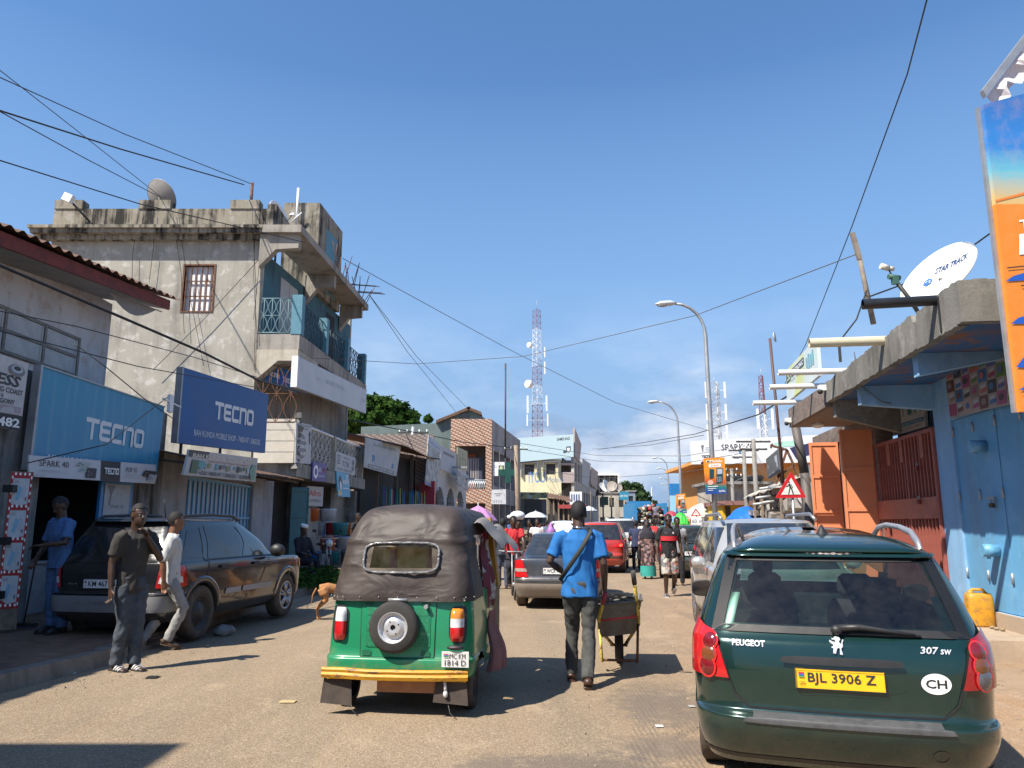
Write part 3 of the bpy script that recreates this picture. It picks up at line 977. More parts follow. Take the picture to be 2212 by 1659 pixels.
# --- the big grey three-storey building with the balcony
YB=24.0
M['greyrender']=render_wall('old_grey_render',(0.385,0.36,0.305),(0.13,0.122,0.108),(0.60,0.58,0.54),amount=0.32,streak=.5,patch=.5,scale=.9)
M['mouldy']=render_wall('mould_black_parapet',(0.285,0.255,0.20),(0.030,0.028,0.024),(0.40,0.38,0.34),amount=1.3,streak=.9,patch=.5,scale=1.3)
M['bluewall']=render_wall('teal_painted_render',(0.075,0.17,0.215),(0.04,0.075,0.09),(0.12,0.22,0.26),amount=.35,patch=.4)
M['bluepost']=plain('teal_painted_post',(0.085,0.22,0.28),.6,var=.15)
M['creamrender']=render_wall('cream_render',(0.50,0.45,0.36),(0.20,0.165,0.12),(0.58,0.54,0.46),amount=.35)
gb=thing('grey_building','tall grey weathered three-storey building with a corner balcony and roof parapet','building',(-8,YB,0))
xc=P(562,620,YB).x;xl=P(100,620,YB).x
zc=P(330,512,YB).z;zcb=P(330,497,YB).z;zp=P(300,452,YB).z;zm=P(140,434,YB).z
dirB=(V((-6.2,33.6,0))-V((-7.0,24.6,0))).normalized()
def along(x0,y0,d):return V((x0,y0,0))+dirB*d
LB=10.0
zw0,zw1=P(430,672,YB).z,P(430,574,YB).z
xw0,xw1=P(397,620,YB).x,P(460,620,YB).x
zfl2=P(600,722,YB).z
zce2=P(600,540,YB).z
m=MB()
holes_wall(m,(xl,YB),(1,0),xc-xl,0,zc,.3,[(xw0-xl,xw1-xl,zw0,zw1)])
fr1=along(xc,YB,LB)
m.wall((xc,YB+.3),(fr1.x,fr1.y),0,2.9,.3)
m.wall((xc-.0,YB+.3),(fr1.x,fr1.y),zfl2-1.0,zfl2-.3,.3)
m.bb((xl,YB+.3,0),(xl+.3,YB+10,zc))
m.wall((fr1.x,fr1.y),(xl,fr1.y),0,zc,.3)
m.build('wall',M['greyrender'],gb)
m=MB()
m.wall((xc,YB+.302),(fr1.x,fr1.y),zfl2-.3,zce2,.3)
m.build('balcony_wall',M['bluewall'],gb)
m=MB()
m.wall((xc,YB+.302),(fr1.x,fr1.y),2.9,zfl2-1.0,.3)
m.build('first_floor_wall',M['concrete'],gb)
m=MB()
m.bb((xl-.5,YB-.42,zc),(xc+.12,YB+.3,zc+.14));m.bb((xl-.3,YB-.22,zc-.16),(xc,YB-.001,zc-.002));m.bb((xl-.55,YB-.5,zc+.14),(xc+.12,YB+.3,zcb))
m.build('cornice',M['mouldy'],gb)
m=MB()
xpar=P(640,480,YB).x-.55
m.bb((xl,YB-.05,zcb),(xc+.3,YB+.25,zp))
def merlon(u0,u1):
 a,b=P(u0,440,YB).x,P(u1,440,YB).x
 m.bb((a,YB-.09,zp-.01),(b,YB+.30,zm))
merlon(122,182);merlon(303,371);merlon(500,562)
q=along(xc+.3,YB,4.0)
m.add([V((xc+.3,YB+.25,zcb)),V((q.x,q.y,zcb)),V((q.x,q.y,zcb+.35)),V((xc+.3,YB+.25,zm)),V((xc,YB+.25,zcb)),V((q.x-.3,q.y,zcb)),V((q.x-.3,q.y,zcb+.35)),V((xc,YB+.25,zm))],[(0,1,2,3),(5,4,7,6),(3,2,6,7),(1,5,6,2),(0,3,7,4)])
m.build('parapet',M['mouldy'],gb)
m=MB()
ta,tb=P(612,470,28.5),P(722,470,30.0)
zt1=P(680,438,28.5).z
m.slab([(ta.x,28.5),(P(690,470,28.5).x,28.5),(tb.x,31.6),(ta.x,31.6)],zce2,zt1)
m.build('stair_tower',M['mouldy'],gb)
m=MB()
a,b=V((P(690,470,28.5).x,28.5,0)),V((tb.x,31.6,0))
d=(b-a).normalized();n_=V((d.y,-d.x,0))
m.add([a+d*.9+n_*.01+V((0,0,zce2+.3)),a+d*2.4+n_*.01+V((0,0,zce2+.3)),a+d*2.4+n_*.01+V((0,0,zt1-.7)),a+d*.9+n_*.01+V((0,0,zt1-.7))],[(0,1,2,3)])
m.build('tower_door',M['bluepost'],gb)
m=MB();m.bb((xw0-.02,YB+.12,zw0),(xw1+.02,YB+.16,zw1))
wn=m.build('window',plain('window_white',(.74,.73,.72),.6,var=.06),gb)
m=MB()
for a_,b_ in(((xw0-.06,zw0-.05),(xw1+.06,zw0)),((xw0-.06,zw1),(xw1+.06,zw1+.05)),((xw0-.06,zw0),(xw0,zw1)),((xw1,zw0),(xw1+.06,zw1))):
 m.bb((a_[0],YB-.02,a_[1]),(b_[0],YB+.1,b_[1]))
m.build('frame',M['rust'],wn)
for k in range(6):
 m=MB();x=lerp(xw0+.05,xw1-.05,k/5);m.bar((x,YB+.03,zw0),(x,YB+.03,zw1),.035);m.build('bar',M['rust'],wn)
for k in(1,2):
 m=MB();z=lerp(zw0,zw1,k/3);m.bar((xw0,YB+.055,z),(xw1,YB+.055,z),.03);m.build('bar',M['rust'],wn)
M['slabconc']=render_wall('slab_concrete',(0.36,0.33,0.285),(0.07,0.062,0.055),(.42,.38,.33),amount=.5,streak=.5)
FX0=P(652,505,YB-.4)
FE=P(797,634,32.8)
zs=zcb
m=MB()
bk0,bk1=along(xc-.02,YB-.4,0),along(xc-.02,YB,LB)
for zA,zB in((zc-.02,zs-.01),):
 m.slab([(xc+.13,YB-.5),(FX0.x,YB-.5),(FE.x,FE.y),(bk1.x,FE.y+.3)],zA,zB)
m.build('roof_slab',M['slabconc'],gb)
for k,dd in enumerate((0.12,4.3,8.5)):
 m=MB()
 f=dd/(FE.y-YB+.5)
 xf=lerp(FX0.x,FE.x,f);y=YB-.45+dd
 xb=along(xc,YB,dd).x
 mid=lerp(xb,xf,.38)
 for(xa,za),(xb2,zb2)in(((xb,zc-1.15),(mid,zc-.55)),((mid,zc-.55),(xf-.12,zc-.50))):
  m.hexa([V((xa,y,za)),V((xb2,y,zb2)),V((xb2,y+.3,zb2)),V((xa,y+.3,za)),V((xa,y,zc-.03)),V((xb2,y,zc-.03)),V((xb2,y+.3,zc-.03)),V((xa,y+.3,zc-.03))])
 m.build('beam',M['slabconc'],gb)
m=MB()
rng=random.Random(3)
for k in range(15):
 f=.46+.52*k/14+rng.uniform(-.01,.01)
 b0=V((lerp(FX0.x,FE.x,f)-.1,lerp(YB-.5,FE.y,f),zs-.02))
 tip=b0+V((rng.uniform(-.2,.3),rng.uniform(-.3,.5),rng.uniform(.5,1.25)))
 m.tube([b0,b0.lerp(tip,.6),tip],.016,5)
 if k>8:
  m.tube([b0+V((-.4,0,.4+.08*(k%3))),b0+V((.8,.35,.42+.08*(k%3)))],.014,5)
m.build('rebar',M['rust'],gb)
BF0=P(646,745,YB-.1);BF1=P(792,812,33.2)
zb_=zfl2
bx=lambda y:lerp(BF0.x,BF1.x,(y-BF0.y)/(BF1.y-BF0.y))
m=MB()
m.slab([(xc-.05,YB-.1),(bx(YB-.1),YB-.1),(bx(33.2),33.2),(fr1.x,33.2)],zb_-.52,zb_-.02)
m.build('balcony_slab',M['slabconc'],gb)
m=MB()
m.slab([(xc-.02,YB-.12),(bx(YB)-.02,YB-.12),(bx(26),26),(xc-.02,26)],zb_-.9,zb_-.53)
m.hexa([V((xc-.02,YB-.12,zb_-1.5)),V((xc+.1,YB-.12,zb_-1.5)),V((xc+.1,YB+.3,zb_-1.5)),V((xc-.02,YB+.3,zb_-1.5)),V((xc-.02,YB-.12,zb_-.9)),V((xc+.75,YB-.12,zb_-.9)),V((xc+.75,YB+.3,zb_-.9)),V((xc-.02,YB+.3,zb_-.9))])
m.build('haunch',M['creamrender'],gb)
posts_y=[YB+.05,26.9,29.9,32.8]
zr=P(637,642,YB).z
for y in posts_y:
 m=MB();m.bb((bx(y)-.3,y-.17,zb_-.02),(bx(y)+.04,y+.17,zr+.05));m.build('post',M['bluepost'],gb)
def iron_panel(mb,a,b,z0,z1,n,r=.014):
 """railing of upright leaf shapes: each a pair of bowed rods with a hub"""
 a,b=V(a),V(b)
 U=(b-a)
 mb.tube([a+V((0,0,z1)),b+V((0,0,z1))],r*1.5,6);mb.tube([a+V((0,0,z0)),b+V((0,0,z0))],r*1.5,6);mb.tube([a+V((0,0,(z0+z1)/2)),b+V((0,0,(z0+z1)/2))],r,5)
 for k in range(n):
  c=a+U*((k+.5)/n);hw=U/n*.46
  for(za,zb2)in((z0,(z0+z1)/2),((z0+z1)/2,z1)):
   for sgn in(-1,1):
    mb.tube([c+hw*sgn*sin(pi*i/6)+V((0,0,lerp(za,zb2,i/6)))for i in range(7)],r,5,caps=False)
  mb.tube([c+V((0,0,z0)),c+V((0,0,z1))],r,5)
iron=plain('painted_iron',(0.035,0.07,0.085),.6,var=.3)
m=MB();iron_panel(m,(xc+.05,YB-.02,0),(bx(YB)-.3,YB-.02,0),zb_+.05,zr-.05,4);m.build('railing',plain('pale_iron',(.13,.22,.24),.6),gb)
for y0_,y1_ in zip(posts_y,posts_y[1:]):
 m=MB();iron_panel(m,(bx(y0_)-.1,y0_+.17,0),(bx(y1_)-.1,y1_-.17,0),zb_+.05,zr-.12,6);m.build('railing',iron,gb)
fa=along(xc,YB,1.3);fb=along(xc,YB,2.9)
def leaf(d0,d1,z0,z1,mat,off=.02,name='door'):
 a,b=along(xc,YB+.3,d0),along(xc,YB+.3,d1)
 n2=V((dirB.y,-dirB.x,0))*off
 mm=MB();mm.board(a+n2+V((0,0,z0)),b+n2+V((0,0,z0)),b+n2+V((0,0,z1)),a+n2+V((0,0,z1)),.04);return mm.build(name,mat,gb)
paledoor=plain('dusty_pale_door',(.42,.42,.41),.7,var=.12)
leaf(1.4,2.2,zb_,zb_+2.5,paledoor);leaf(2.24,3.0,zb_,zb_+2.5,paledoor)
leaf(6.2,7.6,zb_,zb_+2.6,plain('dark_opening',(.02,.025,.03),.8),name='door_opening')
pa,pb=(bx(YB-.1)+.06,YB-.1,0),(bx(33.2)+.06,33.2,0)
t=thing('long_sign','long blank faded white sign board below the balcony of the grey building','sign',PL(641,770,pa,pb))
p=rays_panel(pa,pb,(640,790,792,643),(836,893,843,769),.14)
p.c[0].x,p.c[0].y=p.c[3].x,p.c[3].y;p.c[1].x,p.c[1].y=p.c[2].x,p.c[2].y
p.board('board',plain('greyed_white_vinyl',(.52,.53,.54),.5,var=.12,scale=1.0,bump=.5,bscale=1.1),t)
ghost=flat('ghost_lettering',(.43,.44,.46))
p.text('MOBILE CENTER',.34,.52,.18,ghost,width=.27,bold=.03);p.rect(.9,.42,.98,.58,ghost);p.rect(.22,.5,.27,.62,ghost)
p.prints(t,'ghost_print')
m=MB();m.board(p.pt(-.004,0,.03),p.pt(.004,0,.03),p.pt(.004,1,.03),p.pt(-.004,1,.03),.2);m.build('edge_frame',M['white'],t)
gl=MB()
ya=YB-.02
iron_panel(gl,(xc+.08,ya,0),(bx(YB)+.02,ya,0),P(600,912,YB).z,P(600,790,YB).z,3,.016)
gl.build('grille',M['rust'],gb)
t=thing('blue_banner','pair of dark blue phone banners hung behind the iron grille of the grey building','banner',P(600,830,YB+.4))
p=Panel(P(572,822,YB+.3),P(640,850,YB+.6),P(640,805,YB+.6),P(572,783,YB+.3),.02)
p.board('cloth',plain('dark_blue_vinyl',(0.012,0.105,0.34),.4,var=.08,scale=2),t)
block_word(p,.08,.4,.38,.22,M['sign_white']);block_word(p,.58,.35,.38,.22,M['sign_white'])
p.prints(t)
m=MB()
z0_,z1_=P(610,1000,YB).z,P(610,905,YB).z
m.bb((xc+.02,YB-.03,z0_),(bx(YB)-.02,YB+.12,z1_))
blockw=m.build('block_wall',plain('cream_block',(.50,.455,.38),.85,var=.08),gb)  # pale cream blocks, one even colour
m=MB()
for k in range(1,4):
 z=lerp(z0_,z1_,k/4);m.bb((xc+.03,YB-.036,z-.008),(bx(YB)-.03,YB-.031,z+.008))
m.build('joint',M['concrete'],blockw)
m=MB()
for k in range(9):
 z=lerp(z0_-.1,z1_+.12,k/8);m.box((bx(YB)+rnd(.0,.06),YB+.12,z),(.14+rnd(0,.1),.25,.13+rnd(0,.05)),rot=Matrix.Rotation(rnd(-.6,.6),3,'Y')@Matrix.Rotation(rnd(-.4,.4),3,'Z'))
m.build('broken_edge',M['concrete'],gb)
zl0,zl1=P(700,1012,27).z,P(690,925,26).z
lx=lambda y:bx(y)+.02
m=MB()
m.slab([(xc,YB+.2),(lx(YB+.2),YB+.2),(lx(33.5),33.5),(fr1.x,33.5)],zl0-.45,zl0-.02)
m.build('first_floor_slab',M['slabconc'],gb)
for y in(24.4,28.6,33.0):
 m=MB();m.bb((lx(y)-.2,y-.14,zl0-.02),(lx(y),y+.14,zl1+.02));m.build('lattice_post',M['creamrender'],gb)
m=MB();m.tube([(lx(24.4)-.08,24.5,zl1-.02),(lx(33)-.08,33,zl1-.02)],.05,6);m.build('handrail',M['white'],gb)
bk=MB()
bw,bh,bd=.52,(zl1-zl0-.1)/3,.10
for sx in(-1,1):
 for a0_,a1_ in((0,1),):
  pts=[(sx*bw/2*(1-.8*sin(pi*i/6)),-bh/2+bh*i/6)for i in range(7)]
  bk.tube([V((0,x,z))for x,z in pts],.03,5,caps=False)
 bk.tube([V((0,sx*bw/2*.98,-bh/2)),V((0,sx*bw/2*.98,bh/2))],.022,4,caps=False)
bk.tube([V((0,-bw/2,bh/2)),V((0,bw/2,bh/2))],.025,4,caps=False)
brz=atan2(-(bx(33)-bx(24)),9)
fst=None
M['breeze']=plain('pale_breeze_block',(.45,.425,.38),.8,var=.12)
for seg in((24.6,28.45),(28.75,32.85)):
 nblk=int((seg[1]-seg[0])/bw)
 for k in range(nblk):
  for r_ in range(3):
   y=seg[0]+bw*(k+.5)
   Mt=Matrix.Translation(V((lx(y)-.1,y,zl0+bh*(r_+.5)))-gb.location)@Matrix.Rotation(brz,4,'Z')
   if fst is None:
    fst=bk.build('breeze_block',M['breeze'],gb,world=False);fst.matrix_basis=Mt
   else:share(fst,'breeze_block',gb,Mt)
zgf=zl0-.5
for d0,d1 in((.0,.5),(3.0,3.3),(6.3,6.7),(9.6,10.0)):
 m=MB()
 a,b=along(xc+.5,YB+.3,d0),along(xc+.5,YB+.3,d1)
 m.wall((a.x,a.y),(b.x,b.y),0,zgf,.5);m.build('pier',M['dirtyconc'],gb)
m=MB()
a,b=along(xc-.05,YB+.28,0.1),along(xc-.05,YB+.28,LB-.1)
n2=V((dirB.y,-dirB.x,0))
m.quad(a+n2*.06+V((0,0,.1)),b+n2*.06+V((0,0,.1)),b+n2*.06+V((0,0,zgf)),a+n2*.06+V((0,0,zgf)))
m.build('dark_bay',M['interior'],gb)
M['tealdoor']=plain('teal_door_paint',(0.045,0.15,0.165),.5,var=.15,scale=3)
def folding_door(nm,lab,u0,u1,vt,Y,mat,yaw=0.0,zb0=KZ):
 """two-panel sheet door standing at its own place"""
 a,b=P(u0,vt,Y),P(u1,vt,Y+yaw)
 z1=a.z
 t_=thing(nm,lab,'door',(a.x,a.y,zb0))
 pn=Panel((a.x,a.y,zb0),(b.x,b.y,zb0),(b.x,b.y,z1),(a.x,a.y,z1),.05)
 pn.board('leaf',mat,t_)
 mm=MB()
 for b0,b1 in((.02,.05),(.32,.35),(.62,.65),(.95,.98)):
  mm.board(pn.pt(.03,b0,.03),pn.pt(.97,b0,.03),pn.pt(.97,b1,.03),pn.pt(.03,b1,.03),.03)
 for a0_,a1_ in((.0,.05),(.95,1.0)):
  mm.board(pn.pt(a0_,0,.028),pn.pt(a1_,0,.028),pn.pt(a1_,1,.028),pn.pt(a0_,1,.028),.03)
 mm.build('door_frame',mat,t_)
 return t_,pn
folding_door('shop_door','teal sheet metal door standing open beside the blue grille doors',548,583,1040,23.2,M['tealdoor'],.3)
folding_door('shop_door','teal shop door with a round blue sticker behind the seated man',630,668,1052,25.2,M['tealdoor'],.4)
pa,pb=(lx(24.2)+.06,24.2,0),(lx(33)+.06,33,0)
def quick_sign(nm,lab,cat,us,vs,a=pa,b=pb,mat=None,th=.04):
 t_=thing(nm,lab,cat,PL(us[0],vs[0],a,b))
 p_=rays_panel(a,b,us,vs,th)
 p_.board('board',mat or plain('board_grey_white',(.50,.50,.49),.6,var=.1),t_)
 return t_,p_
t,p=quick_sign('welcome_sign','upright white WELCOME mobile shop sign with a grey disc on the lattice balcony','sign',(638,671,673,640),(1000,1002,918,912))
p.text('WELCOME TO RAMDAAN',.03,.92,.05,M['ink_grey'],width=.94);p.text('MOBILE SHOP',.2,.84,.045,M['black_print'],width=.6)
p.ellipse(.36,.42,.31,.31,flat('grey_disc',(.20,.20,.20)))
p.text('RAMDAAN',.08,.55,.07,M['white_print'],width=.55);p.text('MOBILE',.06,.38,.085,M['white_print'],width=.6,bold=.02);p.text('SHOP',.12,.2,.085,M['white_print'],width=.48,bold=.02)
p.poly([(.84,.5),(.92,.5),(.92,.72),(.97,.72),(.88,.84),(.79,.72),(.84,.72)],M['black_print'])
p.prints(t)
t,p=quick_sign('purple_sign','small purple APS sign with a white disc below the lattice balcony','sign',(674,703,705,676),(1038,1041,1002,998),mat=plain('purple_vinyl',(.075,.045,.24),.45,var=.08))
p.ellipse(.24,.5,.17,.36,M['white_print']);p.ellipse(.24,.5,.1,.2,flat('purple_ink',(.12,.06,.3)));p.text('APS',.45,.5,.26,M['white_print'],width=.2);p.text('MONEY',.67,.5,.26,flat('red_ink',(0.45,0.03,0.03)),width=.28);p.text('@apsmoney',.45,.25,.12,M['white_print'],width=.45)
p.prints(t)
t,p=quick_sign('price_board','white notice board with black figures hung on the right end of the lattice balcony','sign',(724,766,769,727),(1017,1027,990,975))
p.text('T.T.K',.33,.35,.26,M['black_print'],width=.34,bold=.02);p.text('SHOP',.35,.74,.12,M['ink_grey'],width=.3);p.text('TEL 9921631 / 7484698 / 3953853',.05,.1,.1,M['ink_grey'],width=.8)
p.ellipse(.86,.68,.07,.16,M['ink_grey']);p.ellipse(.86,.35,.06,.14,M['ink_grey']);p.rects([(.05,.4+.13*k,.2,.46+.13*k)for k in range(4)],M['ink_grey'])
p.prints(t)
t,p=quick_sign('wave_banner','light blue wave banner with a penguin shape hanging under the lattice balcony','banner',(730,757,753,727),(1072,1074,1022,1018),mat=plain('wave_blue',(.12,.42,.62),.5,var=.06))
p.ellipse(.25,.55,.12,.3,M['black_print']);p.ellipse(.26,.45,.07,.19,M['white_print']);p.text('wave',.4,.5,.2,M['white_print'],width=.55,bold=.02);p.rects([(.42,.33,.9,.37)],M['white_print']);p.rects([(.7,.7+.06*k,.9,.73+.06*k)for k in range(4)],M['white_print'])
p.poly([(0,.05),(.3,.05),(.2,.3),(.05,.2)],flat('pale_yellow',(.75,.62,.25)))
p.prints(t)
t,p=quick_sign('express_board','cream board with red lettering AFRO EXPRESS beside the teal door','sign',(662,697,699,664),(1092,1094,1052,1050),a=(xc+1.05,25.5,0),b=(xc+1.9,33,0),mat=plain('cream_board',(0.46,0.44,0.41),.6,var=.08))
p.text('Afro',.1,.5,.3,flat('red_ink',(0.45,0.03,0.03)),width=.75,bold=.02);p.text('EXPRESS',.1,.2,.14,M['black_print'],width=.75)
p.prints(t)
t,p=quick_sign('shop_leaf','pale cream shop door panel with a small vent grille below the AFRO EXPRESS board','door',(664,722,724,664),(1190,1192,1100,1098),a=(xc+1.03,25.5,0),b=(xc+1.88,33,0),mat=plain('pale_door',(.34,.31,.26),.7,var=.15))
p.rects([(.66,.80,.69,.95),(.72,.80,.75,.95),(.78,.80,.81,.95),(.84,.80,.87,.95)],M['black_print']);p.rect(.5,0,.62,1,plain('blue_post',(.03,.12,.24),.6))
p.prints(t,'vent')
def dish(nm,lab,c,r,aim,mat,group=None,text=None,back=False,depth=.2,arm=True,mast=None):
 """offset satellite dish: shallow bowl with rolled rim, mast bracket, feed arm and receiver head"""
 aim=V(aim).normalized()
 t_=thing(nm,lab,'satellite dish',c,group=group)
 mm=MB()
 prof=[(r*k/8,-depth*r*(1-(k/8)**2))for k in range(9)]
 prof[0]=(0.001,prof[0][1])
 mm.lathe(prof,c,aim,40)
 mm.lathe([(r,0),(r*1.012,-.02*r),(r*.99,-.045*r)],c,aim,40)
 mm.lathe([(q[0],q[1]-.03*r)for q in prof],c,aim,40)
 mm.build('bowl',mat,t_)
 up=V((0,0,1));side=aim.cross(up).normalized();dn=side.cross(aim).normalized()
 if dn.z>0:dn=-dn
 if arm:
  mm=MB();a_=V(c)+dn*r*.96;e_=V(c)+aim*r*1.0+dn*r*.45
  mm.tube([a_,e_],.018,6);mm.build('feed_arm',M['dusky'],t_)
  mm=MB();mm.tube([e_,e_-aim*.14],.045,8);mm.box(e_+dn*.02,(.1,.1,.09));mm.build('receiver_head',M['white'],t_)
 if mast:
  mm=MB();mm.tube([V(c)-aim*depth*r,V(mast)+V((0,0,.4)),V(mast)],.04,8);mm.build('mast',M['dusky'],t_)
 return t_,aim,side,dn
dc=P(350,425,25.6)
dish('satellite_dish','large grey satellite dish behind the parapet of the grey building',dc,1642/1642*(P(388,425,25.6)-dc).length,(.35,.75,.55),plain('dish_grey',(.30,.285,.265),.6,var=.1),arm=False,mast=(dc.x,dc.y+.3,zcb))
dc=P(604,463,27.0)
dish('satellite_dish','small white satellite dish seen edge-on beside the roof tower of the grey building',dc,.55,(1,-.35,.35),M['white'],mast=(dc.x-.1,27.1,zcb))
m=MB();q=P(545,395,YB+.1);m.tube([(q.x,q.y,zcb-.0),q],.05,6)
tag(m.build('cable_post',M['rust']),'rusty post on the roof corner of the grey building where the cables end','post')
m=MB();q=P(643,424,28.3);m.tube([(q.x,28.35,zt1-1.0),(q.x,28.35,zt1+.55)],.05,6);m.tube([(q.x-.2,28.3,zt1-.9),(q.x+.2,28.3,zt1-.5)],.03,6)
tag(m.build('roof_pipe',M['white']),'short white pipe clamped to the roof tower of the grey building','pipe')
tl=thing('floodlight','small floodlight on a stick over the parapet corner of the grey building','lamp',P(190,475,YB))
m=MB();m.tube([P(195,480,YB-.1),P(150,432,YB-.5)],.035,6);m.build('arm',M['dusky'],tl)
m=MB();m.box(P(148,428,YB-.55),(.3,.2,.26),rot=Matrix.Rotation(.4,3,'Y'));m.build('lamp_head',M['white'],tl)
bxo=MB();q=PL(368,872,(-7.05,15.6,0),(-7.05,17,0));bxo.box(q,(.06,.16,.36));bxo.bar(q+V((0,-.35,.05)),q+V((0,.5,.0)),.03)
tag(bxo.build('router_box',M['white']),'small white router box between the light blue and dark blue signs','box')
# --- left row beyond the grey building
L2a,L2b=(-6.2,34,0),(-1.7,60,0)
d2=(V(L2b)-V(L2a)).normalized()
def on2(y,off=0.0):
 return V((lerp(L2a[0],L2b[0],(y-34)/26.0)+off,y,0))
hs=thing('hardware_shop','low hardware shop with rusty tin roof and the white trading sign','shop',on2(35))
zr_=PL(790,930,L2a,L2b).z
m=MB()
a,b=on2(34.2,-.6),on2(42.3,-.6)
m.wall((a.x,a.y),(b.x,b.y),0,5.0,.3);m.build('wall',M['interior'],hs)
m=MB()
def rf(u,v):
 c=on2(lerp(34.0,42.5,u));x=lerp(c.x+.7,c.x-4,v)
 return V((x,c.y,lerp(5.15,6.2,v)+.03*sin(u*190)+.08*sin(u*6)))
m.grid(rf,130,2);m.build('roof',M['corrug'],hs)
for y in(34.4,37,39.5,42.2):
 m=MB();c=on2(y,.05);m.bb((c.x-.08,y-.08,0),(c.x+.08,y+.08,5.1));m.build('post',M['darkwood'],hs)
t,p=quick_sign('trading_sign','faded white JALLOW BOWE trading sign under the rusty tin roof','sign',(786,856,866,790),(1009,1029,965,945),a=(L2a[0]+.35,34,0),b=(L2b[0]+.35,60,0),mat=plain('faded_sign',(.46,.46,.45),.6,var=.22,scale=1.6))
p.text('JALLOW BOWE TRADING',.2,.76,.13,flat('green_grey_ink',(.12,.2,.16)),width=.66,bold=.01)
p.rect(.1,.03,.9,.15,M['ink_grey']);p.text('+220 9983798 / 8353799 / 7283789',.12,.055,.07,M['white_print'],width=.74)
p.rects([(.2,.25,.24,.5),(.24,.3,.28,.48)],flat('blue_tool',(.08,.2,.38)));p.rects([(.4,.25,.42,.55),(.46,.25,.49,.45),(.55,.28,.57,.5),(.66,.3,.69,.6)],M['ink_pale']);p.rect(.8,.2,.86,.36,flat('blue_tool',(.08,.2,.38)))
p.prints(t)
rng=random.Random(11)
hc=[('green',(.02,.16,.06)),('blue',(.04,.10,.30)),('white',(.5,.5,.48)),('red',(.3,.03,.03)),('teal',(.02,.2,.2)),('yellow',(.5,.36,.05)),('purple',(.12,.05,.22))]
for k in range(34):
 y=34.7+(k%17)*.19+(0 if k<17 else 3.9)+rng.uniform(-.05,.05)
 c=on2(y,.25)
 nm,colr=hc[rng.randrange(7)]
 m=MB();z1_=3.25+rng.uniform(-.15,.1);m.tube([(c.x,y,.9+rng.uniform(0,.5)),(c.x+rng.uniform(-.05,.05),y+rng.uniform(-.15,.15),z1_)],.026,5)
 tag(m.build('broom',plain('handle_'+nm,colr,.5)),nm+' broom, %s from the left in the %s bunch at the hardware shop'%('first second third fourth fifth sixth seventh eighth ninth tenth eleventh twelfth thirteenth fourteenth fifteenth sixteenth seventeenth'.split()[k%17],'near' if k<17 else 'far'),'broom','broom handles at the hardware shop')
def watering_can(c,col,lab):
 t_=thing('watering_can',lab,'watering can',c)
 mm=MB();mm.lathe([(.001,0),(.2,0),(.22,.05),(.2,.38),(.1,.44),(.1,.46)],c,(0,0,1),14);mm.build('body',col,t_)
 mm=MB();mm.tube([V(c)+V((.18,0,.1)),V(c)+V((.4,0,.3)),V(c)+V((.48,0,.46))],.035,6);mm.build('spout',col,t_)
 mm=MB();mm.tube([V(c)+V((-.19,0,.1)),V(c)+V((-.34,0,.2)),V(c)+V((-.3,0,.42)),V(c)+V((-.1,0,.5))],.025,6);mm.build('handle',col,t_)
c=on2(36.4,.35);watering_can((c.x,c.y,2.0),plain('green_plastic',(.01,.10,.045),.4),'green plastic watering can hanging among the broom handles')
def cross_tiles(name,c1,c2,size,rough=.35):
 s=NT(name)
 sp=s.n('ShaderNodeSeparateXYZ');s.l(s.tc.outputs['Object'],sp.inputs[0])
 h=s.math('ADD',sp.outputs[0],sp.outputs[1])
 i=s.math('FLOOR',s.math('DIVIDE',h,size));j=s.math('FLOOR',s.math('DIVIDE',sp.outputs[2],size))
 k=s.math('FLOORED_MODULO',s.math('ADD',i,s.math('MULTIPLY',j,2.0)),5.0)
 f=s.math('LESS_THAN',k,1.5)
 n_=s.ramp(s.noise(1.2,6,.65),.35,.75)
 c=s.mix(f,c1,c2)
 c=s.mix(s.math('MULTIPLY',n_,.25),c,scl(c1,.55))
 return s.done(c,rough)
M['crossgrey']=cross_tiles('grey_cross_tiles',(.19,.145,.13),(.35,.30,.275),.085)
M['crossbrown']=cross_tiles('brown_cross_tiles',(.30,.135,.075),(.56,.47,.38),.105)
zg=thing('tiled_house','low house clad in grey cross-pattern tiles with an orange door','building',(on2(42.6).x,42.6,0))
m=MB()
xa,xb=P(850,1000,42.6).x,P(934,1000,42.6).x
zt_=P(900,938,42.6).z
m.bb((xa-3,42.6,0),(xb,43.5,zt_))
m.build('wall',M['crossgrey'],zg)
m=MB();a,b=P(862,1046,42.5),P(905,1046,42.5);m.bb((a.x,42.46,KZ),(b.x,42.55,a.z));dr=m.build('door',plain('orange_door_shade',(.40,.13,.04),.5,var=.1),zg)
m=MB()
for z in(a.z*.45,a.z*.52):m.bb((a.x,42.44,z),(b.x,42.455,z+.04))
m.build('door_rail',plain('orange_door_shade',(.40,.13,.04),.5,var=.1),dr)
m=MB();c=P(922,1075,42);m.bb((c.x-.3,41.6,KZ),(c.x+.45,42.4,P(920,1040,42).z))
tag(m.build('red_cabinet',plain('crimson_cabinet',(.34,.01,.03),.45,var=.12)),'tall crimson shop cabinet standing beside the grey tiled house','cabinet')
gh=thing('green_house','plain grey-green rendered house with a sloping roof behind the tiled houses','building',(P(900,950,64).x,64,0))
m=MB()
pts=[P(780,922,64),P(945,914,64),P(1012,884,64),P(1036,896,64)]
vs=[V((p_.x,64,0))for p_ in pts]+[V((p_.x,64,p_.z))for p_ in pts]
vs+=[v_+V((1.5,9,0))for v_ in vs]
m.add(vs,[(0,1,5,4),(1,2,6,5),(2,3,7,6),(3,11,15,7),(12,13,5,4)[::-1],(13,14,6,5)[::-1],(14,15,7,6)[::-1]])
m.build('wall',render_wall('grey_green_render',(.145,.19,.185),(.09,.11,.105),amount=.3,patch=.2),gh)
m=MB()
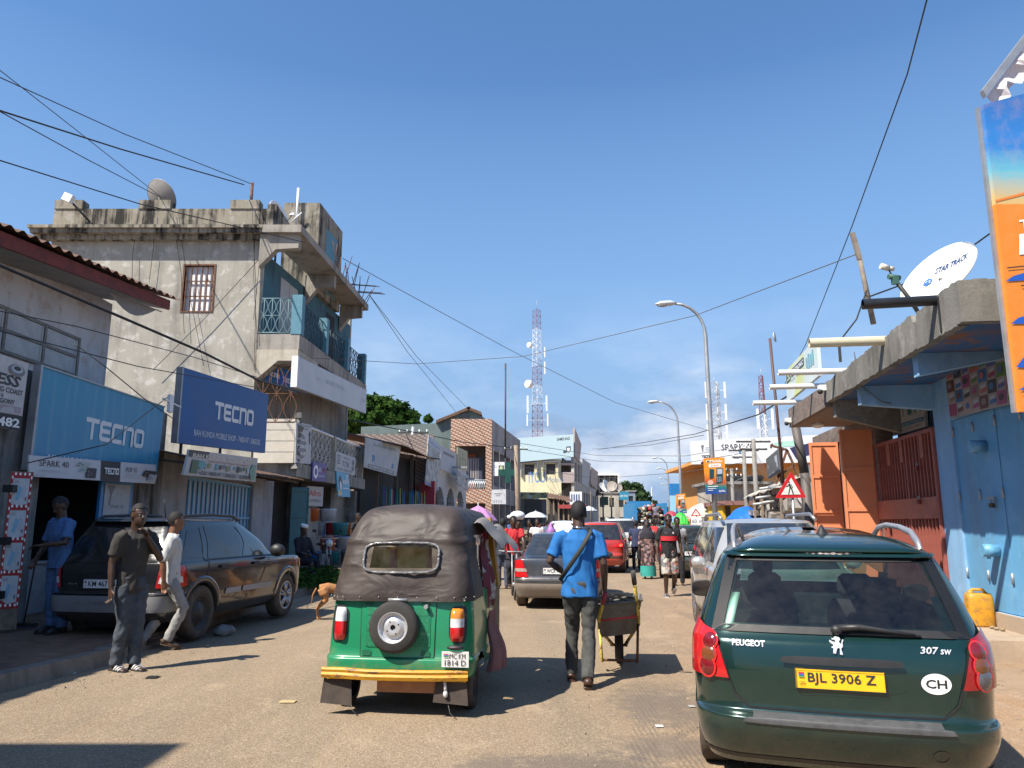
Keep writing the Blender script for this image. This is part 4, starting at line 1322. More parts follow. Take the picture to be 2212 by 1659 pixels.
for a_,b_ in zip(pts[1:],pts[2:]):
 m.board(a_+V((-.1,-.4,-.05)),b_+V((.15,-.4,-.05)),b_+V((.15,-.4,.2)),a_+V((-.1,-.4,.2)),9)
m.build('roof',M['corrug'],gh)
m=MB();a=P(1003,915,63.95);m.bb((a.x-.35,63.9,a.z-.5),(a.x+.35,63.99,a.z+.9));m.build('window',dark_glass('far_window'),gh)
ah=thing('arcade_house','small white shop with pointed arches below a row of picture signs','building',on2(48))
m=MB()
A0,A1=43.7,52.0
def arch_wall(mb,o,d,L,z0,z1,th,arches):
 """wall with round-headed openings: arches = (centre, half width, springing height)"""
 d=V((d.x,d.y,0)).normalized();n_=V((-d.y,d.x,0))*th
 N=60
 for k in range(N):
  x0,x1=L*k/N,L*(k+1)/N
  xm=(x0+x1)/2
  zb=z0
  for c,hw,sp_ in arches:
   if abs(xm-c)<hw:zb=sp_+sqrt(max(0,hw*hw-(xm-c)**2))*1.25
  if zb<z1:
   q=[V(o)+d*x0,V(o)+d*x1,V(o)+d*x1+n_,V(o)+d*x0+n_]
   mb.hexa([p_+V((0,0,zb))for p_ in q]+[p_+V((0,0,z1))for p_ in q])
arch_wall(m,on2(A0),d2,A1-A0,0,5.3,.4,[(1.5,1.15,2.3),(4.1,1.0,2.5),(6.6,1.1,2.3)])
m.build('wall',plain('white_arcade',(.47,.47,.46),.75,var=.12),ah)
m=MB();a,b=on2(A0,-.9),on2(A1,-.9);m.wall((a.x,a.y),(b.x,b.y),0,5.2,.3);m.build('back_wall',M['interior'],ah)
m=MB();a,b=on2(A0+.5,-.5),on2(A0+2.6,-.5)
for k in range(9):
 m.tube([a.lerp(b,k/8)+V((0,0,.2)),a.lerp(b,min(1,k/8+.35))+V((0,0,2.4))],.025,4);m.tube([a.lerp(b,k/8)+V((0,0,2.4)),a.lerp(b,min(1,k/8+.35))+V((0,0,.2))],.025,4)
m.build('lattice_gate',plain('pale_lattice',(.35,.34,.32),.7),ah)
M['picprint']=printed('faded_picture_print',(.38,.38,.37),(.20,.21,.21),(.45,.45,.44),4.0)
o2=lambda q,off:(q[0]+off,q[1],0)
t,p=quick_sign('tall_sign','tall faded upright sign with rows of small pictures beside the arches','sign',(918,948,952,926),(1046,1060,962,940),a=o2(L2a,.5),b=o2(L2b,.5),mat=M['picprint'])
p.rect(0,.82,1,1,M['ink_pale']);p.text('BUSINESS CENTRE',.04,.87,.05,flat('blue_ink2',(.10,.14,.32)),width=.9);p.rect(0,0,1,.06,flat('violet_ink',(.2,.2,.36)))
p.prints(t)
t,p=quick_sign('shop_sign','pale picture sign fixed above the white arches','sign',(951,986,988,952),(1013,1028,980,962),a=o2(L2a,.3),b=o2(L2b,.3),mat=plain('pale_sign',(.46,.46,.47),.6,var=.1))
p.rects([(.2+.12*k,.2,.26+.12*k,.6)for k in range(5)],M['ink_pale']);p.rects([(.15,.7,.8,.82)],M['ink_grey']);p.prints(t)
t,p=quick_sign('shop_sign','cream board with a small iron gate drawing right of the white arches','sign',(988,1010,1010,988),(1010,1018,975,965),a=o2(L2a,.35),b=o2(L2b,.35),mat=plain('cream_yellow',(.42,.38,.24),.6,var=.1))
p.rects([(.2,.1,.8,.14),(.2,.5,.8,.54),(.2,.1,.25,.5),(.5,.1,.53,.8),(.75,.1,.8,.5)],M['ink_grey']);p.prints(t)
t,p=quick_sign('shop_sign','white hanging picture sign low in front of the arches','sign',(988,1012,1012,988),(1045,1062,1028,1012),a=o2(L2a,.7),b=o2(L2b,.7),mat=M['picprint'])
p.rect(.0,.85,1,1,M['ink_pale']);p.prints(t,'print')
m=MB();c=on2(48,.2);
for z_,y_ in((5.0,47.0),(4.4,49.0)):m.bar((on2(y_).x,y_,z_),(on2(y_).x+1.2,y_-.1,z_),.12)
tag(m.build('bracket_arms',M['steel']),'pair of steel bracket arms standing out above the arches','bracket')
bt=thing('brown_building','two-storey corner building clad in brown and white cross-pattern tiles','building',(-1.7,60,0))
xL,xR=P(973,1000,60).x,P(1062,1000,60).x
X_=lambda u:P(u,1000,60).x
Z_=lambda v:P(1020,v,60).z
ztop=Z_(905)
m=MB()
holes_wall(m,(xL,60),(1,0),xR-xL,0,ztop,.4,[(X_(983)-xL,X_(1049)-xL,Z_(1057),Z_(963)),(X_(983)-xL,X_(1049)-xL,0,Z_(1087))])
m.build('front_wall',M['crossbrown'],bt)
rb=V((P(1124,1000,76).x,76,0));ra=V((xR,60.4,0));dS=(rb-ra).normalized();LS=(rb-ra).length
m=MB()
holes=[]
for k in range(5):
 x0=.8+k*(LS-1.2)/5
 holes.append((x0,x0+(LS-1.2)/5-.55,4.6,7.4));holes.append((x0,x0+(LS-1.2)/5-.55,.2,3.2))
holes_wall(m,(ra.x,ra.y),dS,LS,0,ztop,.4,holes)
m.build('side_wall',render_wall('pale_side_render',(.38,.36,.345),(.16,.14,.13),amount=.3),bt)
m=MB()
for k in range(6):
 x0=.35+k*(LS-1.2)/5
 a=ra+dS*(x0-.12);b=ra+dS*(x0+.30);n_=V((dS.y,-dS.x,0))*.04
 m.add([a+n_+V((0,0,.2)),b+n_+V((0,0,.2)),b+n_+V((0,0,7.6)),a+n_+V((0,0,7.6))],[(0,1,2,3)])
m.build('tiled_pilaster',M['crossbrown'],bt)
m=MB();m.bb((xL+.1,62.5,0),(xR-.1,62.6,ztop-.1));m.bb((xL,60.4,Z_(1057)-.25),(xR,62.5,Z_(1057)-.02));m.bb((xL,60.41,Z_(950)),(xR-.4,62.5,Z_(945)))
m.build('loggia',plain('loggia_shade',(.12,.10,.09),.9,var=.2),bt)
m=MB();m.bb((xL+.6,62.3,Z_(1057)),(xL+1.9,62.45,Z_(975)));m.build('orange_wall_panel',plain('terracotta_wall',(.30,.08,.035),.8),bt)
m=MB();q=ra+dS*LS;m.slab([(xL,60.41),(xR-.01,60.41),(q.x-.41,q.y),(xL,q.y)],ztop-.3,ztop-.1);m.build('roof',M['concrete'],bt)
m=MB()
a,b=X_(983),X_(1049);z0_,z1_=Z_(1057),Z_(1037)
for k in range(14):
 m.tube([(lerp(a,b,k/14),60.1,z0_),(lerp(a,b,(k+1)/14),60.1,z1_)],.03,4);m.tube([(lerp(a,b,k/14),60.1,z1_),(lerp(a,b,(k+1)/14),60.1,z0_)],.03,4)
m.tube([(a,60.1,z1_),(b,60.1,z1_)],.05,5);m.build('balustrade',plain('pale_blue_rail',(.5,.56,.58),.6),bt)
cl=[(.05,.05,.06),(.40,.38,.36),(.10,.09,.12),(.3,.28,.26),(.05,.06,.1)]
for k in range(5):
 m=MB();x=X_(1003+8*k);zt2=Z_(985+(k%2)*3)
 m.grid(lambda u,v,x=x,zt2=zt2:V((x+(u-.5)*.5,61+.05*sin(u*20),zt2-v*1.9)),6,2)
 tag(m.build('hung_cloth',plain('cloth_tone_%d'%k,cl[k],.8)),['black','pale patterned','dark violet','beige','navy'][k]+' cloth hung on the upper balcony of the brown tiled building','laundry','cloths on the upper balcony')
def cross_board(nm,lab,cat,us,vs,Y,mat,th=.08,dy=0.0):
 """upright board across the street at distance Y"""
 q=[P(us[0],vs[0],Y),P(us[1],vs[1],Y+dy),P(us[2],vs[2],Y+dy),P(us[3],vs[3],Y)]
 t_=thing(nm,lab,cat,q[0]);p_=Panel(*q,th);p_.board('board',mat,t_);return t_,p_
t,p=cross_board('white_sign','white sign with a portrait photo fixed to the side of the brown tiled building','sign',(1064,1090,1090,1064),(1028,1028,998,998),60.2,M['white'])
p.rect(.5,.08,.95,.75,flat('dark_green_ink',(.05,.07,.05)));p.ellipse(.72,.5,.15,.24,flat('pale_yellow_ink',(.55,.55,.35)));p.rects([(.08,.7,.4,.75),(.08,.6,.35,.64)],M['ink_pale']);p.prints(t,'print')
t,p=cross_board('white_sign','white board with small dark figures low on the side of the brown tiled building','sign',(1061,1093,1093,1062),(1089,1089,1057,1058),59.0,plain('shiny_white',(.55,.56,.57),.3))
p.rects([(.1+.12*k,.08,.13+.12*k,.28)for k in range(6)]+[(.2,.68,.7,.74),(.3,.55,.6,.6)],M['ink_grey']);p.prints(t,'print')
tt=thing('pharmacy_cross','dark green pharmacy cross sign on the side of the brown tiled building','sign',P(1097,1022,60))
m=MB();c=P(1097,1021,60);m.box(c,(.45,.3,1.6));m.bb((c.x-.75,59.85,c.z-.25),(c.x-.23,60.15,c.z+.25));m.bb((c.x+.23,59.85,c.z-.25),(c.x+.75,60.15,c.z+.25));m.build('cross',plain('pharmacy_green',(.01,.07,.055),.5),tt)
# --- yellow phone-shop building with the billboard on its roof
YI=105.0
iy=thing('cream_building','three-storey cream building with a pale billboard on the roof and blue iYOU lettering','building',P(1180,1100,YI))
xa,xb=P(1090,1000,YI).x,P(1240,1000,YI).x
xm=P(1212,1000,YI).x
ZI=lambda v:P(1180,v,YI).z
M['cream']=render_wall('cream_yellow_render',(.78,.72,.46),(.50,.44,.30),(.8,.76,.55),amount=.25,patch=.2,scale=.5)
wins=[(1133,1154,1026,1003),(1180,1200,1025,1002),(1128,1152,1097,1075)]
m=MB()
holes_wall(m,(xa,YI),(1,0),xm-xa,0,ZI(992),.4,[(P(w_[0],1000,YI).x-xa,P(w_[1],1000,YI).x-xa,ZI(w_[2]),ZI(w_[3]))for w_ in wins])
m.build('wall',M['cream'],iy)
M['winframe']=plain('slate_window_trim',(.13,.15,.19),.7);
for k,w_ in enumerate(wins):
 x0,x1,z0_,z1_=P(w_[0],1000,YI).x,P(w_[1],1000,YI).x,ZI(w_[2]),ZI(w_[3])
 m=MB();m.bb((x0-.35,YI-.4,z1_+.2),(x1+.35,YI-.01,z1_+.35));m.bb((x0-.5,YI-.4,z0_-.2),(x0-.35,YI-.01,z1_+.35));m.bb((x1+.35,YI-.4,z0_-.2),(x1+.5,YI-.01,z1_+.35))
 wn=m.build('window',M['winframe']if k<2 else plain('blue_trim',(.05,.16,.36),.6),iy)
 m=MB();m.bb((x0,YI+.2,z0_),(x1,YI+.25,z1_));m.build('pane',plain('dark_curtained_pane',(.05,.045,.045),.5,var=.4,scale=2),wn)
 m=MB()
 for q in range(4):m.bar((lerp(x0,x1,(q+.5)/4),YI+.05,z0_),(lerp(x0,x1,(q+.5)/4),YI+.05,z1_),.05)
 m.build('window_bars',M['dusky'],wn)
fl=[ZI(1078),ZI(1038),ZI(992)]
m=MB();m.bb((xm,YI+2.2,0),(xb-.3,YI+2.3,ZI(992)));m.build('loggia_back',plain('loggia_shade',(.12,.10,.09),.9,var=.2),iy)
m=MB()
for z in(ZI(1038),ZI(992)-.5,ZI(1080)):m.bb((xm,YI,z-.3),(xb,YI+2.2,z))
m.bb((xm,YI,ZI(1038)),(xb,YI+.2,ZI(1020)))
m.build('loggia_floor',plain('pinkish_render',(.38,.32,.30),.85,var=.15),iy)
sE=V((P(1291,1000,137).x,137,0));sA=V((xb,YI+.2,0));dI=(sE-sA).normalized();LI=(sE-sA).length
m=MB();holes=[]
for k in range(10):
 x0=.8+k*LI/10
 for z0_,z1_ in((3.6,6.2),(7.4,10.0)):holes.append((x0,x0+LI/10-1.0,z0_,z1_))
holes_wall(m,(sA.x,sA.y),dI,LI,0,10.6,.4,holes);m.build('side_wall',plain('grey_side_render',(.40,.38,.35),.85,var=.15,scale=.5),iy)
m=MB();n_=V((-dI.y,dI.x,0));a,b=sA+n_*1.5,sE+n_*1.5;m.wall((a.x,a.y),(b.x,b.y),0,10.5,.2);m.build('side_back',M['interior'],iy)
m=MB();q=sE;m.slab([(xa,YI+.41),(xb-.01,YI+.41),(q.x-.5,q.y),(xa,q.y)],ZI(992)-.4,ZI(992)-.1);m.build('roof',M['concrete'],iy)
wp=Panel((xa,YI-.0,0),(xm,YI,0),(xm,YI,ZI(992)),(xa,YI,ZI(992)))
ua=lambda u:(P(u,1050,YI).x-xa)/(xm-xa);vb=lambda v:ZI(v)/ZI(992)
wp.text('iYOU',ua(1142),vb(1043),vb(1019)-vb(1043),flat('iyou_blue',(.17,.30,.52)),width=ua(1178)-ua(1142),bold=.015)
wp.text('Mobile',ua(1181),vb(1042),vb(1030)-vb(1042),flat('iyou_slate',(.20,.27,.36)),width=ua(1218)-ua(1181))
wp.prints(iy)
t,p=cross_board('billboard','pale blue phone billboard with a shield emblem on the roof of the cream building','billboard',(1100,1239,1239,1100),(1000,987,938,948),YI-.5,plain('pale_blue_vinyl',(.46,.60,.64),.4,var=.05),th=.5)
p.text('SAMSUNG',.74,.76,.13,M['black_print'],width=.2,bold=.02)
p.poly([(.885,.25),(.925,.2),(.955,.3),(.955,.48),(.885,.48)],flat('dark_slate',(.06,.08,.1)));p.poly([(.9,.28),(.92,.25),(.94,.3),(.94,.42),(.9,.42)],M['white_print']);p.rect(.84,.2,.885,.32,flat('dark_slate',(.06,.08,.1)))
p.poly([(.0,.5),(.06,.55),(.12,.9),(.02,.98)],flat('sky_print',(.10,.42,.75)));p.poly([(.06,.6),(.14,.62),(.12,.8)],flat('sun_print',(.72,.62,.2)));p.poly([(.0,.25),(.1,.32),(.14,.42),(.02,.45)],flat('sky_print',(.10,.42,.75)));p.rects([(.3,.42,.36,.44),(.45,.43,.5,.455),(.6,.45,.64,.47)],M['ink_pale'])
p.prints(t,'print')
def side_board(nm,lab,us,vs,Y0,Y1,mat):
 q=[P(us[0],vs[0],Y0),P(us[1],vs[1],Y1),P(us[2],vs[2],Y1),P(us[3],vs[3],Y0)]
 t_=thing(nm,lab,'billboard',q[0]);p_=Panel(*q,.3);p_.board('board',mat,t_);return t_,p_
fadeb=plain('faded_pink_board',(.36,.29,.26),.6,var=.12,scale=.5)
side_board('billboard','brownish side billboard on the roof corner of the cream building',(1242,1252,1256,1242),(985,1000,960,925),105.5,110,fadeb)
side_board('billboard','pale blue and pink side billboard beside the cream building',(1257,1272,1276,1258),(1045,1055,1002,990),113,122,plain('faded_blue_pink_board',(.38,.40,.42),.6,var=.12))
side_board('billboard','smallest faded side billboard furthest along the cream building',(1276,1290,1292,1277),(1045,1058,1020,1008),124,134,fadeb)
kt=thing('shutter_kiosk','grey roller-shutter kiosk under a leafy picture board near the wooden pole','kiosk',P(1155,1110,78))
m=MB();a,b=P(1122,1108,78),P(1181,1068,78);m.bb((a.x,78,0),(b.x,82,P(1150,1078,78).z));m.build('wall',plain('dark_grey_kiosk',(.14,.14,.135),.8,var=.2),kt)
m=MB()
zt2=P(1150,1080,78).z
for k in range(18):m.box(((a.x+b.x)/2,77.97,.2+k*zt2/18.5),(b.x-a.x-1.0,.05,zt2/22),rot=Matrix.Rotation(.3,3,'X'))
m.build('roller_shutter',plain('shutter_grey',(.10,.105,.11),.6,.4),kt)
t,p=cross_board('picture_board','long leaf-patterned picture board above the roller-shutter kiosk','sign',(1121,1183,1183,1121),(1078,1076,1064,1063),77.6,printed('leafy_print',(.36,.40,.34),(.07,.11,.04),(.30,.27,.10),2.2))
mk=thing('market_stall','row of timber market stalls with tin roofs right of the roller-shutter kiosk','stall',P(1210,1110,84))
m=MB();a,b=P(1184,1075,84),P(1226,1085,84)
m.grid(lambda u,v:V((lerp(a.x-.2,b.x+.4,u),lerp(82.5,87,v),lerp(a.z,b.z,u)+v*.7+.08*sin(u*60))),40,2);m.build('roof',M['corrug'],mk)
m=MB();m.bb((a.x,86,0),(b.x,86.2,a.z));m.build('back_wall',M['interior'],mk)
for k in range(5):
 m=MB();x=lerp(a.x,b.x,k/4);m.bar((x,82.8,0),(x,82.8,lerp(a.z,b.z,k/4)),.14);m.build('post',M['wood'],mk)
m=MB();m.bb((a.x+1,82.4,a.z-1.2),(a.x+4,82.6,a.z-.8));m.build('red_awning',plain('faded_red',(.36,.06,.06),.7),mk)
t,p=cross_board('picture_board','white phone picture board at the foot of the cream building','sign',(1231,1257,1257,1231),(1090,1090,1062,1062),96,M['white'])
p.rects([(.1+.2*k,.2+.1*(k%2),.22+.2*k,.8)for k in range(4)],M['ink_blue']);p.prints(t,'print')
def simple_house(nm,lab,us,vtop,Y,depth,mat,nwin=3,floors=1,cat='building',slant=0.0):
 a,b=P(us[0],vtop,Y),P(us[1],vtop,Y)
 t_=thing(nm,lab,cat,((a.x+b.x)/2,Y,0))
 mm=MB();W=b.x-a.x;zt_=a.z
 hl=[]
 fh=zt_/floors
 for f_ in range(floors):
  for k in range(nwin):
   x0=W*(k+.25)/nwin;hl.append((x0,x0+W/nwin*.5,f_*fh+fh*.3,f_*fh+fh*.78))
 holes_wall(mm,(a.x,Y),(1,0),W,0,zt_,.3,hl)
 mm.bb((a.x,Y+.3,0),(a.x+.3,Y+depth,zt_));mm.bb((b.x-.3,Y+.3,0),(b.x,Y+depth,zt_));mm.bb((a.x+.3,Y+.6,0),(b.x-.3,Y+.7,zt_-.1))
 mm.build('wall',mat,t_)
 for h_ in hl:
  m2=MB();m2.bb((a.x+h_[0],Y+.18,h_[2]),(a.x+h_[1],Y+.22,h_[3]));m2.build('window',plain('dark_window',(.03,.032,.035),.4),t_)
 m2=MB();m2.bb((a.x-.2,Y-.2,zt_),(b.x+.2,Y+depth,zt_+.25));m2.build('roof',M['concrete'],t_)
 return t_,a,b
simple_house('white_house','peeling white house with satellite dishes on its roof under the black billboard frame',(1290,1352),1066,142,10,render_wall('peeling_white',(.52,.48,.40),(.2,.17,.13),amount=.4,scale=.4),3,2)
for k,(u,v,r_,aim)in enumerate(((1304,1052,1.0,(.6,-.6,.5)),(1312,1050,1.35,(.8,-.5,.4)),(1321,1050,1.0,(-.2,-.9,.3)),(1336,1052,.8,(.3,-.9,.3)))):
 c=P(u,v,144);dish('satellite_dish',['narrow white satellite dish, leftmost of four on the far white house','largest white satellite dish on the far white house, seen edge-on','brownish satellite dish on a mast on the far white house','rightmost small brown satellite dish on the far white house'][k],c,r_,aim,M['white']if k<2 else plain('dish_brown',(.30,.26,.22),.7),arm=False,mast=(c.x,c.y+.4,P(u,1066,144).z))
bf=thing('roof_hoarding','black back of a large billboard frame standing behind the far white house','billboard',P(1312,1066,150))
m=MB();a,b=P(1289,1066,150),P(1334,1027,150);m.bb((a.x,150,a.z),(b.x,150.3,b.z));m.build('panel',plain('black_panel',(.03,.032,.036),.7),bf)
m=MB();m.bb((a.x-.2,149.7,b.z),(b.x+.3,150.4,b.z+.35));m.bb((b.x,149.7,0),(b.x+.3,150.4,b.z));m.build('rim',M['white'],bf)
for k in range(4):
 m=MB();x=lerp(a.x,b.x,(k+.5)/4);m.bar((x,149.8,a.z),(x,149.8,b.z),.2);m.build('strut',M['dusky'],bf)
simple_house('blue_sign_house','narrow far house with a teal sign and blue banners right of the peeling white house',(1353,1372),1062,150,10,plain('far_blue_grey',(.20,.25,.30),.8,var=.2),1,2)
t,p=cross_board('teal_sign','teal shop sign with white lettering on the far narrow house','sign',(1338,1358,1358,1338),(1080,1080,1062,1062),141,plain('teal_vinyl',(.03,.23,.36),.5))
p.text('sign shop',.1,.4,.3,M['white_print'],width=.8);p.prints(t)
simple_house('brown_hut','low dark hut at the far end of the left row beside the blue truck',(1364,1386),1098,120,6,M['darkwood'],1,1,'hut')
simple_house('cream_house','tiny cream house far away between the trees',(1393,1416),1096,230,10,plain('far_cream',(.6,.52,.42),.8),2,1)
tt=thing('speaker_post','dark pole carrying a horn speaker and a green box, by the far white house','post',P(1302,1110,110))
m=MB();c=P(1303,1110,110);m.tube([(c.x,110,0),(c.x,110,P(1303,1065,110).z)],.12,6);m.build('post',M['dusky'],tt)
m=MB();c=P(1306,1082,110);m.box(c,(1.0,.5,1.2));m.build('box',plain('dark_green_box',(.02,.05,.035),.6),tt)
m=MB();c=P(1298,1067,110);m.lathe([(.12,0),(.2,.3),(.5,.6)],c,(-.9,-.3,.2),12);m.build('horn',M['dusky'],tt)
# --- trees
def leaf_mat(name,dark,light):
 s=NT(name)
 oi=s.n('ShaderNodeObjectInfo')
 f=s.ramp(s.noise(.9,5,.7),.3,.7)
 geo=s.n('ShaderNodeNewGeometry')
 f2=s.ramp(s.noise(9.0,2,.6),.3,.7)
 c=s.mix(s.math('ADD',s.math('MULTIPLY',f,.6),s.math('MULTIPLY',f2,.4)),dark,light)
 s.t.nodes.remove(s.b)
 d=s.n('ShaderNodeBsdfDiffuse');tr=s.n('ShaderNodeBsdfTranslucent');mx=s.n('ShaderNodeMixShader');mx.inputs[0].default_value=.25
 s.l(c,d.inputs[0]);s.l(c,tr.inputs[0]);s.l(d.outputs[0],mx.inputs[1]);s.l(tr.outputs[0],mx.inputs[2]);s.l(mx.outputs[0],s.out.inputs[0])
 return s.mat
M['leaf']=leaf_mat('tree_leaves',(.016,.042,.010),(.065,.125,.028))
M['leaf_far']=leaf_mat('far_tree_leaves',(.025,.055,.025),(.075,.12,.05))
M['bark']=plain('bark',(.10,.08,.06),.9,var=.3,scale=6)
def tree(nm,lab,base,lumps,leafsize,nleaf,mat,seed,group=None,trunk_r=.35):
 """lumps: (centre, radii) of the crown; leaves lie mostly near each lump's shell"""
 rg=random.Random(seed)
 t_=thing(nm,lab,'tree',base,group=group)
 mm=MB();c0=V(base);top=lumps[0][0]
 fork=c0.lerp(V((top.x,top.y,top.z)),.45)
 mm.tube([c0,c0.lerp(fork,.5)+V((.1,.1,0)),fork],[trunk_r,trunk_r*.8,trunk_r*.65],8)
 for c,r_ in lumps:mm.tube([fork,fork.lerp(c,.55)+V((0,0,.3)),c],[trunk_r*.5,trunk_r*.3,trunk_r*.1],6)
 mm.build('trunk',M['bark'],t_)
 mm=MB()
 wt=[r_[0]*r_[1]*r_[2]for c,r_ in lumps];tot=sum(wt)
 for(c,r_),w_ in zip(lumps,wt):
  for _ in range(int(nleaf*w_/tot)):
   d_=V((rg.gauss(0,1),rg.gauss(0,1),rg.gauss(0,1))).normalized()
   k=rg.random()**.35
   bump_=.80+.42*mnoise.noise(d_*2.6+c)+.26*mnoise.noise(d_*5.5+c)
   q=c+V((d_.x*r_[0],d_.y*r_[1],d_.z*r_[2]))*k*bump_
   sz=leafsize*rg.uniform(.6,1.3)
   nn=(d_*.7+V((rg.gauss(0,.5),rg.gauss(0,.5),rg.gauss(.3,.5)))).normalized()
   a_=nn.orthogonal().normalized();a_=Matrix.Rotation(rg.uniform(0,6.28),3,nn)@a_;b_=nn.cross(a_)
   mm.add([q-a_*sz,q-b_*sz*.55,q+a_*sz,q+b_*sz*.55],[(0,1,2,3)])
 mm.build('crown',mat,t_)
 return t_
def lump(u,v,Y,rw,rh,rd=None):
 k=Y/FPX
 return(P(u,v,Y),(rw*k,(rd or rw)*k,rh*k))
tb_=P(800,1000,75)
tree('tree','big dense green tree rising behind the low shops right of the grey building',(tb_.x,75,0),[lump(800,905,75,62,50),lump(755,905,76,45,42),lump(850,905,75,55,44),lump(885,925,76,34,32),lump(820,880,77,44,30),lump(725,925,76,35,40)],.34,15000,M['leaf'],5)
tree('tree','small green tree top just left of the sloping grey-green roof',(P(925,950,72).x,72,0),[lump(925,905,72,11,9),lump(893,912,72,12,7)],.22,900,M['leaf'],6,trunk_r=.15)
tree('tree','round dark green tree far down the street, left of the lamp posts',(P(1360,1100,190).x,190,0),[lump(1352,1058,190,20,20),lump(1372,1062,191,20,24),lump(1385,1080,190,22,24),lump(1365,1085,192,24,20)],.6,4500,M['leaf_far'],8)
tree('tree','low far treetops in the gap at the end of the street',(P(1400,1100,260).x,260,0),[lump(1398,1092,260,12,8),lump(1411,1090,262,10,9)],.7,1500,M['leaf_far'],9)
tree('tree','dark treetops at the vanishing point of the street right of the gap',(P(1430,1105,270).x,270,0),[lump(1432,1108,270,16,10),lump(1446,1104,272,12,9)],.8,1500,M['leaf_far'],10)
tree('tree','dark green tree behind the second street lamp and the blue shop',(P(1470,1100,160).x,160,0),[lump(1462,1082,160,16,26),lump(1478,1070,161,17,22),lump(1495,1068,160,16,18)],.5,3200,M['leaf_far'],12)
# --- lattice towers
M['mastred']=plain('mast_red',(.20,.065,.065),.6);M['mastwhite']=plain('mast_white',(.72,.73,.75),.5);M['mastgrey']=plain('mast_grey',(.42,.43,.44),.55,.3)
def lattice(nm,lab,base,h,w0,w1,bands,nseg,r,equip=()):
 t_=thing(nm,lab,'tower',base)
 mbs={k:MB()for k in set(bands)}
 b=V(base)
 def corner(k,f):
  w_=lerp(w0,w1,f)/2
  return b+V((w_*cos(2*pi*k/3+.5),w_*sin(2*pi*k/3+.5),h*f))
 for s_ in range(nseg):
  f0,f1=s_/nseg,(s_+1)/nseg
  mm=mbs[bands[int(f0*len(bands))]]
  for k in range(3):
   mm.tube([corner(k,f0),corner(k,f1)],r,5,caps=False)
   mm.tube([corner(k,f0),corner((k+1)%3,f1)],r*.55,4,caps=False);mm.tube([corner((k+1)%3,f0),corner(k,f1)],r*.55,4,caps=False);mm.tube([corner(k,f1),corner((k+1)%3,f1)],r*.55,4,caps=False)
 for k,mm in mbs.items():tag(mm.build('%s_section'%k,M['mast'+k],t_),kind='stuff')
 for typ,f,off,sz in equip:
  mm=MB();c=b+V((off[0],off[1],h*f))
  if typ=='drum':mm.tube([c,c+V((off[0],off[1]-.5,0)).normalized()*sz*.6],sz/2,14);nm2='drum_antenna'
  else:mm.box(c,(sz*.10,sz*.08,sz));mm.bar(c,b+V((0,0,h*f)),.05);nm2='panel_antenna'
  mm.build(nm2,M['white'],t_)
 mm=MB();mm.tube([b+V((0,0,h)),b+V((0,0,h+h*.045))],r*.5,5);mm.build('rod',M['mastgrey'],t_)
 return t_
tw=P(1161,945,155);h_=P(1160,670,155).z
lattice('radio_tower','tall red and white lattice radio tower behind the cream building',(tw.x,155,0),h_,2.9,1.9,['red','white','red','white','red','red','white','red','white','white','red'],34,.045,[('drum',.83,(-1.3,-.8),1.1),('drum',.65,(-1.4,-.8),1.6),('panel',.8,(1.6,-.4),2.2),('panel',.73,(1.6,.2),2.6),('panel',.565,(1.9,-.5),3.2),('panel',.56,(-2.0,-.4),3.6),('panel',.49,(2.1,-.4),2.6),('panel',.49,(-2.1,-.2),2.4)])
tw=P(1548,945,120);h_=P(1548,828,120).z
lattice('radio_tower','grey lattice mast with many panel antennas behind the first street lamp',(tw.x,120,0),h_,2.2,2.0,['grey'],14,.055,[('panel',f,(dx,-.6),2.6)for f in(.66,.8,.95)for dx in(-1.5,1.5,.2)])
tw=P(1652,945,112);h_=P(1652,812,112).z
lattice('radio_tower','slim lattice mast with red top section behind the phone billboard',(tw.x,112,0),h_,2.2,.7,['white','white','white','red'],16,.06,[('panel',.72,(-1.0,-.4),3.0),('panel',.72,(1.2,-.4),3.0)])
m=MB();c=P(1092,785,62);c0=P(1092,960,62);m.tube([(c.x,62,P(1092,950,62).z-1.5),c],.07,6)
tag(m.build('antenna_pole',M['dusky']),'thin black antenna pole on the brown tiled building','pole')
m=MB();c=P(1407,1042,220);m.tube([(c.x,220,0),(c.x,220,P(1406,1052,220).z)],.15,5)
tag(m.build('antenna_pole',M['mastgrey']),'thin far grey mast above the trees at the end of the street','pole')
# --- right side: the low blue and orange shop building
dW=V((sin(R(8)),cos(R(8)),0));nW=V((-cos(R(8)),sin(R(8)),0))
W0=V((6.5,10.65,0))
WP=lambda u,v,off=0.0:PL(u,v,W0+nW*off,W0+nW*off+dW)
def wat(p,off=0.0):
 return(V((p.x,p.y,0))-W0).dot(dW)
def wpt(s_,off=0.0,z=0.0):
 return W0+dW*s_+nW*off+V((0,0,z))
M['bluerender']=render_wall('sky_blue_render',(.24,.44,.67),(.16,.19,.21),(.34,.54,.74),amount=.25,streak=.35,patch=.35,rough=.75,bump=.35)
M['bluedoor']=render_wall('blue_sheet_door',(.13,.36,.59),(.14,.17,.18),(.22,.46,.66),amount=.25,streak=.5,patch=.3,rough=.5,bump=.12)
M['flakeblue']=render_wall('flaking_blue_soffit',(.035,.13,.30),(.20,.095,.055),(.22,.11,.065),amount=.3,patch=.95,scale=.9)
M['fasciaconc']=render_wall('cracked_concrete_fascia',(.21,.20,.18),(.05,.047,.042),(.33,.31,.275),amount=.55,streak=.15,patch=.5,bump=.6)
M['tilestep']=render_wall('sandy_step_render',(.40,.31,.225),(.22,.165,.12),(.46,.38,.29),amount=.3,patch=.4)
s=NT('stone_strip_tiles')
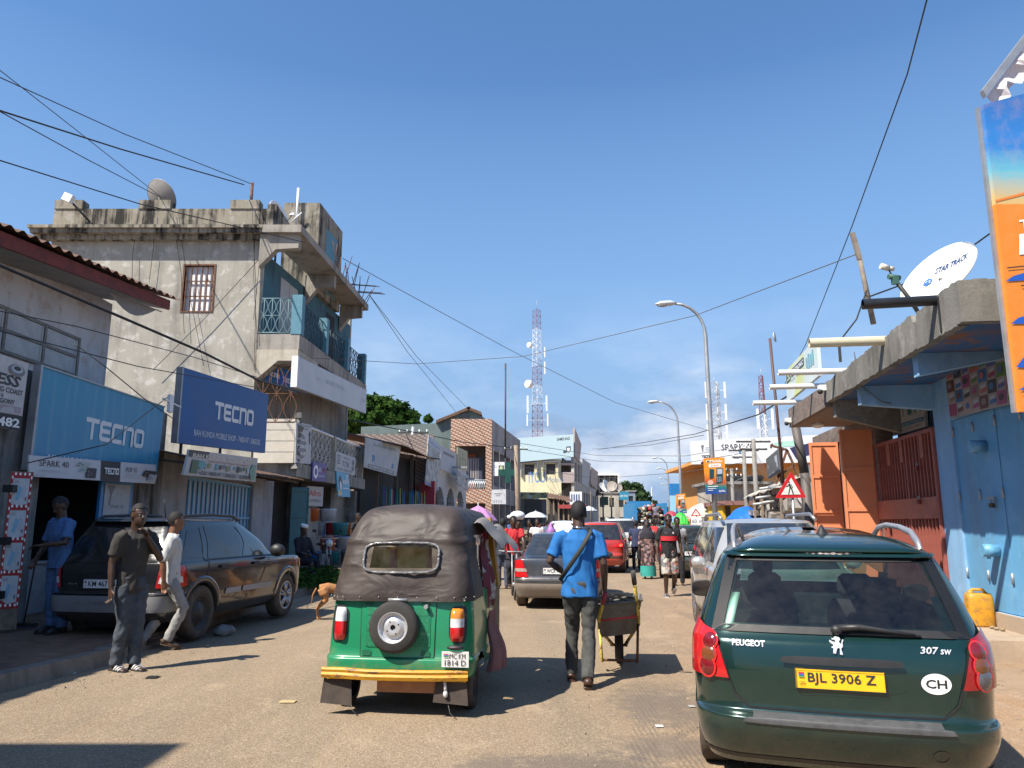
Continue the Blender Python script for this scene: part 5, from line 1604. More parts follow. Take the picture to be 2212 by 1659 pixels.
bk_=s.n('ShaderNodeTexBrick');bk_.inputs['Scale'].default_value=5.5;bk_.inputs['Color1'].default_value=(.17,.12,.09,1);bk_.inputs['Color2'].default_value=(.30,.25,.21,1);bk_.inputs['Mortar'].default_value=(.10,.085,.07,1);bk_.inputs['Mortar Size'].default_value=.012
sx=s.n('ShaderNodeSeparateXYZ');s.l(s.tc.outputs['Object'],sx.inputs[0]);cx=s.n('ShaderNodeCombineXYZ');s.l(s.math('ADD',sx.outputs[0],sx.outputs[1]),cx.inputs[0]);s.l(sx.outputs[2],cx.inputs[1]);s.l(cx.outputs[0],bk_.inputs['Vector'])
M['striptile']=s.done(s.mix(s.ramp(s.noise(3,5,.7),.35,.7),bk_.outputs[0],(.13,.10,.085)),.7)
bb_=thing('blue_building','low sky-blue shop building with orange and maroon doors and a deep concrete awning','building',W0)
sFar=wat(WP(1765,1000))
gs0,gs1=wat(WP(2030,1050)),wat(WP(1896,1050))
ds0,ds1=-2.55,wat(WP(2062,1000))
zd=WP(2130,884).z
ZC=3.78
m=MB()
def wslab(s0,s1,o0,o1,z0,z1,mb=None,mi=0):
 q=[wpt(s0,o0),wpt(s1,o0),wpt(s1,o1),wpt(s0,o1)]
 if(q[1]-q[0]).cross(q[2]-q[1]).z<0:q=[q[0],q[3],q[2],q[1]]
 (mb or m).hexa([p_+V((0,0,z0))for p_ in q]+[p_+V((0,0,z1))for p_ in q],mi)
wslab(-5.5,ds0,-.3,0,0,ZC);wslab(ds1,gs0-.02,-.3,0,0,ZC);wslab(ds0,ds1,-.3,0,zd,ZC)
wslab(sFar+.02,sFar+.32,-6,-.02,0,ZC);wslab(-5.5,sFar,-6.3,-6,0,ZC)
wslab(ds0,ds1,-.3,0,0,.44)
m.build('wall',M['bluerender'],bb_)
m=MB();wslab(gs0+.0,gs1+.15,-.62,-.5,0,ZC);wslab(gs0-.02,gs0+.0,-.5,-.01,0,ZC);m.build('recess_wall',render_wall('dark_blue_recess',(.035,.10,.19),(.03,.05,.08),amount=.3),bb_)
nl=5
for k in range(nl):
 m=MB();a_,b_=lerp(ds0,ds1,k/nl),lerp(ds0,ds1,(k+1)/nl)
 wslab(a_+.008,b_-.008,-.10,-.035+.006*(k%2),.45,zd-.01)
 lf=m.build('door_leaf',M['bluedoor'],bb_)
 for z in(.9,2.0,2.95):
  m=MB();m.tube([wpt(b_,-.02,z-.07),wpt(b_,-.02,z+.07)],.018,6);m.build('hinge',M['steel'],lf)
M['bluehood']=plain('blue_lock_hood',(.12,.32,.50),.45,var=.3,scale=12)
for(u,v),nm in(((2115,964),'upper'),((2143,1189),'lower')):
 c=WP(u,v,.05);m=MB()
 m.tube([c-nW*.08-dW*.0+V((0,0,.0)),c+nW*.13],.085,14);m.tube([c+V((0,0,-.06))+nW*.05,c+V((0,0,-.11))+nW*.05],.025,8)
 m.build('lock_hood',M['bluehood'],bb_)
t_=thing('padlock','brass and steel padlock hanging on the hasp of the blue doors','padlock',WP(2145,1090,.02))
c=WP(2143,1092,.03);m=MB();m.box(c,(.05,.07,.06));m.build('lock_body',plain('dark_brass',(.12,.09,.05),.4,.6),t_)
m=MB();m.tube([c+dW*.02,c+dW*.02+V((0,0,.08)),c-dW*.02+V((0,0,.08)),c-dW*.02],.008,6);m.box(c+V((0,0,.1)),(.03,.16,.03));m.build('shackle',M['steel'],t_)
m=MB();wslab(-5.5,gs0-.05,.0,.06,0,.44);wslab(-5.5,-1.45,.06,.30,.0,.45);m.build('plinth',M['tilestep'],bb_)
st=thing('step','long low sandy rendered step in front of the blue doors','step',wpt(-1,.5))
m=MB();wslab(-1.45,3.0,.061,.78,0,.25);m.build('tread',M['tilestep'],st)
tm=plain('grey_white_step_tile',(.40,.42,.43),.35,var=.08);ti=MB();ti.board((0,0,0),(.0,0,0),(0,0,0),(0,0,0),0)if False else None
tb2=MB();tb2.bb((-.075,-.011,-.055),(.075,.0,.055));fst=None
ang=atan2(nW.y,nW.x)+pi/2
for k in range(4):
 for j in range(2):
  c=wpt(-1.40+.085+k*.158,.783,.065+j*.118)
  Mt=Matrix.Translation(c-st.location)@Matrix.Rotation(ang,4,'Z')
  if fst is None:fst=tb2.build('step_tile',tm,st,world=False);fst.matrix_basis=Mt
  else:share(fst,'step_tile',st,Mt)
  m=MB();m.tube([c+nW*.0105,c+nW*.0125],.014,4);m.build('diamond',M['ink_grey'],fst)if(k,j)==(0,0)else None
OUT=1.22;sN=wat(PL(2062,660,wpt(0,OUT),wpt(1,OUT)));sMid=wat(WP(1777,800,OUT));sTip=wat(PL(1707,919,wpt(0,OUT),wpt(1,OUT)))
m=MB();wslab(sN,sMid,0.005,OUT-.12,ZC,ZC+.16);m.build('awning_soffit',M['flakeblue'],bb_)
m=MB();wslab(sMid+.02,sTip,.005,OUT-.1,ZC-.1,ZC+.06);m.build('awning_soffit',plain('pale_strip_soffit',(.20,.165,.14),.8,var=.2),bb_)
rg=random.Random(5)
m=MB()
N=110
def fz0(f):return ZC-.02+.05*(mnoise.noise(V((f*16,1,0))))-.03*(rg.random()<.3)
prev=None
tops=[ZC+.46-.16*f_/N+.05*mnoise.noise(V((f_*.13,3.3,0)))+.03*mnoise.noise(V((f_*.6,1.3,0)))+(-.10 if f_ in(22,23,24)else 0)for f_ in range(N+1)]
bots=[ZC-.03+.015*mnoise.noise(V((f_*.21,9.3,0)))+.02*mnoise.noise(V((f_*.9,4.3,0)))for f_ in range(N+1)]
for k in range(N):
 a_,b_=lerp(sN,sMid,k/N),lerp(sN,sMid,(k+1)/N)
 q=[wpt(a_,OUT-.12),wpt(a_,OUT),wpt(b_,OUT),wpt(b_,OUT-.12)]
 j=0
 m.hexa([q[0]+V((0,0,bots[k])),q[1]+nW*j+V((0,0,bots[k])),q[2]+nW*j+V((0,0,bots[k+1])),q[3]+V((0,0,bots[k+1])),q[0]+V((0,0,tops[k])),q[1]+nW*j+V((0,0,tops[k])),q[2]+nW*j+V((0,0,tops[k+1])),q[3]+V((0,0,tops[k+1]))])
for k in range(12):
 o0,o1=lerp(-.6,OUT,k/12),lerp(-.6,OUT,(k+1)/12)
 q=[wpt(sN-.14,o0),wpt(sN-.14,o1),wpt(sN,o1),wpt(sN,o0)]
 t0=ZC+.46+.05*mnoise.noise(V((k*.7,1,8)));b0=ZC-.02+.06*mnoise.noise(V((k*.9,7,8)))
 m.hexa([q[3]+V((0,0,b0)),q[2]+V((0,0,b0)),q[1]+V((0,0,b0)),q[0]+V((0,0,b0)),q[3]+V((0,0,t0)),q[2]+V((0,0,t0)),q[1]+V((0,0,t0)),q[0]+V((0,0,t0))])
m.build('fascia',M['fasciaconc'],bb_)
m=MB();wslab(sN,sTip,-6.2,OUT-.13,ZC+.17,ZC+.3);m.build('roof_slab',M['concrete'],bb_)
m=MB();wslab(sMid+.01,sTip,OUT-.1,OUT,ZC-.1,ZC+.30);wslab(sTip,sTip+.1,-.3,OUT,ZC-.1,ZC+.3);m.build('tiled_fascia',M['striptile'],bb_)
m=MB();q=wat(PL(2028,640,wpt(0,OUT),wpt(1,OUT)));wslab(q,q+.03,OUT+.0,OUT+.015,ZC,ZC+.42);m.build('crack',M['black'],bb_)
def bracket(s_,mat,zin=1.0):
 mm=MB()
 for(o0,za),(o1,zb)in(((.0,ZC-zin),(OUT-.13,ZC-.30)),):
  q=[wpt(s_,o0,za),wpt(s_+.16,o0,za),wpt(s_+.16,o1,zb),wpt(s_,o1,zb)]
  t_=[wpt(s_,o0,ZC-.003),wpt(s_+.16,o0,ZC-.003),wpt(s_+.16,o1,ZC-.003),wpt(s_,o1,ZC-.003)]
  mm.hexa(q[::-1]+t_[::-1])
 mm.build('awning_bracket',mat,bb_)
bracket(wat(WP(2177,770)),M['bluerender'],ZC-WP(2177,772).z)
bracket(wat(WP(2018,881)),M['bluerender'],ZC-WP(2018,884).z)
bracket(sMid-.15,M['fasciaconc'],.6)
def spout(u,v,L,r,mat,lab,down=.0):
 b_=PL(u,v,wpt(0,OUT),wpt(1,OUT));m=MB()
 e=b_+nW*L+V((0,0,-down))
 m.tube([b_-nW*.25,e],r,14,caps=False);m.tube([b_-nW*.2,e],r*.86,14,caps=False)
 tag(m.build('drain_spout',mat),lab,'pipe','drain spouts on the concrete awning')
spout(2022,648,.82,.062,plain('black_pvc',(.015,.017,.02),.35),'black drain spout jutting from the concrete awning below the satellite dish',.02)
spout(1908,736,1.0,.068,plain('cream_pvc',(.55,.50,.36),.4,var=.06),'thick cream drain spout jutting from the concrete awning',.0)
spout(1804,802,.95,.052,plain('white_pvc',(.66,.65,.61),.4,var=.06),'first slim white drain spout, left of the cream one',.0)
spout(1755,834,.80,.052,plain('white_pvc',(.66,.65,.61),.4,var=.06),'middle slim white drain spout under the electronics sign',.0)
spout(1715,869,.85,.052,plain('white_pvc',(.66,.65,.61),.4,var=.06),'farthest slim white drain spout at the awning tip',.0)
t_=thing('ceiling_lamp','oval white bulkhead lamp under the far end of the awning','lamp',WP(1765,880,.7))
c=PL(1765,879,wpt(0,.75),wpt(1,.75));c.z=ZC-.13;m=MB();m.ball(c,(.11,.2,.06),16,8);m.build('diffuser',M['white'],t_)
m=MB();m.box(c+V((0,0,.04)),(.18,.34,.03));m.build('base',M['white'],t_)
for(u,v,off,lab)in((1703,908,OUT+.05,'small white security camera at the far tip of the awning'),(1776,838,OUT+.06,'white junction camera fixed where the tiled fascia meets the concrete')):
 c=PL(u,v,wpt(0,off),wpt(1,off));t_=thing('security_camera',lab,'camera',c)
 m=MB();m.box(c,(.12,.12,.1));m.build('housing',M['white'],t_)
 m=MB();m.ball(c+nW*.05+V((0,-.03,-.07)),.05,10,8);m.build('lens_dome',M['black'],t_)
M['maroon']=plain('maroon_gate_paint',(.30,.085,.062),.55,var=.2,scale=6)
M['maroon2']=plain('rust_red_plate',(.34,.11,.075),.6,var=.25,scale=3)
gt=thing('barred_gate','maroon barred metal gate with two padlocks between the orange and blue doors','gate',wpt(gs0,0))
zg1=WP(1960,940).z;zg0=.32
zp0,zp1=WP(1960,1121).z,WP(1960,1078).z
fm=MB()
o_=.02
for s0_,s1_ in((gs0,gs0+.07),(gs1-.07,gs1)):wslab(s0_,s1_,o_-.05,o_+.02,zg0,zg1,fm)
sm_=lerp(gs0,gs1,.42)
wslab(sm_-.03,sm_+.03,o_-.03,o_+.018,zg0+.06,zg1-.06,fm)
for z in(zg0,zg1-.06):wslab(gs0+.071,gs1-.071,o_-.05,o_+.015,z,z+.06,fm)
fm.build('gate_frame',M['maroon'],gt)
pm_=MB();wslab(gs0+.072,gs1-.072,o_-.002,o_+.022,zp0,zp1,pm_);pm_.build('lock_plate',M['maroon2'],gt)
for f_ in(.12,.44,.66):
 m=MB();c_=lerp(gs0,gs1,f_+.05);wslab(c_-.07,c_+.07,o_-.001,o_+.0205,zg1-.45,zg1-.062,m);m.build('top_plate',M['maroon2'],gt)
brm=MB();brm.bb((-.02,-.018,0),(.02,.018,zg1-zg0-.12));fst=None;nbar=20
for k in range(nbar):
 c=wpt(lerp(gs0+.1,gs1-.1,k/(nbar-1)),o_-.02,zg0+.06)
 Mt=Matrix.Translation(c-gt.location)@Matrix.Rotation(-R(8),4,'Z')
 if fst is None:fst=brm.build('bar',M['maroon'],gt,world=False);fst.matrix_basis=Mt
 else:share(fst,'bar',gt,Mt)
for(u,v,lab)in((1981,1012,'red padlock in the upper part of the maroon gate'),(1985,1084,'padlock hanging on the middle plate of the maroon gate')):
 c=WP(u,v-70 if v>1050 else v-60,.06);c=WP(u,v,.07);t_=thing('padlock',lab,'padlock',c)
 m=MB();m.box(c,(.04,.07,.07));m.build('lock_body',plain('red_lock',(.2,.04,.03),.4,.3),t_)
 m=MB();m.tube([c+dW*.022,c+dW*.022+V((0,0,.09)),c-dW*.022+V((0,0,.09)),c-dW*.022],.009,6);m.build('shackle',M['steel'],t_)
t_=thing('shop_sign','white and blue computer shop sign above the maroon gate','sign',WP(1960,900,-.3))
off=-.42
p=Panel(WP(1926,942,off),WP(1999,921,off),WP(1995,858,off),WP(1918,885,off),.05)
p.board('board',plain('pale_sign2',(.58,.59,.58),.5,var=.08),t_)
p.rect(.15,.42,.32,.95,flat('navy_sign',(.03,.05,.25)));p.text('L',.05,.55,.28,M['black_print'],bold=.02);p.text('E',.18,.52,.34,M['white_print'],width=.1,bold=.03);p.text('1',.43,.55,.3,flat('teal_s',(.05,.22,.26)),bold=.02)
p.poly([(.56,.6),(.62,.52),(.68,.6),(.66,.9),(.58,.9)],flat('teal_s',(.05,.22,.26)));p.poly([(.76,.5),(.84,.7),(.82,.92),(.75,.8)],flat('teal_s',(.05,.22,.26)));p.poly([(.9,.5),(.97,.7),(.95,.92),(.88,.8)],flat('teal_s',(.05,.22,.26)))
p.rect(0.02,.2,.98,.34,flat('mid_blue_s',(.06,.22,.40)));p.text('Computer Laundry Phone TV Accessories',.05,.235,.07,M['white_print'],width=.9);p.text('Linkage',.04,.37,.05,M['black_print'],width=.14);p.text('Tel: 2142028 / 9967120 / 7640519',.1,.08,.06,M['ink_grey'],width=.84)
p.prints(t_)
M['orange']=plain('orange_door_paint',(.68,.25,.12),.5,var=.07,scale=3)
def orange_leaf(lab,uh,u_out,vt_h,s_back,zb=.3,w_=.58):
 c=WP(uh,1000);s_=wat(c);z1_=ZC-.35
 t_=thing('orange_door',lab,'door',wpt(s_,0))
 o_far=w_
 pn=Panel(wpt(s_,o_far,zb),wpt(s_,.0,zb),wpt(s_,.0,z1_),wpt(s_,o_far,z1_),.05)
 pn.board('leaf',M['orange'],t_)
 mm=MB()
 for b0 in(0,.25,.49,.74,.975):mm.board(pn.pt(.07,b0,.022),pn.pt(.93,b0,.022),pn.pt(.93,b0+.022,.022),pn.pt(.07,b0+.022,.022),.02)
 for a0 in(0,.93):mm.board(pn.pt(a0,0,.024),pn.pt(a0+.07,0,.024),pn.pt(a0+.07,1,.024),pn.pt(a0,1,.024),.023)
 mm.build('door_frame',M['orange'],t_)
orange_leaf('near orange metal door leaf standing open beside the maroon gate',1890,1830,872,0,w_=.62)
orange_leaf('far orange metal door leaf standing open at the end of the blue building',1812,1760,910,0,w_=.62)
sA_,sB_=wat(WP(1890,1000)),wat(WP(1812,1000))
m=MB();wslab(sA_+.02,sB_-.02,-.25,-.2,.3,ZC-.4);rec=m.build('inner_orange_door',M['orange'],bb_)
m=MB();wslab(sA_-.2,sFar+.3,-.02,.0,ZC-.35,ZC);wslab(sB_+.02,sFar,-.3,-.01,0,ZC);wslab(sA_-.22,sA_-.0,-.3,.02,0,ZC-.3);m.build('stone_clad_frame',M['striptile'],bb_)
for f_ in(.35,.6):
 m=MB();c_=lerp(sA_,sB_,f_);wslab(c_,c_+.3,-.199,-.19,1.1,2.0);m.build('cosmetics_poster',printed('poster_mix',(.5,.5,.5),(.1,.25,.4),(.3,.1,.1),9),rec)
m=MB();c=wpt(sA_+.25,.1,.9);m.grid(lambda u,v:c+dW*(u-.5)*.3+nW*.04*sin(u*9)+V((0,0,.35-v*.75+.05*sin(u*7))),8,6);tag(m.build('hung_cloth',plain('dark_red_cloth',(.11,.035,.035),.9)),'dark red cloth hanging between the two orange door leaves','cloth')
t_=thing('picture_board','cosmetics picture board lettered COLOUR above the blue doors','sign',WP(2110,850,.03))
p=Panel(WP(2052,903,.04),WP(2196,869,.04),WP(2192,704,.04),WP(2037,772,.04),.03)
p.board('board',plain('pale_beige_print',(.36,.31,.29),.5,var=.15,scale=2),t_)
cols=[(.30,.05,.12),(.10,.12,.30),(.12,.22,.05),(.40,.12,.12),(.06,.16,.36),(.07,.06,.06),(.34,.08,.20),(.25,.2,.18),(.14,.06,.05),(.06,.14,.3),(.42,.30,.28),(.08,.22,.12)]
rg=random.Random(2)
for r_ in range(4):
 for c_ in range(8):
  k=(r_*8+c_)
  if(r_+c_)%2==0:p.rect(.01+c_*.124,.02+r_*.19,.01+(c_+1)*.124,.02+(r_+1)*.19,flat('tile_print_%d'%(k%12),cols[(k*5)%12]),.0045)
  bx_,by_=.03+c_*.124,.05+r_*.19
  if(r_+c_)%2:p.poly([(bx_,by_),(bx_+.09,by_+.02),(bx_+.09,by_+.08),(bx_,by_+.06)],flat('tile_print_%d'%((k+3)%12),cols[((k+3)*5)%12]),.0046);p.poly([(bx_+.01,by_+.07),(bx_+.08,by_+.09),(bx_+.08,by_+.13),(bx_+.01,by_+.11)],M['ink_pale'],.0046)
  else:p.ellipse(bx_+.04,by_+.07,.035,.05,flat('tile_print_%d'%((k+7)%12),cols[((k+7)*5)%12]),10)
p.text('COLOUR',.03,.83,.12,M['ink_grey'],width=.5);p.text('TM',.62,.83,.12,M['ink_grey'],width=.15)
p.prints(t_)
t_=thing('shop_sign','slanting white and blue ES electronic shop sign above the far awning','sign',PL(1730,800,wpt(0,OUT-.05),wpt(1,OUT-.05)))
ea,eb=wpt(0,OUT+.02),wpt(1,OUT+.02)
p=Panel(PL(1700,869,ea,eb),PL(1769,811,ea,eb),PL(1763,730,ea,eb),PL(1697,802,ea,eb),.06)
s=NT('pale_lime_print');p.board('board',s.done(s.mix(s.ramp(s.noise(1.3,3,.5),.4,.6),(.55,.62,.62),(.55,.60,.22)),.45),t_)
p.text('ES',.02,.55,.36,flat('slate_letters',(.05,.07,.1)),width=.16,bold=.03);p.rect(.2,.62,.62,.86,flat('slate_letters',(.05,.07,.1)));p.text('ELECTRONIC',.22,.67,.14,M['white_print'],width=.38,bold=.02)
p.rects([(.68+.06*k,.40,.72+.06*k,.75+.06*(k%2))for k in range(4)],flat('pale_sky_print',(.2,.42,.55)));p.text('Home - Accessories',.2,.5,.07,M['ink_grey'],width=.42)
p.prints(t_)
m=MB();q=p.pt(1,.9,-.05);m.bar(q,q-nW*.35+V((0,0,-.05)),.04);m.bar(q-nW*.35+V((0,0,-.05)),q-nW*.35+V((0,0,-.4)),.04);m.build('stay',M['dusky'],t_)
dc=P(2024,592,11.4)
t_,aim,side,dn=dish('satellite_dish','large white satellite dish lettered STAR TRACK on the roof of the blue building',dc,.64,(-.74,-.29,.53),plain('dish_white',(.68,.69,.66),.4,var=.04),arm=False,mast=(dc.x+.1,dc.y+.25,ZC+.3),depth=.16)
up_=(-dn);sd=-side if side.x<0 else side
sd=up_.cross(aim).normalized()
p=Panel(dc-sd*.55-up_*.55-aim*.02,dc+sd*.55-up_*.55-aim*.02,dc+sd*.55+up_*.55-aim*.02,dc-sd*.55+up_*.55-aim*.02)
blue_s=flat('dish_blue',(.02,.05,.16))
p.text('STAR TRACK',.36,.62,.11,blue_s,width=.52,bold=.02,off=.004,slope=.12)
p.poly([(.24,.44),(.30,.40),(.36,.44),(.36,.52),(.30,.56),(.24,.52)],flat('hex_blue',(.03,.12,.36)),.004);p.text('4G',.26,.46,.05,M['white_print'],width=.08,off=.0055)
for k,q in enumerate(p.pr.v):q=V(q);d_=q-dc;d_-=aim*d_.dot(aim);p.pr.v[k]=q+aim*(.028-.16*.64*(1-(d_.length/.64)**2))
p.prints(t_)
m=MB();a_=PL(1968,650,wpt(0,OUT-.5),wpt(1,OUT-.5));h1=P(1930,600,a_.y);h2=P(1916,576,a_.y)
m.tube([a_+V((.1,0,-.2)),a_,h1],.03,8);m.tube([h1,h2],.012,5);m.build('feed_arm',M['dusky'],t_)
m=MB();m.tube([h1+V((-.07,0,.02)),h1+V((.1,.02,.0))],.04,8);m.box(h1+V((.02,0,-.05)),(.09,.06,.1));m.build('receiver_head',plain('green_tape',(.05,.12,.09),.5),t_)
m=MB();m.tube([h2+V((-.09,0,.01)),h2+V((.02,.01,-.02))],.045,10);m.tube([h2+V((.02,.01,-.02)),h2+V((.1,.02,-.03))],.035,10);m.build('receiver_head',plain('cream_plastic',(.6,.54,.44),.4),t_)
m=MB();m.tube([PL(1887,700,wpt(0,.4),wpt(1,.4)),P(1852,535,PL(1887,700,wpt(0,.4),wpt(1,.4)).y)],[.05,.04],6);m.box(P(1849,532,12.6),(.07,.07,.5),rot=Matrix.Rotation(-.18,3,'Y'))
tag(m.build('wooden_pole',plain('grey_timber',(.22,.18,.145),.9,var=.3,bump=.3)),'leaning grey wooden pole on the roof left of the white dish','pole')
t_=thing('dish_mast','thin dark leaning mast with a small round dish beyond the awning','mast',P(1691,1000,22))
m=MB();m.tube([P(1694,1060,22),P(1663,731,22)],.045,6);m.build('pole',plain('brown_mast',(.09,.045,.035),.6),t_)
c=P(1674,728,22);m=MB();m.lathe([(.001,-.05),(.1,-.04),(.17,0),(.16,.01),(.001,-.035)],c,(.85,-.45,.1),20);m.build('bowl',plain('small_dish',(.42,.45,.42),.5),t_)
# --- big orange banner on a bracket, close on the right
XB0=7.2
t_=thing('orange_banner','tall orange and blue printed banner standing out over the pavement at the right edge','banner',P(2165,560,XB0))
p=Panel(P(2196,889,XB0),P(2400,905,XB0+.1),P(2330,150,XB0+.1),P(2133,226,XB0),.05)
p.c[0].x=p.c[3].x=(p.c[0].x+p.c[3].x)/2
p.c[1].x=p.c[2].x=6.35
s=NT('blue_to_orange_print')
gx=s.n('ShaderNodeSeparateXYZ');s.l(s.tc.outputs['Object'],gx.inputs[0])
z_lo,z_hi=p.c[0].z-t_.location.z,p.c[3].z-t_.location.z
g_=s.math('ADD',s.ramp(gx.outputs[2],z_lo,z_hi),s.math('MULTIPLY',s.math('SUBTRACT',s.noise(1.0,4,.6,s.mapped((1.2,1.2,14))),.5),.06))
c=s.mix(s.ramp(g_,.655,.67),(.72,.22,.02),(.62,.42,.16))
c=s.mix(s.ramp(g_,.68,.77),c,(.14,.44,.55));c=s.mix(s.ramp(g_,.77,.86),c,(.03,.20,.55));c=s.mix(s.ramp(g_,.9,1.0),c,(.025,.15,.45))
c=s.mix(s.math('MULTIPLY',s.ramp(s.noise(5,6,.7),.45,.7),.18),c,(.75,.40,.16))
p.board('print',s.done(c,.55),t_)
bl=flat('banner_blue',(.015,.09,.42));dk=flat('banner_dark',(.06,.035,.02))
p.poly([(0,.665),(1,.70),(1,.71),(0,.672)],flat('banner_wave',(.75,.20,.03)))
p.text('THE',.15,.565,.03,M['white_print'],width=.22,bold=.03);p.text('IFF',.12,.485,.065,M['white_print'],width=.3,bold=.04,shear=.1)
for b_,h_,ln in((.405,.025,.55),(.27,.03,.5),(.135,.05,.7),(.065,.028,.6)):
 p.poly([(0,b_),(.06,b_+h_*.6),(.18,b_+h_),(ln,b_+h_*.5),(ln+.1,b_+h_*.2),(.3,b_-h_*.15)],bl)
for b_,a0 in((.445,.02),(.425,.25),(.385,.1),(.345,.12),(.31,.15),(.21,.2),(.185,.1),(.12,.35),(.045,.02),(.02,.05)):p.rect(a0,b_,a0+.6,b_+.004,dk)
p.prints(t_,'print_marks')
m=MB();e_=p.pt(0,0,-.06);m.bar(p.pt(-.0,0,-.075),p.pt(-.0,1,-.075),.045);m.bar(p.pt(0,.02,-.08),p.pt(1,.02,-.08),.045);m.bar(p.pt(0,.98,-.08),p.pt(1,.98,-.08),.045);m.bar(p.pt(.8,.0,-.08),(p.pt(.8,0).x,XB0+.2,0),.07);m.build('frame',M['steel'],t_)
m=MB();q=p.pt(.1,-.02,-.1);m.lathe([(.05,0),(.06,.04),(.02,.08)],q,(0,-1,0),10);m.build('roller',M['dusky'],t_)
t_=thing('awning_rail','grey metal rail with torn white cloth at the top right corner','awning',P(2170,150,7.6))
ra_,rb_=P(2128,202,7.6),P(2300,-25,7.75)
m=MB();m.hexa([ra_+V((-.01,-.03,-.05)),rb_+V((-.01,-.03,-.05)),rb_+V((-.01,.03,-.05)),ra_+V((-.01,.03,-.05)),ra_+V((-.04,-.03,.03)),rb_+V((-.04,-.03,.03)),rb_+V((-.04,.03,.03)),ra_+V((-.04,.03,.03))]);m.build('rail',M['steel'],t_)
m=MB();m.bar(rb_,(rb_.x+.2,rb_.y+.1,0),.08);m.build('support',M['steel'],t_)
rg=random.Random(8)
NC=26
top=[ra_.lerp(rb_,k/NC)+V((.01,0,-.04))for k in range(NC+1)]
low=[q+V((.11+.05*sin(k*.9),.03*sin(k*1.7),-.14-.12*k/NC*.4-(.10 if k%3==1 else .0)*rg.uniform(.4,1)))for k,q in enumerate(top)]
m=MB()
mids=[a_.lerp(b_,.5)+V((0,.05*sin(k*1.1),0))for k,(a_,b_)in enumerate(zip(top,low))]
m.add(top+mids+low,[(k,k+1,NC+2+k,NC+1+k)for k in range(NC)]+[(NC+1+k,NC+2+k,2*NC+3+k,2*NC+2+k)for k in range(NC)],0, False)
m.build('torn_cloth',plain('torn_white_cloth',(.62,.56,.56),.8,var=.12),t_)
# --- jerrycan on the step
c=wpt(.25,.42,.25);g_=G(2120,1353,.25);jc=thing('jerrycan','dirty yellow plastic jerrycan standing on the sandy step','jerrycan',g_,-.25)
def sq(w_,d_,z,n=24,p_=4.0):
 o=[]
 for k in range(n):
  a_=2*pi*k/n;ca,sa=cos(a_),sin(a_)
  r_=(abs(ca)**p_+abs(sa)**p_)**(-1/p_)
  o.append(V((w_*r_*ca,d_*r_*sa,z)))
 return o
def loft(mb,rings,m_=0,caps=True,smooth=True):
 n=len(rings[0]);vs=[q for r_ in rings for q in r_]
 fs=[(i*n+j,i*n+(j+1)%n,(i+1)*n+(j+1)%n,(i+1)*n+j)for i in range(len(rings)-1)for j in range(n)]
 if caps:fs+=[tuple(range(n-1,-1,-1)),tuple(range((len(rings)-1)*n,len(rings)*n))]
 return mb.add(vs,fs,m_,smooth)
s=NT('grimy_yellow_plastic');f_=s.ramp(s.noise(9,6,.72),.46,.66)
jy=s.done(s.mix(s.math('MULTIPLY',f_,.75),(.60,.27,.012),(.20,.12,.05)),.5)
m=MB();loft(m,[sq(.155,.105,0),sq(.165,.115,.03),sq(.162,.112,.2),sq(.166,.116,.24),sq(.163,.113,.36),sq(.155,.105,.41),sq(.14,.09,.43)],smooth=True);m.build('body',jy,jc,world=False)
m=MB();m.tube([V((-.12,0,.42)),V((-.07,0,.475)),V((.06,0,.475)),V((.1,0,.42))],.022,8);m.build('handle',jy,jc,world=False)
m=MB();m.lathe([(.001,.05),(.034,.05),(.038,0)],(-.1,-.03,.42),(0,0,1),12);m.build('cap',jy,jc,world=False)
for k,(u,v)in enumerate(((2144,1357),(2166,1362),(2153,1360))):
 m=MB();c=G(u,v,.26);m.ball(c+V((0,0,.012)),(.04,.03,.022),8,6,rot=Matrix.Rotation(k,3,'Z'));tag(m.build('stone',plain('litter_stone',(.25,.18,.11),.9)),'small stone lying on the step right of the yellow jerrycan','stone','stones on the step')
# --- grey wall, post and crumbling shacks past the blue building
gw=thing('block_wall','grey concrete block wall with pierced blocks just past the orange doors','wall',P(1745,1100,21))
a,b=P(1734,1005,21.4),P(1775,1000,20.4)
m=MB();m.wall((a.x,a.y),(b.x+.6,b.y-.2),0,a.z,.25);m.build('wall',M['dirtyconc'],gw)
bm2=MB();bm2.bb((-.19,-.03,-.09),(.19,.02,-.06));bm2.bb((-.19,-.03,.06),(.19,.02,.09));bm2.bb((-.19,-.03,-.06),(-.15,.02,.06));bm2.bb((.15,-.03,-.06),(.19,.02,.06));fst=None
dd=(b-a);dd.z=0;Lw=dd.length;dd.normalize()
for j in range(9):
 c=a+dd*(Lw*.75)+V((0,-.02,0));c.z=.5+j*.26
 Mt=Matrix.Translation(c-gw.location)@Matrix.Rotation(atan2(dd.y,dd.x),4,'Z')
 if fst is None:fst=bm2.build('pierced_block',M['concrete'],gw,world=False);fst.matrix_basis=Mt
 else:share(fst,'pierced_block',gw,Mt)
m=MB();m.tube([P(1738,1022,20.5),P(1718,918,20.5)],.12,10);m.tube([P(1738,1022,20.5),V((P(1738,1022,20.5).x+.1,20.5,0))],.12,10)
tag(m.build('support_post',plain('brown_steel_post',(.09,.075,.065),.6,var=.2)),'thick brown steel post under the far tip of the awning','post')
sk=thing('shack_row','pale crumbling shack with broken tin and pipe ends beyond the pedestrian crossing sign','shack',P(1690,1100,30))
M['crumble']=render_wall('crumbling_pale_render',(.44,.40,.34),(.13,.115,.10),(.52,.48,.42),amount=.5,streak=.6,patch=.6,scale=1.2)
a,b=P(1642,1030,40),P(1748,985,26)
m=MB();m.wall((a.x,a.y),(b.x,b.y),0,3.4,.4);m.build('wall',M['crumble'],sk)
rg=random.Random(21)
m=MB()
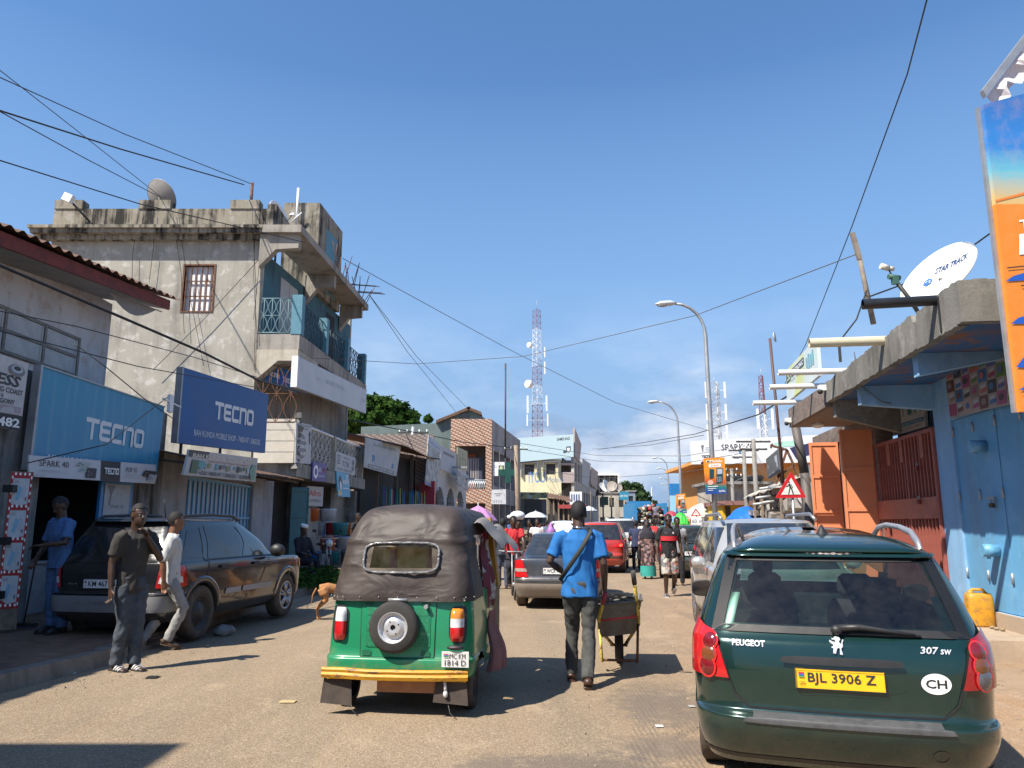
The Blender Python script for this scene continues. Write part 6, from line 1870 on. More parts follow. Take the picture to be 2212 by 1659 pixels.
m.grid(lambda u,v:V((lerp(a.x,b.x,u)-.95*v,lerp(a.y,b.y,u),3.32-.45*v+.02*sin(u*260)+.10*mnoise.noise(V((u*9,v*2,0))))),120,3)
m.build('tin_awning',M['crumble'],sk)
for k in range(5):
 c=a.lerp(b,(k+.5)/5);m=MB();m.bar((c.x-.85,c.y,0),(c.x-.85,c.y,2.9),.08);m.build('awning_post',M['wood'],sk)
m=MB()
for k in range(26):
 f_=rg.random();c=a.lerp(b,f_);z=rg.uniform(.6,2.4)
 m.box(V((c.x-.5-rg.uniform(0,.3),c.y-.2,z)),(rg.uniform(.2,.5),rg.uniform(.3,1.2),rg.uniform(.05,.5)),rot=Matrix.Rotation(rg.uniform(-.3,.3),3,'X'))
tag(m.build('stacked_goods',printed('stacked_goods',(.36,.32,.27),(.10,.085,.075),(.5,.48,.45),2.5),sk),kind='stuff')
for k,(u,v)in enumerate(((1640,1056),(1632,1076),(1626,1090),(1646,1086))):
 c=P(u,v,30);m=MB();m.tube([c,c+V((1.0,.1,.12))],.055,8);tag(m.build('pipe_stub',M['steel']),['topmost','second','lowest left','right'][k]+' short pale pipe end jutting from the crumbling shack','pipe','pipe ends on the shack')
t,p=cross_board('dark_sign','dark grey shop sign with pale lettering leaning above the crumbling shack','sign',(1660,1684,1680,1654),(1035,1018,970,992),29,plain('dark_sign_grey',(.10,.105,.11),.6,var=.15),dy=-3.0)
p.text('JANNEH',.05,.40,.28,M['ink_pale'],width=.6);p.rect(.72,.25,.9,.8,M['ink_pale']);p.rects([(.1,.12,.3,.16),(.4,.12,.6,.16)],M['ink_pale']);p.prints(t)
m=MB()
for q0,q1 in(((1688,970),(1688,1045)),((1700,972),(1730,1040)),((1700,972),(1676,1045)),((1664,962),(1700,972)),((1715,1005),(1680,1030))):m.bar(P(*q0,27),P(*q1,27),.07)
m.build('support_frame',M['rust'],t)
# --- orange building with the white phone billboard
ob_=thing('orange_building','orange rendered building under the long white phone billboard','building',P(1620,1100,66))
YO=66.0
ZO=lambda v:P(1600,v,YO).z
XO=lambda u:P(u,1000,YO).x
m=MB()
holes_wall(m,(XO(1536),YO),(1,0),XO(1800)-XO(1536),0,ZO(996),.4,[(XO(1624)-XO(1536),XO(1634)-XO(1536),ZO(1022),ZO(1008)),(XO(1742)-XO(1536),XO(1752)-XO(1536),ZO(1018),ZO(1004)),(XO(1588)-XO(1536),XO(1606)-XO(1536),ZO(1040),ZO(1025))])
m.bb((XO(1536),YO+.4,0),(XO(1536)+.3,YO+12,ZO(996)));m.build('wall',plain('orange_render',(.62,.30,.08),.8,var=.1,scale=.8),ob_)
m=MB();m.bb((XO(1497),YO-1.2,ZO(1003)),(XO(1800),YO+12,ZO(996)));m.build('roof_slab',plain('orange_render',(.62,.30,.08),.8,var=.1,scale=.8),ob_)
for q in((1624,1634,1022,1008),(1742,1752,1018,1004),(1588,1606,1040,1025)):
 m=MB()
 for k in range(5):m.box(((XO(q[0])+XO(q[1]))/2,YO+.1,lerp(ZO(q[2]),ZO(q[3]),(k+.5)/5)),(XO(q[1])-XO(q[0]),.2,.05),rot=Matrix.Rotation(.5,3,'X'))
 m.bb((XO(q[0]),YO+.3,ZO(q[2])),(XO(q[1]),YO+.35,ZO(q[3])));m.build('vent',M['rust'],ob_)
t,p=cross_board('billboard','long white billboard reading SPARK 40 on the orange building','billboard',(1496,1800,1795,1492),(1003,998,938,953),YO-1.3,plain('white_vinyl',(.74,.75,.77),.35,var=.03),th=.4)
W_=304.0
pa_=lambda u:(u-1493)/W_
p.text('SPARK 40',pa_(1558),.54,.26,M['black_print'],width=pa_(1628)-pa_(1558),bold=.015)
p.text('Powered by',pa_(1573),.42,.08,M['ink_pale'],width=pa_(1592)-pa_(1573));p.ellipse(pa_(1597),.45,.008,.09,flat('mid_blue_s',(.06,.22,.40)));p.text('MTN',pa_(1604),.42,.07,M['ink_pale'],width=.03)
block_word(p,pa_(1514),.27,pa_(1534)-pa_(1514),.1,M['black_print'])
p.rects([(pa_(1582),.24,pa_(1594),.26),(pa_(1596),.26,pa_(1606),.29),(pa_(1582),.2,pa_(1594),.22)],M['ink_grey']);p.poly([(pa_(1511),.0),(pa_(1523),.0),(pa_(1523),.12),(pa_(1514),.12),(pa_(1511),.06)],flat('maroon_ink',(.08,.01,.02)))
p.poly([(pa_(1516),.52),(pa_(1518),.52),(pa_(1519),.7),(pa_(1521),.8),(pa_(1514),.8),(pa_(1515),.7)],M['ink_grey']);p.rects([(pa_(1523),.62,pa_(1534),.64),(pa_(1523),.68,pa_(1536),.71),(pa_(1523),.56,pa_(1532),.58)],M['ink_pale'])
for u,b_ in((1668,.72),(1673,.62),(1665,.6)):p.ellipse(pa_(u),b_,.007,.035,M['black_print'],10)
for u,b_ in((1690,.5),(1697,.52)):p.ellipse(pa_(u),b_,.007,.035,M['black_print'],10)
p.poly([(pa_(1670),.78),(pa_(1720),.84),(pa_(1720),.62),(pa_(1680),.6)],flat('mint_print',(.40,.66,.55)))
p.poly([(pa_(1705),.56),(pa_(1752),.72),(pa_(1762),.36),(pa_(1718),.12)],flat('dark_violet_print',(.03,.03,.09)))
p.ellipse(pa_(1722),.3,.012,.07,flat('blue_ring',(.05,.07,.2)))
p.prints(t)
yl=thing('yellow_shop','yellow and dark shop with a tin edge below the orange building','shop',P(1600,1110,50))
m=MB();a,b=P(1560,1100,50),P(1660,1085,50);m.bb((a.x,50,0),(b.x,54,P(1600,1090,50).z));m.build('wall',plain('yellow_render',(.60,.38,.03),.7,var=.12),yl)
m=MB();m.bb((a.x-.2,48.6,P(1600,1092,50).z),(b.x,54,P(1600,1083,50).z));m.build('tin_edge',plain('brownish_tin',(.24,.12,.10),.7),yl)
m=MB();m.bb((a.x+.2,49.9,0),(P(1577,1100,50).x,49.98,P(1600,1094,50).z));m.build('opening',M['interior'],yl)
m=MB();m.bb((P(1590,1100,50).x,49.92,1.0),(P(1612,1100,50).x,49.98,P(1600,1101,50).z));sgn=m.build('white_panel',M['white'],yl)
m=MB();c=P(1603,1108,49.9);m.lathe([(.12,0),(.3,0)],c,(0,1,0),14,smooth=False);m.build('round_logo',flat('logo_red',(.3,.02,.02)),sgn)
lg=thing('grey_ledge_house','low house with a grey stained ledge between the orange building and the yellow shop','building',P(1590,1060,56))
m=MB();a,b=P(1534,1045,56),P(1665,1045,56);m.bb((a.x,56,0),(b.x,60,a.z));m.build('wall',M['crumble'],lg)
m=MB();m.bb((a.x-.3,55.2,P(1600,1047,56).z),(b.x,60.5,P(1600,1041,56).z));m.build('ledge',M['dirtyconc'],lg)
for(u,v,r_,aim,lab)in((1574,1046,.9,(-.3,.6,.7),'dark round satellite dish on the grey ledge beside the phone poster'),(1612,1046,1.3,(-.2,.35,.95),'wide dark satellite dish seen edge-on on the grey ledge')):
 c=P(u,v-4,57);dish('satellite_dish',lab,c,r_,aim,plain('dark_dish',(.09,.095,.1),.6),arm=False,mast=(c.x,c.y+.2,c.z-1.0))
bh=thing('blue_house','pale blue shop house with a blue letter sign on its roof behind the phone poster','building',P(1510,1080,85))
a,b=P(1473,1040,85),P(1515,1036,85)
m=MB();m.bb((a.x,85,0),(b.x,92,P(1500,1040,85).z));m.build('wall',plain('pale_blue_render',(.24,.46,.64),.75,var=.15),bh)
m=MB();m.bb((b.x,84,0),(P(1535,1040,85).x,92,P(1520,1043,85).z));m.build('brick_wing',printed('red_brick_wing',(.26,.12,.09),(.18,.08,.06),(.36,.25,.2),1.5),bh)
m=MB();m.bb((a.x-1.4,84.5,P(1470,1070,85).z),(a.x-.05,85.5,P(1470,1045,85).z));m.build('blue_sign_box',plain('strong_blue',(.02,.18,.45),.5),bh)
m=MB();q=P(1492,1034,84.8);m.text('TECNO',P(1504,1036,84.8),(1,0,0),(0,0,1),P(1500,1022,84.8).z-P(1500,1036,84.8).z,width=P(1545,1020,84.8).x-P(1504,1020,84.8).x,bold=.03);m.build('roof_letters',flat('letter_blue',(.03,.22,.55)),bh)
m=MB();m.bb((a.x+.3,84.5,P(1480,1040,85).z),(a.x+2.6,86,P(1480,1020,85).z));m.build('parapet',M['white'],bh)
for k in range(4):
 m=MB();c=P(1484+9*(k%2),1060+18*(k//2),84.9);m.bb((c.x-.3,84.85,c.z-.6),(c.x+.3,84.98,c.z+.5));m.build('window',plain('dark_window',(.03,.032,.035),.4),bh)
# --- vehicles: a body is a surface S(s, t), s round the plan, t up the levels
class Body:
 """levels: (z, half width, y rear, y front, rear corner r, front corner r, front drop); local y runs from the tail (0) to the nose"""
 def __init__(s,lv,bow=.05,tR=.06,tF=.08):
  s.lv=lv;s.bow=bow;s.tR=tR;s.tF=tF;s.n=len(lv)-1
 def L(s,t):
  x=max(0.0,min(t,s.n-1e-6));i=int(x);f=x-i
  a,b=s.lv[i],s.lv[i+1];p=s.lv[max(i-1,0)];q=s.lv[min(i+2,s.n)]
  o=[]
  for k in range(7):
   m0=0 if(b[k]-a[k])*(a[k]-p[k])<=0 else(b[k]-p[k])/2
   m1=0 if(b[k]-a[k])*(q[k]-b[k])<=0 else(q[k]-a[k])/2
   if i==0:m0=b[k]-a[k]
   if i+1==s.n:m1=b[k]-a[k]
   lim=3*abs(b[k]-a[k]);m0=max(-lim,min(lim,m0));m1=max(-lim,min(lim,m1))
   o.append(a[k]*(2*f**3-3*f*f+1)+m0*(f**3-2*f*f+f)+b[k]*(3*f*f-2*f**3)+m1*(f**3-f*f))
  return o
 def S(s,u,t):
  z,w,yr,yf,rc,fc,fd=s.L(t)
  sg=-1 if u<0 else 1;a=abs(u)
  rc=min(rc,w*.95);fc=min(fc,w*.95)
  B=s.bow*min(1,w)
  by=lambda x:yr+B*(x/max(w,.01))**2
  fy=lambda x:yf-1.6*B*(x/max(w,.01))**2
  if a<=1:x=a*(w-rc);y=by(x)
  elif a<=2:q=(a-1)*pi/2;x=w-rc+rc*sin(q);y=by(w-rc)+rc*(1-cos(q))
  elif a<=3:y0=by(w-rc)+rc;y1=fy(w-fc)-fc;x=w;y=lerp(y0,y1,a-2)
  elif a<=4:q=(a-3)*pi/2;x=w-fc+fc*cos(q);y=fy(w-fc)-fc+fc*sin(q)
  else:x=(5-a)*(w-fc);y=fy(x)
  ym=(yr+yf)/2;h=max(.2,(yf-yr)/2)
  if y<ym:x*=1-s.tR*((ym-y)/h)**2.2
  else:x*=1-s.tF*((y-ym)/h)**2.2
  f=max(0.0,min(1.0,(y-yr)/max(yf-yr,.1)))
  return V((sg*x,y,z-fd*max(0,(f-.55)/.45)**1.5))
 def N(s,u,t):
  e=.02
  d=(s.S(u+e,t)-s.S(u-e,t)).cross(s.S(u,min(t+e,s.n))-s.S(u,max(t-e,0)))
  return d.normalized()if d.length>1e-9 else V((0,0,1))
 def tz(s,z):
  lo,hi=0.0,s.n
  for k in range(s.n):
   if s.lv[k][0]<=z<=s.lv[k+1][0]:lo,hi=k,k+1;break
  for _ in range(24):
   m=(lo+hi)/2
   if s.L(m)[0]<z:lo=m
   else:hi=m
  return lo
 def ux(s,x,z):
  sg=-1 if x<0 else 1;lo,hi=0.0,2.0;t=s.tz(z)
  for _ in range(24):
   m=(lo+hi)/2
   if abs(s.S(m,t).x)<abs(x):lo=m
   else:hi=m
  return sg*lo
 def uy(s,y,z,sg=1):
  t=s.tz(z);lo,hi=1.0,4.0
  for _ in range(24):
   m=(lo+hi)/2
   if s.S(m,t).y<y:lo=m
   else:hi=m
  return sg*lo
 def patch(s,q,off=.006,n=10,m=8,r=.0,mb=None,mi=0,side=0):
  """patch over corners q (bl br tr tl): tail (x, z) pairs, or flank (y, z) pairs when side is +1/-1; r rounds the corners"""
  mb=mb or MB()
  if side:q=[(s.uy(y,z,side),s.tz(z))for y,z in q]
  else:q=[(s.ux(x,z)if abs(x)<9 else(x-10 if x>0 else x+10),s.tz(z))for x,z in q]
  q=[V((a,b))for a,b in q]
  def fn(a,b):
   a2,b2=a*2-1,b*2-1
   if r:
    k=1-r
    if abs(b2)>k:a2*=1-r*(1-sqrt(max(0,1-((abs(b2)-k)/r)**2)))
   a=(a2+1)/2
   p=q[0].lerp(q[1],a).lerp(q[3].lerp(q[2],a),b)
   return s.S(p.x,p.y)+s.N(p.x,p.y)*off
  bs=[0,.02,.06,.12,.2]+[.2+.6*k/m for k in range(1,m)]+[.8,.88,.94,.98,1]if r else[k/m for k in range(m+1)]
  vs=[fn(i/n,b)for b in bs for i in range(n+1)]
  fs=[(j*(n+1)+i,j*(n+1)+i+1,(j+1)*(n+1)+i+1,(j+1)*(n+1)+i)for j in range(len(bs)-1)for i in range(n)]
  if side<0:fs=[f[::-1]for f in fs]
  return mb.add(vs,fs,mi, True)
 def shell(s,mb,cut=None,k=4):
  us=[i/9 for i in range(9)]+[1+i/6 for i in range(6)]+[2+i/44 for i in range(44)]+[3+i/5 for i in range(5)]+[4+i/6 for i in range(7)]
  us=[-a for a in us[:0:-1]]+us
  nt_=s.n*k
  vs,fs=[],[]
  for j in range(nt_+1):
   for u in us:vs.append(s.S(u,j/k))
  n=len(us)
  for j in range(nt_):
   for i in range(n-1):
    c=(vs[j*n+i]+vs[j*n+i+1]+vs[(j+1)*n+i]+vs[(j+1)*n+i+1])/4
    if cut and cut(c):continue
    fs.append((j*n+i,j*n+i+1,(j+1)*n+i+1,(j+1)*n+i))
  mb.add(vs,fs,0, True)
def poly_in(x,y,q):
 ins=False;j=len(q)-1
 for i in range(len(q)):
  if(q[i][1]>y)!=(q[j][1]>y)and x<(q[j][0]-q[i][0])*(y-q[i][1])/(q[j][1]-q[i][1])+q[i][0]:ins=not ins
  j=i
 return ins
def wheel(root,c,r,wd,sg,style='alloy',tyre=None,name='wheel'):
 """wheel > tyre, rim: tread profile, five-spoke or pressed-steel rim"""
 t=MB();ax=V((sg,0,0));c=V(c)
 t.lathe([(r*.62,-wd/2),(r*.9,-wd/2),(r*.985,-wd*.42),(r,-wd*.25),(r*.992,0),(r,wd*.25),(r*.985,wd*.42),(r*.9,wd/2),(r*.66,wd/2),(r*.62,wd*.3)],c,ax,32)
 wh=t.build('tyre' if style is None else name,tyre or M['dustyrubber'],root,world=False)
 m=MB()
 if style=='alloy':
  m.lathe([(r*.64,wd*.5),(r*.58,wd*.52),(r*.57,wd*.2)],c,ax,28)
  m.lathe([(.001,wd*.47),(r*.16,wd*.46),(r*.18,wd*.3)],c,ax,14)
  e1=V((0,1,0));e2=V((0,0,1))
  for k in range(5):
   a=2*pi*k/5+.3
   for da in(-.16,.16):
    p0=c+ax*wd*.42+(e1*cos(a+da*1.6)+e2*sin(a+da*1.6))*r*.12;p1=c+ax*wd*.44+(e1*cos(a+da)+e2*sin(a+da))*r*.6
    m.tube([p0,p1],[r*.075,r*.055],6)
  m.lathe([(.001,wd*.1),(r*.57,wd*.1)],c,ax,20,1)
 else:
  m.lathe([(r*.64,wd*.46),(r*.6,wd*.5),(r*.56,wd*.2),(r*.4,wd*.22),(r*.34,wd*.4),(r*.16,wd*.4),(r*.13,wd*.48),(.001,wd*.48)],c,ax,28)
  for k in range(8):
   a=pi*k/4;m.tube([c+ax*wd*.2+V((0,cos(a),sin(a)))*r*.47,c+ax*wd*.26+V((0,cos(a),sin(a)))*r*.47],r*.05,6,1)
 m.build('rim',[M['alloy']if style=='alloy' else M['trim'],M['black']],wh,world=False)
def arches(bd,mb_paint,wheels,r,parent,mat,lip=.05,out=.012):
 for i,(y,zc)in enumerate(wheels):
  for sg in(-1,1):
   m=MB();vs=[];n=22
   for k in range(n+1):
    a=lerp(-.28,pi+.28,k/n)
    for rr,o in((r-.035,-.10),(r-.03,out),(r+lip,out),(r+lip+.02,-.01)):
     y_,z_=y+rr*cos(a),max(zc+rr*sin(a),bd.lv[0][0]+.01)
     u=bd.uy(y_,z_,sg);t=bd.tz(z_);p=bd.S(u,t);vs.append(V((p.x+sg*o,y_,z_)))
   fs=[(k*4+j,k*4+j+1,k*4+j+5,k*4+j+4)for k in range(n)for j in range(3)]
   m.add(vs,[f if sg>0 else f[::-1]for f in fs],0, True);m.build('wheel_arch',mat,parent,world=False)
def car(name,label,cat,loc,rz,bd,paint,wheels,wr,ww,style,cutwin=None,group=None,archr=None):
 root=thing(name,label,cat,loc,rz,group)
 ar=archr or wr+.055
 def cut(c):
  for y,z in wheels:
   if(c.y-y)**2+(c.z-z)**2<ar*ar and abs(c.x)>.4:return True
  return cutwin(c)if cutwin else False
 m=MB();bd.shell(m,cut);m.build('body',paint,root,world=False)
 m=MB();z0=bd.lv[0][0];hw=bd.lv[0][1]-.06
 m.bb((-hw+.12,.25,z0),(hw-.12,bd.lv[1][3]-.3,z0+.12));m.bb((-hw+.24,wheels[0][0]-.5,.2),(hw-.24,wheels[1][0]+.5,z0+.5));m.build('underbody',M['black'],root,world=False)
 arches(bd, None,wheels,ar,root,paint)
 for y,z in wheels:
  for sg in(-1,1):
   ym=bd.S(bd.uy(y,z+.1,sg),bd.tz(z+.1)).x
   wheel(root,(ym-sg*(ww/2+.0),y,z),wr,ww,sg,style if isinstance(style,str)else style[0 if y<2 else 1])
 return root
def P3(root,name,mb,mat):return mb.build(name,mat,root,world=False)
def plate(root,name,x0,x1,z0,z1,y,mat,st,tilt=.0,small='GPF',two=None,flag=True):
 """number plate: raised board with its characters"""
 p=Panel((x0,y,z0),(x1,y,z0),(x1,y+tilt,z1),(x0,y+tilt,z1),.008)
 m=MB();m.board(*p.c,.012);pl=P3(root,name,m,mat)
 if two:
  p.text(two[0],.3,.54,.34,M['black_print'],width=.58);p.text(two[1],.12,.1,.36,M['black_print'],width=.78)
  p.rects([(.08,.8,.26,.86)],flat('flag_red',(.5,.04,.04)));p.rects([(.08,.73,.26,.79)],flat('flag_blue',(.05,.08,.4)));p.rects([(.08,.66,.26,.72)],flat('flag_green',(.04,.25,.06)));p.text('GPF',.08,.55,.07,M['ink_grey'],width=.17)
 else:
  p.text(st,.14,.2,.62,M['black_print'],width=.76,bold=.012)
  p.rects([(.035,.74,.1,.82)],flat('flag_red',(.5,.04,.04)));p.rects([(.035,.64,.1,.72)],flat('flag_blue',(.05,.08,.4)));p.rects([(.035,.56,.1,.63)],flat('flag_green',(.04,.25,.06)))
  p.text(small,.04,.18,.17,M['black_print'],width=.07)
  p.rects([(0,0,1,.03),(0,.97,1,1),(0,.03,.008,.97),(.992,.03,1,.97)],M['black_print'])
 o=p.pr.build('plate_characters',p.mats, None);o.parent=pl
 return pl
gl=glass('tinted_rear_glass',(.42,.50,.47),dust=.018)
gp=car_paint('dark_green_metallic',(0.004,.034,.029),.22,.45,dust=.09,dustz=.42)
lv=[(.20,.80,.10,4.30,.22,.4,0),(.29,.845,.02,4.38,.28,.45,0),(.42,.868,-.055,4.42,.30,.5,0),(.48,.872,-.06,4.42,.31,.5,0),(.495,.87,-.035,4.42,.31,.5,0),(.518,.87,.035,4.41,.30,.5,.02),(.72,.878,.035,4.40,.27,.5,.08),(.88,.870,.06,4.2,.24,.5,.12),(.95,.848,.11,3.75,.22,.45,.05),(1.17,.768,.235,3.0,.20,.4,.0),(1.36,.685,.36,2.45,.18,.34,.0),(1.405,.65,.39,2.25,.17,.3,-.07),(1.43,.61,.35,2.15,.15,.3,-.07),(1.515,.42,.68,2.05,.12,.2,-.05),(1.55,.05,1.2,1.95,.02,.02,-.02)]
bd=Body(lv,.06,.05,.10)
rw=[(-.66,1.0),(.66,1.0),(.555,1.418),(-.555,1.418)]
def cw(c):
 if c.y<1.0:return poly_in(c.x,c.z,[(-.61,.99),(.61,.99),(.52,1.355),(-.52,1.355)])
 if c.y>2.3 and abs(c.x)<.62:return 1.0<c.z<1.40 and c.y>2.32
 return .62<c.y<2.75 and 1.0<c.z<1.39 and abs(c.x)>.5 and not(1.2<c.y<1.32)
pg_loc=(1.895,4.60,0)
pg=car('estate_car','dark green estate car with yellow plate BJL 3906 Z filling the right foreground','car',pg_loc,-R(17),bd,gp,[(.86,.31),(3.57,.31)],.31,.19,'steel',cw)
m=bd.patch([(-.72,.945),(.72,.945),(.61,1.39),(-.61,1.39)],.004,26,12,.10)
fr_=MB();inner=[(-.645,.985),(.645,.985),(.55,1.36),(-.55,1.36)]
outer=[(-.72,.945),(.72,.945),(.61,1.39),(-.61,1.39)]
def ring(mb,a,b,off,n=14):
 for i in range(4):
  j=(i+1)%4
  for k in range(n):
   f0,f1=k/n,(k+1)/n
   qs=[(lerp(a[i][0],a[j][0],f0),lerp(a[i][1],a[j][1],f0)),(lerp(a[i][0],a[j][0],f1),lerp(a[i][1],a[j][1],f1)),(lerp(b[i][0],b[j][0],f1),lerp(b[i][1],b[j][1],f1)),(lerp(b[i][0],b[j][0],f0),lerp(b[i][1],b[j][1],f0))]
   mb.add([bd.S(bd.ux(x,z),bd.tz(z))+bd.N(bd.ux(x,z),bd.tz(z))*off for x,z in qs],[(0,1,2,3)],0, True)
win=P3(pg,'rear_window',m,gl)
ring(fr_,outer,inner,.0075);P3(win,'window_surround',fr_,plain('black_glass_border',(.006,.006,.007),.55))
for sg in(-1,1):
 m=MB()
 bd.patch([(.58,.96),(1.22,.96),(1.22,1.36),(.66,1.36)],.004,8,6,.08,m,0,sg);bd.patch([(1.30,.96),(2.9,.96),(2.45,1.36),(1.30,1.36)],.004,10,6,.05,m,0,sg)
 P3(pg,'side_window',m,glass('side_glass',(.42,.58,.52),dust=.04))
m=MB();n=12
for i in range(n):
 for j in range(6):
  q=[]
  for a,b in((i,j),(i+1,j),(i+1,j+1),(i,j+1)):
   t=bd.tz(lerp(.98,1.385,b/6));u=lerp(3.6,5,a/(n/2))if a<=n/2 else-lerp(5,3.6,(a-n/2)/(n/2));q.append(bd.S(u,t)+bd.N(u,t)*.004)
  m.add(q,[(0,1,2,3)],0, True)
P3(pg,'windscreen',m,glass('green_windscreen',(.55,.85,.72),dust=.03))
for sg in(-1,1):
 q=[(sg*.625,.685),(sg*12.06,.685),(sg*12.0,1.03),(sg*.70,.94)]
 if sg<0:q=[q[1],q[0],q[3],q[2]]
 tl=P3(pg,'tail_light',bd.patch(q,.016,10,12,.0),lens('tail_lens_deep',(.30,.006,.010))if sg>0 else M['red_lens'])
 for(x,z,rr,mt)in((.725,.885,.05,M['dark_red_lens']),(.735,.808,.052,lens('smoked_amber',(.16,.05,.015))),(.745,.74,.058,lens('smoked_grey',(.09,.085,.10))if sg>0 else M['dark_red_lens'])):
  u,t=bd.ux(sg*x,z),bd.tz(z);c=bd.S(u,t);nn=bd.N(u,t);mm=MB();mm.lathe([(.001,.034),(rr*.7,.031),(rr,.018)],c,nn,18);P3(tl,'bulb_lens',mm,mt)
  mm=MB();mm.lathe([(rr,.019),(rr*1.12,.021),(rr*1.22,.017)],c,nn,18);P3(tl,'bulb_ring',mm,lens('bright_red_lens',(.62,.02,.02)))
def seam(mb,pts,off=.0035,w_=.006):
 for a,b in zip(pts,pts[1:]):
  d=V((b[0]-a[0],b[1]-a[1])).normalized();nn=V((-d.y,d.x))*w_/2
  for k in range(4):
   q=[]
   for f,sgn in((k/4,-1),((k+1)/4,-1),((k+1)/4,1),(k/4,1)):
    x=lerp(a[0],b[0],f)+sgn*nn.x;z=lerp(a[1],b[1],f)+sgn*nn.y;u,t=bd.ux(x,z),bd.tz(z);q.append(bd.S(u,t)+bd.N(u,t)*off)
   mb.add(q,[(0,1,2,3)])
m=MB()
for sg in(-1,1):seam(m,[(sg*.70,.94),(sg*.628,.685),(sg*.60,.60),(sg*.52,.528),(0,.526)],w_=.012)
P3(pg,'tailgate_seam',m,M['black'])
m=MB();bd.patch([(-.5,.489),(.5,.489),(.5,.506),(-.5,.506)],.004,16,2,0,m);bd.patch([(-.56,.462),(.56,.462),(.54,.487),(-.54,.487)],.012,20,3,.3,m);P3(pg,'bumper_strip',m,plain('scuffed_grey_rubber',(.065,.066,.068),.6,var=.3,scale=14))
m=MB();bd.patch([(-.80,.235),(.80,.235),(.82,.262),(-.82,.262)],.003,24,1,0,m);P3(pg,'bumper_groove',m,M['black'])
m=MB();u,t=bd.ux(.48,.34),bd.tz(.34);m.lathe([(.036,.002),(.040,.004),(.044,.002)],bd.S(u,t),bd.N(u,t),20);P3(pg,'tow_eye_cover',m,gp)
def chrome_on(name,fn,st=None):
 m=MB();fn(m);return P3(pg,name,m,M['chrome'])
def on_tail(m,poly,x,z,sx,sz,off=.012):
 vs=[]
 for o in(off,.002):
  for px,pz in poly:u,t=bd.ux(x+px*sx,z+pz*sz),bd.tz(z+pz*sz);vs.append(bd.S(u,t)+bd.N(u,t)*o)
 k=len(poly);m.add(vs,[tuple(range(k))]+[(i,k+i,k+(i+1)%k,(i+1)%k)for i in range(k)])
def tail_text(m,st,x,z,h,w_,bold=.03,shear=0.0):
 vs,fs,wd,gh=glyphs(st,bold,shear);q=[]
 for p in vs:xx,zz=x+p[0]*w_/wd,z+p[1]*h/gh;u,t=bd.ux(xx,zz),bd.tz(zz);q.append(bd.S(u,t)+bd.N(u,t)*.008)
 m.add(q,fs)
m=MB();tail_text(m,'PEUGEOT',-.60,.868,.033,.19);P3(pg,'name_badge',m,M['badge'])
m=MB();tail_text(m,'307',.43,.868,.035,.10,.02,.2);tail_text(m,'sw',.535,.868,.026,.06,.02,.2);P3(pg,'model_badge',m,M['badge'])
m=MB();lion=[[(-.5,-.85),(-.25,-.9),(-.1,-.35),(.05,-.2),(.0,.1),(-.15,.3),(-.3,.05),(-.42,.1)],[(0,-.2),(.2,-.3),(.15,-.95),(.42,-1),(.42,-.85),(.32,-.4),(.35,.1),(.15,.35),(-.15,.3),(0,.1)],[(-.15,.3),(.15,.35),(.35,.6),(.2,1),(-.15,.95),(-.35,.7),(-.5,.72),(-.48,.55),(-.2,.55)],[(-.3,.05),(-.15,.3),(-.45,.32),(-.75,.5),(-.78,.35),(-.55,.15)],[(-.15,-.1),(0,.1),(-.3,-.05),(-.62,-.12),(-.6,-.28),(-.35,-.25)],[(.3,-.3),(.5,-.1),(.52,.3),(.66,.55),(.56,.62),(.42,.35),(.36,.0)]]
for pl in lion:on_tail(m,pl,-.005,.892,.055,.047,.014)
P3(pg,'lion_emblem',m,M['badge'])
m=MB();vs=[]
bar=bd.patch([(-.33,.785),(.335,.785),(.325,.828),(-.32,.828)],.03,20,4,.5);P3(pg,'plate_bar',bar,M['black'])
m=bd.patch([(-.33,.64),(.335,.64),(.34,.785),(-.335,.785)],.0025,16,6,.4);P3(pg,'plate_recess',m,gp)
plate(pg,'number_plate',-.25,.23,.655,.765,.018,plain('plate_yellow',(.78,.43,.005),.45,var=.04),'BJL 3906 Z',.012)
u,t=bd.ux(.495,.712),bd.tz(.712);c=bd.S(u,t);nn=bd.N(u,t);xx=V((1,0,0))-nn*nn.x;xx.normalize();zz=nn.cross(xx)
if zz.z<0:zz=-zz
m=MB();m.add([c+nn*.004+xx*.078*cos(2*pi*k/32)+zz*.056*sin(2*pi*k/32)for k in range(32)],[tuple(range(32))]);stk_=P3(pg,'oval_sticker',m,M['white_print'])
m=MB();m.text('CH',c+nn*.0055-xx*.055-zz*.024,xx,zz,.048,0,.11,.025);P3(stk_,'sticker_letters',m,M['black_print'])
def tp(x,z,o):u,t=bd.ux(x,z),bd.tz(z);return bd.S(u,t)+bd.N(u,t)*o
m=MB();m.tube([tp(0,.972,.035),tp(.12,.978,.045),tp(.30,.963,.035),tp(.42,.955,.02)],[.022,.02,.012,.008],8);m.ball(tp(.0,.965,.03),(.035,.03,.03),10,8);m.tube([tp(.06,.953,.014),tp(.45,.951,.014)],.007,6);P3(pg,'rear_wiper',m,M['black'])
for sg in(-1,1):
 m=MB()
 pts=[V((sg*x,y,z))for x,y,z in((.565,.50,1.42),(.57,.60,1.48),(.575,.80,1.54),(.575,1.2,1.575),(.57,1.7,1.59),(.555,2.02,1.57),(.54,2.2,1.50))]
 m.tube(pts,[(.030,.016),(.03,.017),(.024,.018),(.02,.018),(.02,.018),(.022,.018),(.03,.016)],10,up=(0,0,1));P3(pg,'roof_rail',m,plain('silver_rail',(.42,.42,.43),.4,.6,var=.1))
m=MB();m.lathe([(.055,0),(.048,.012),(.022,.055),(.008,.085),(.001,.088)],(.02,.84,1.505),(0,.15,1),14);P3(pg,'roof_aerial',m,M['black'])
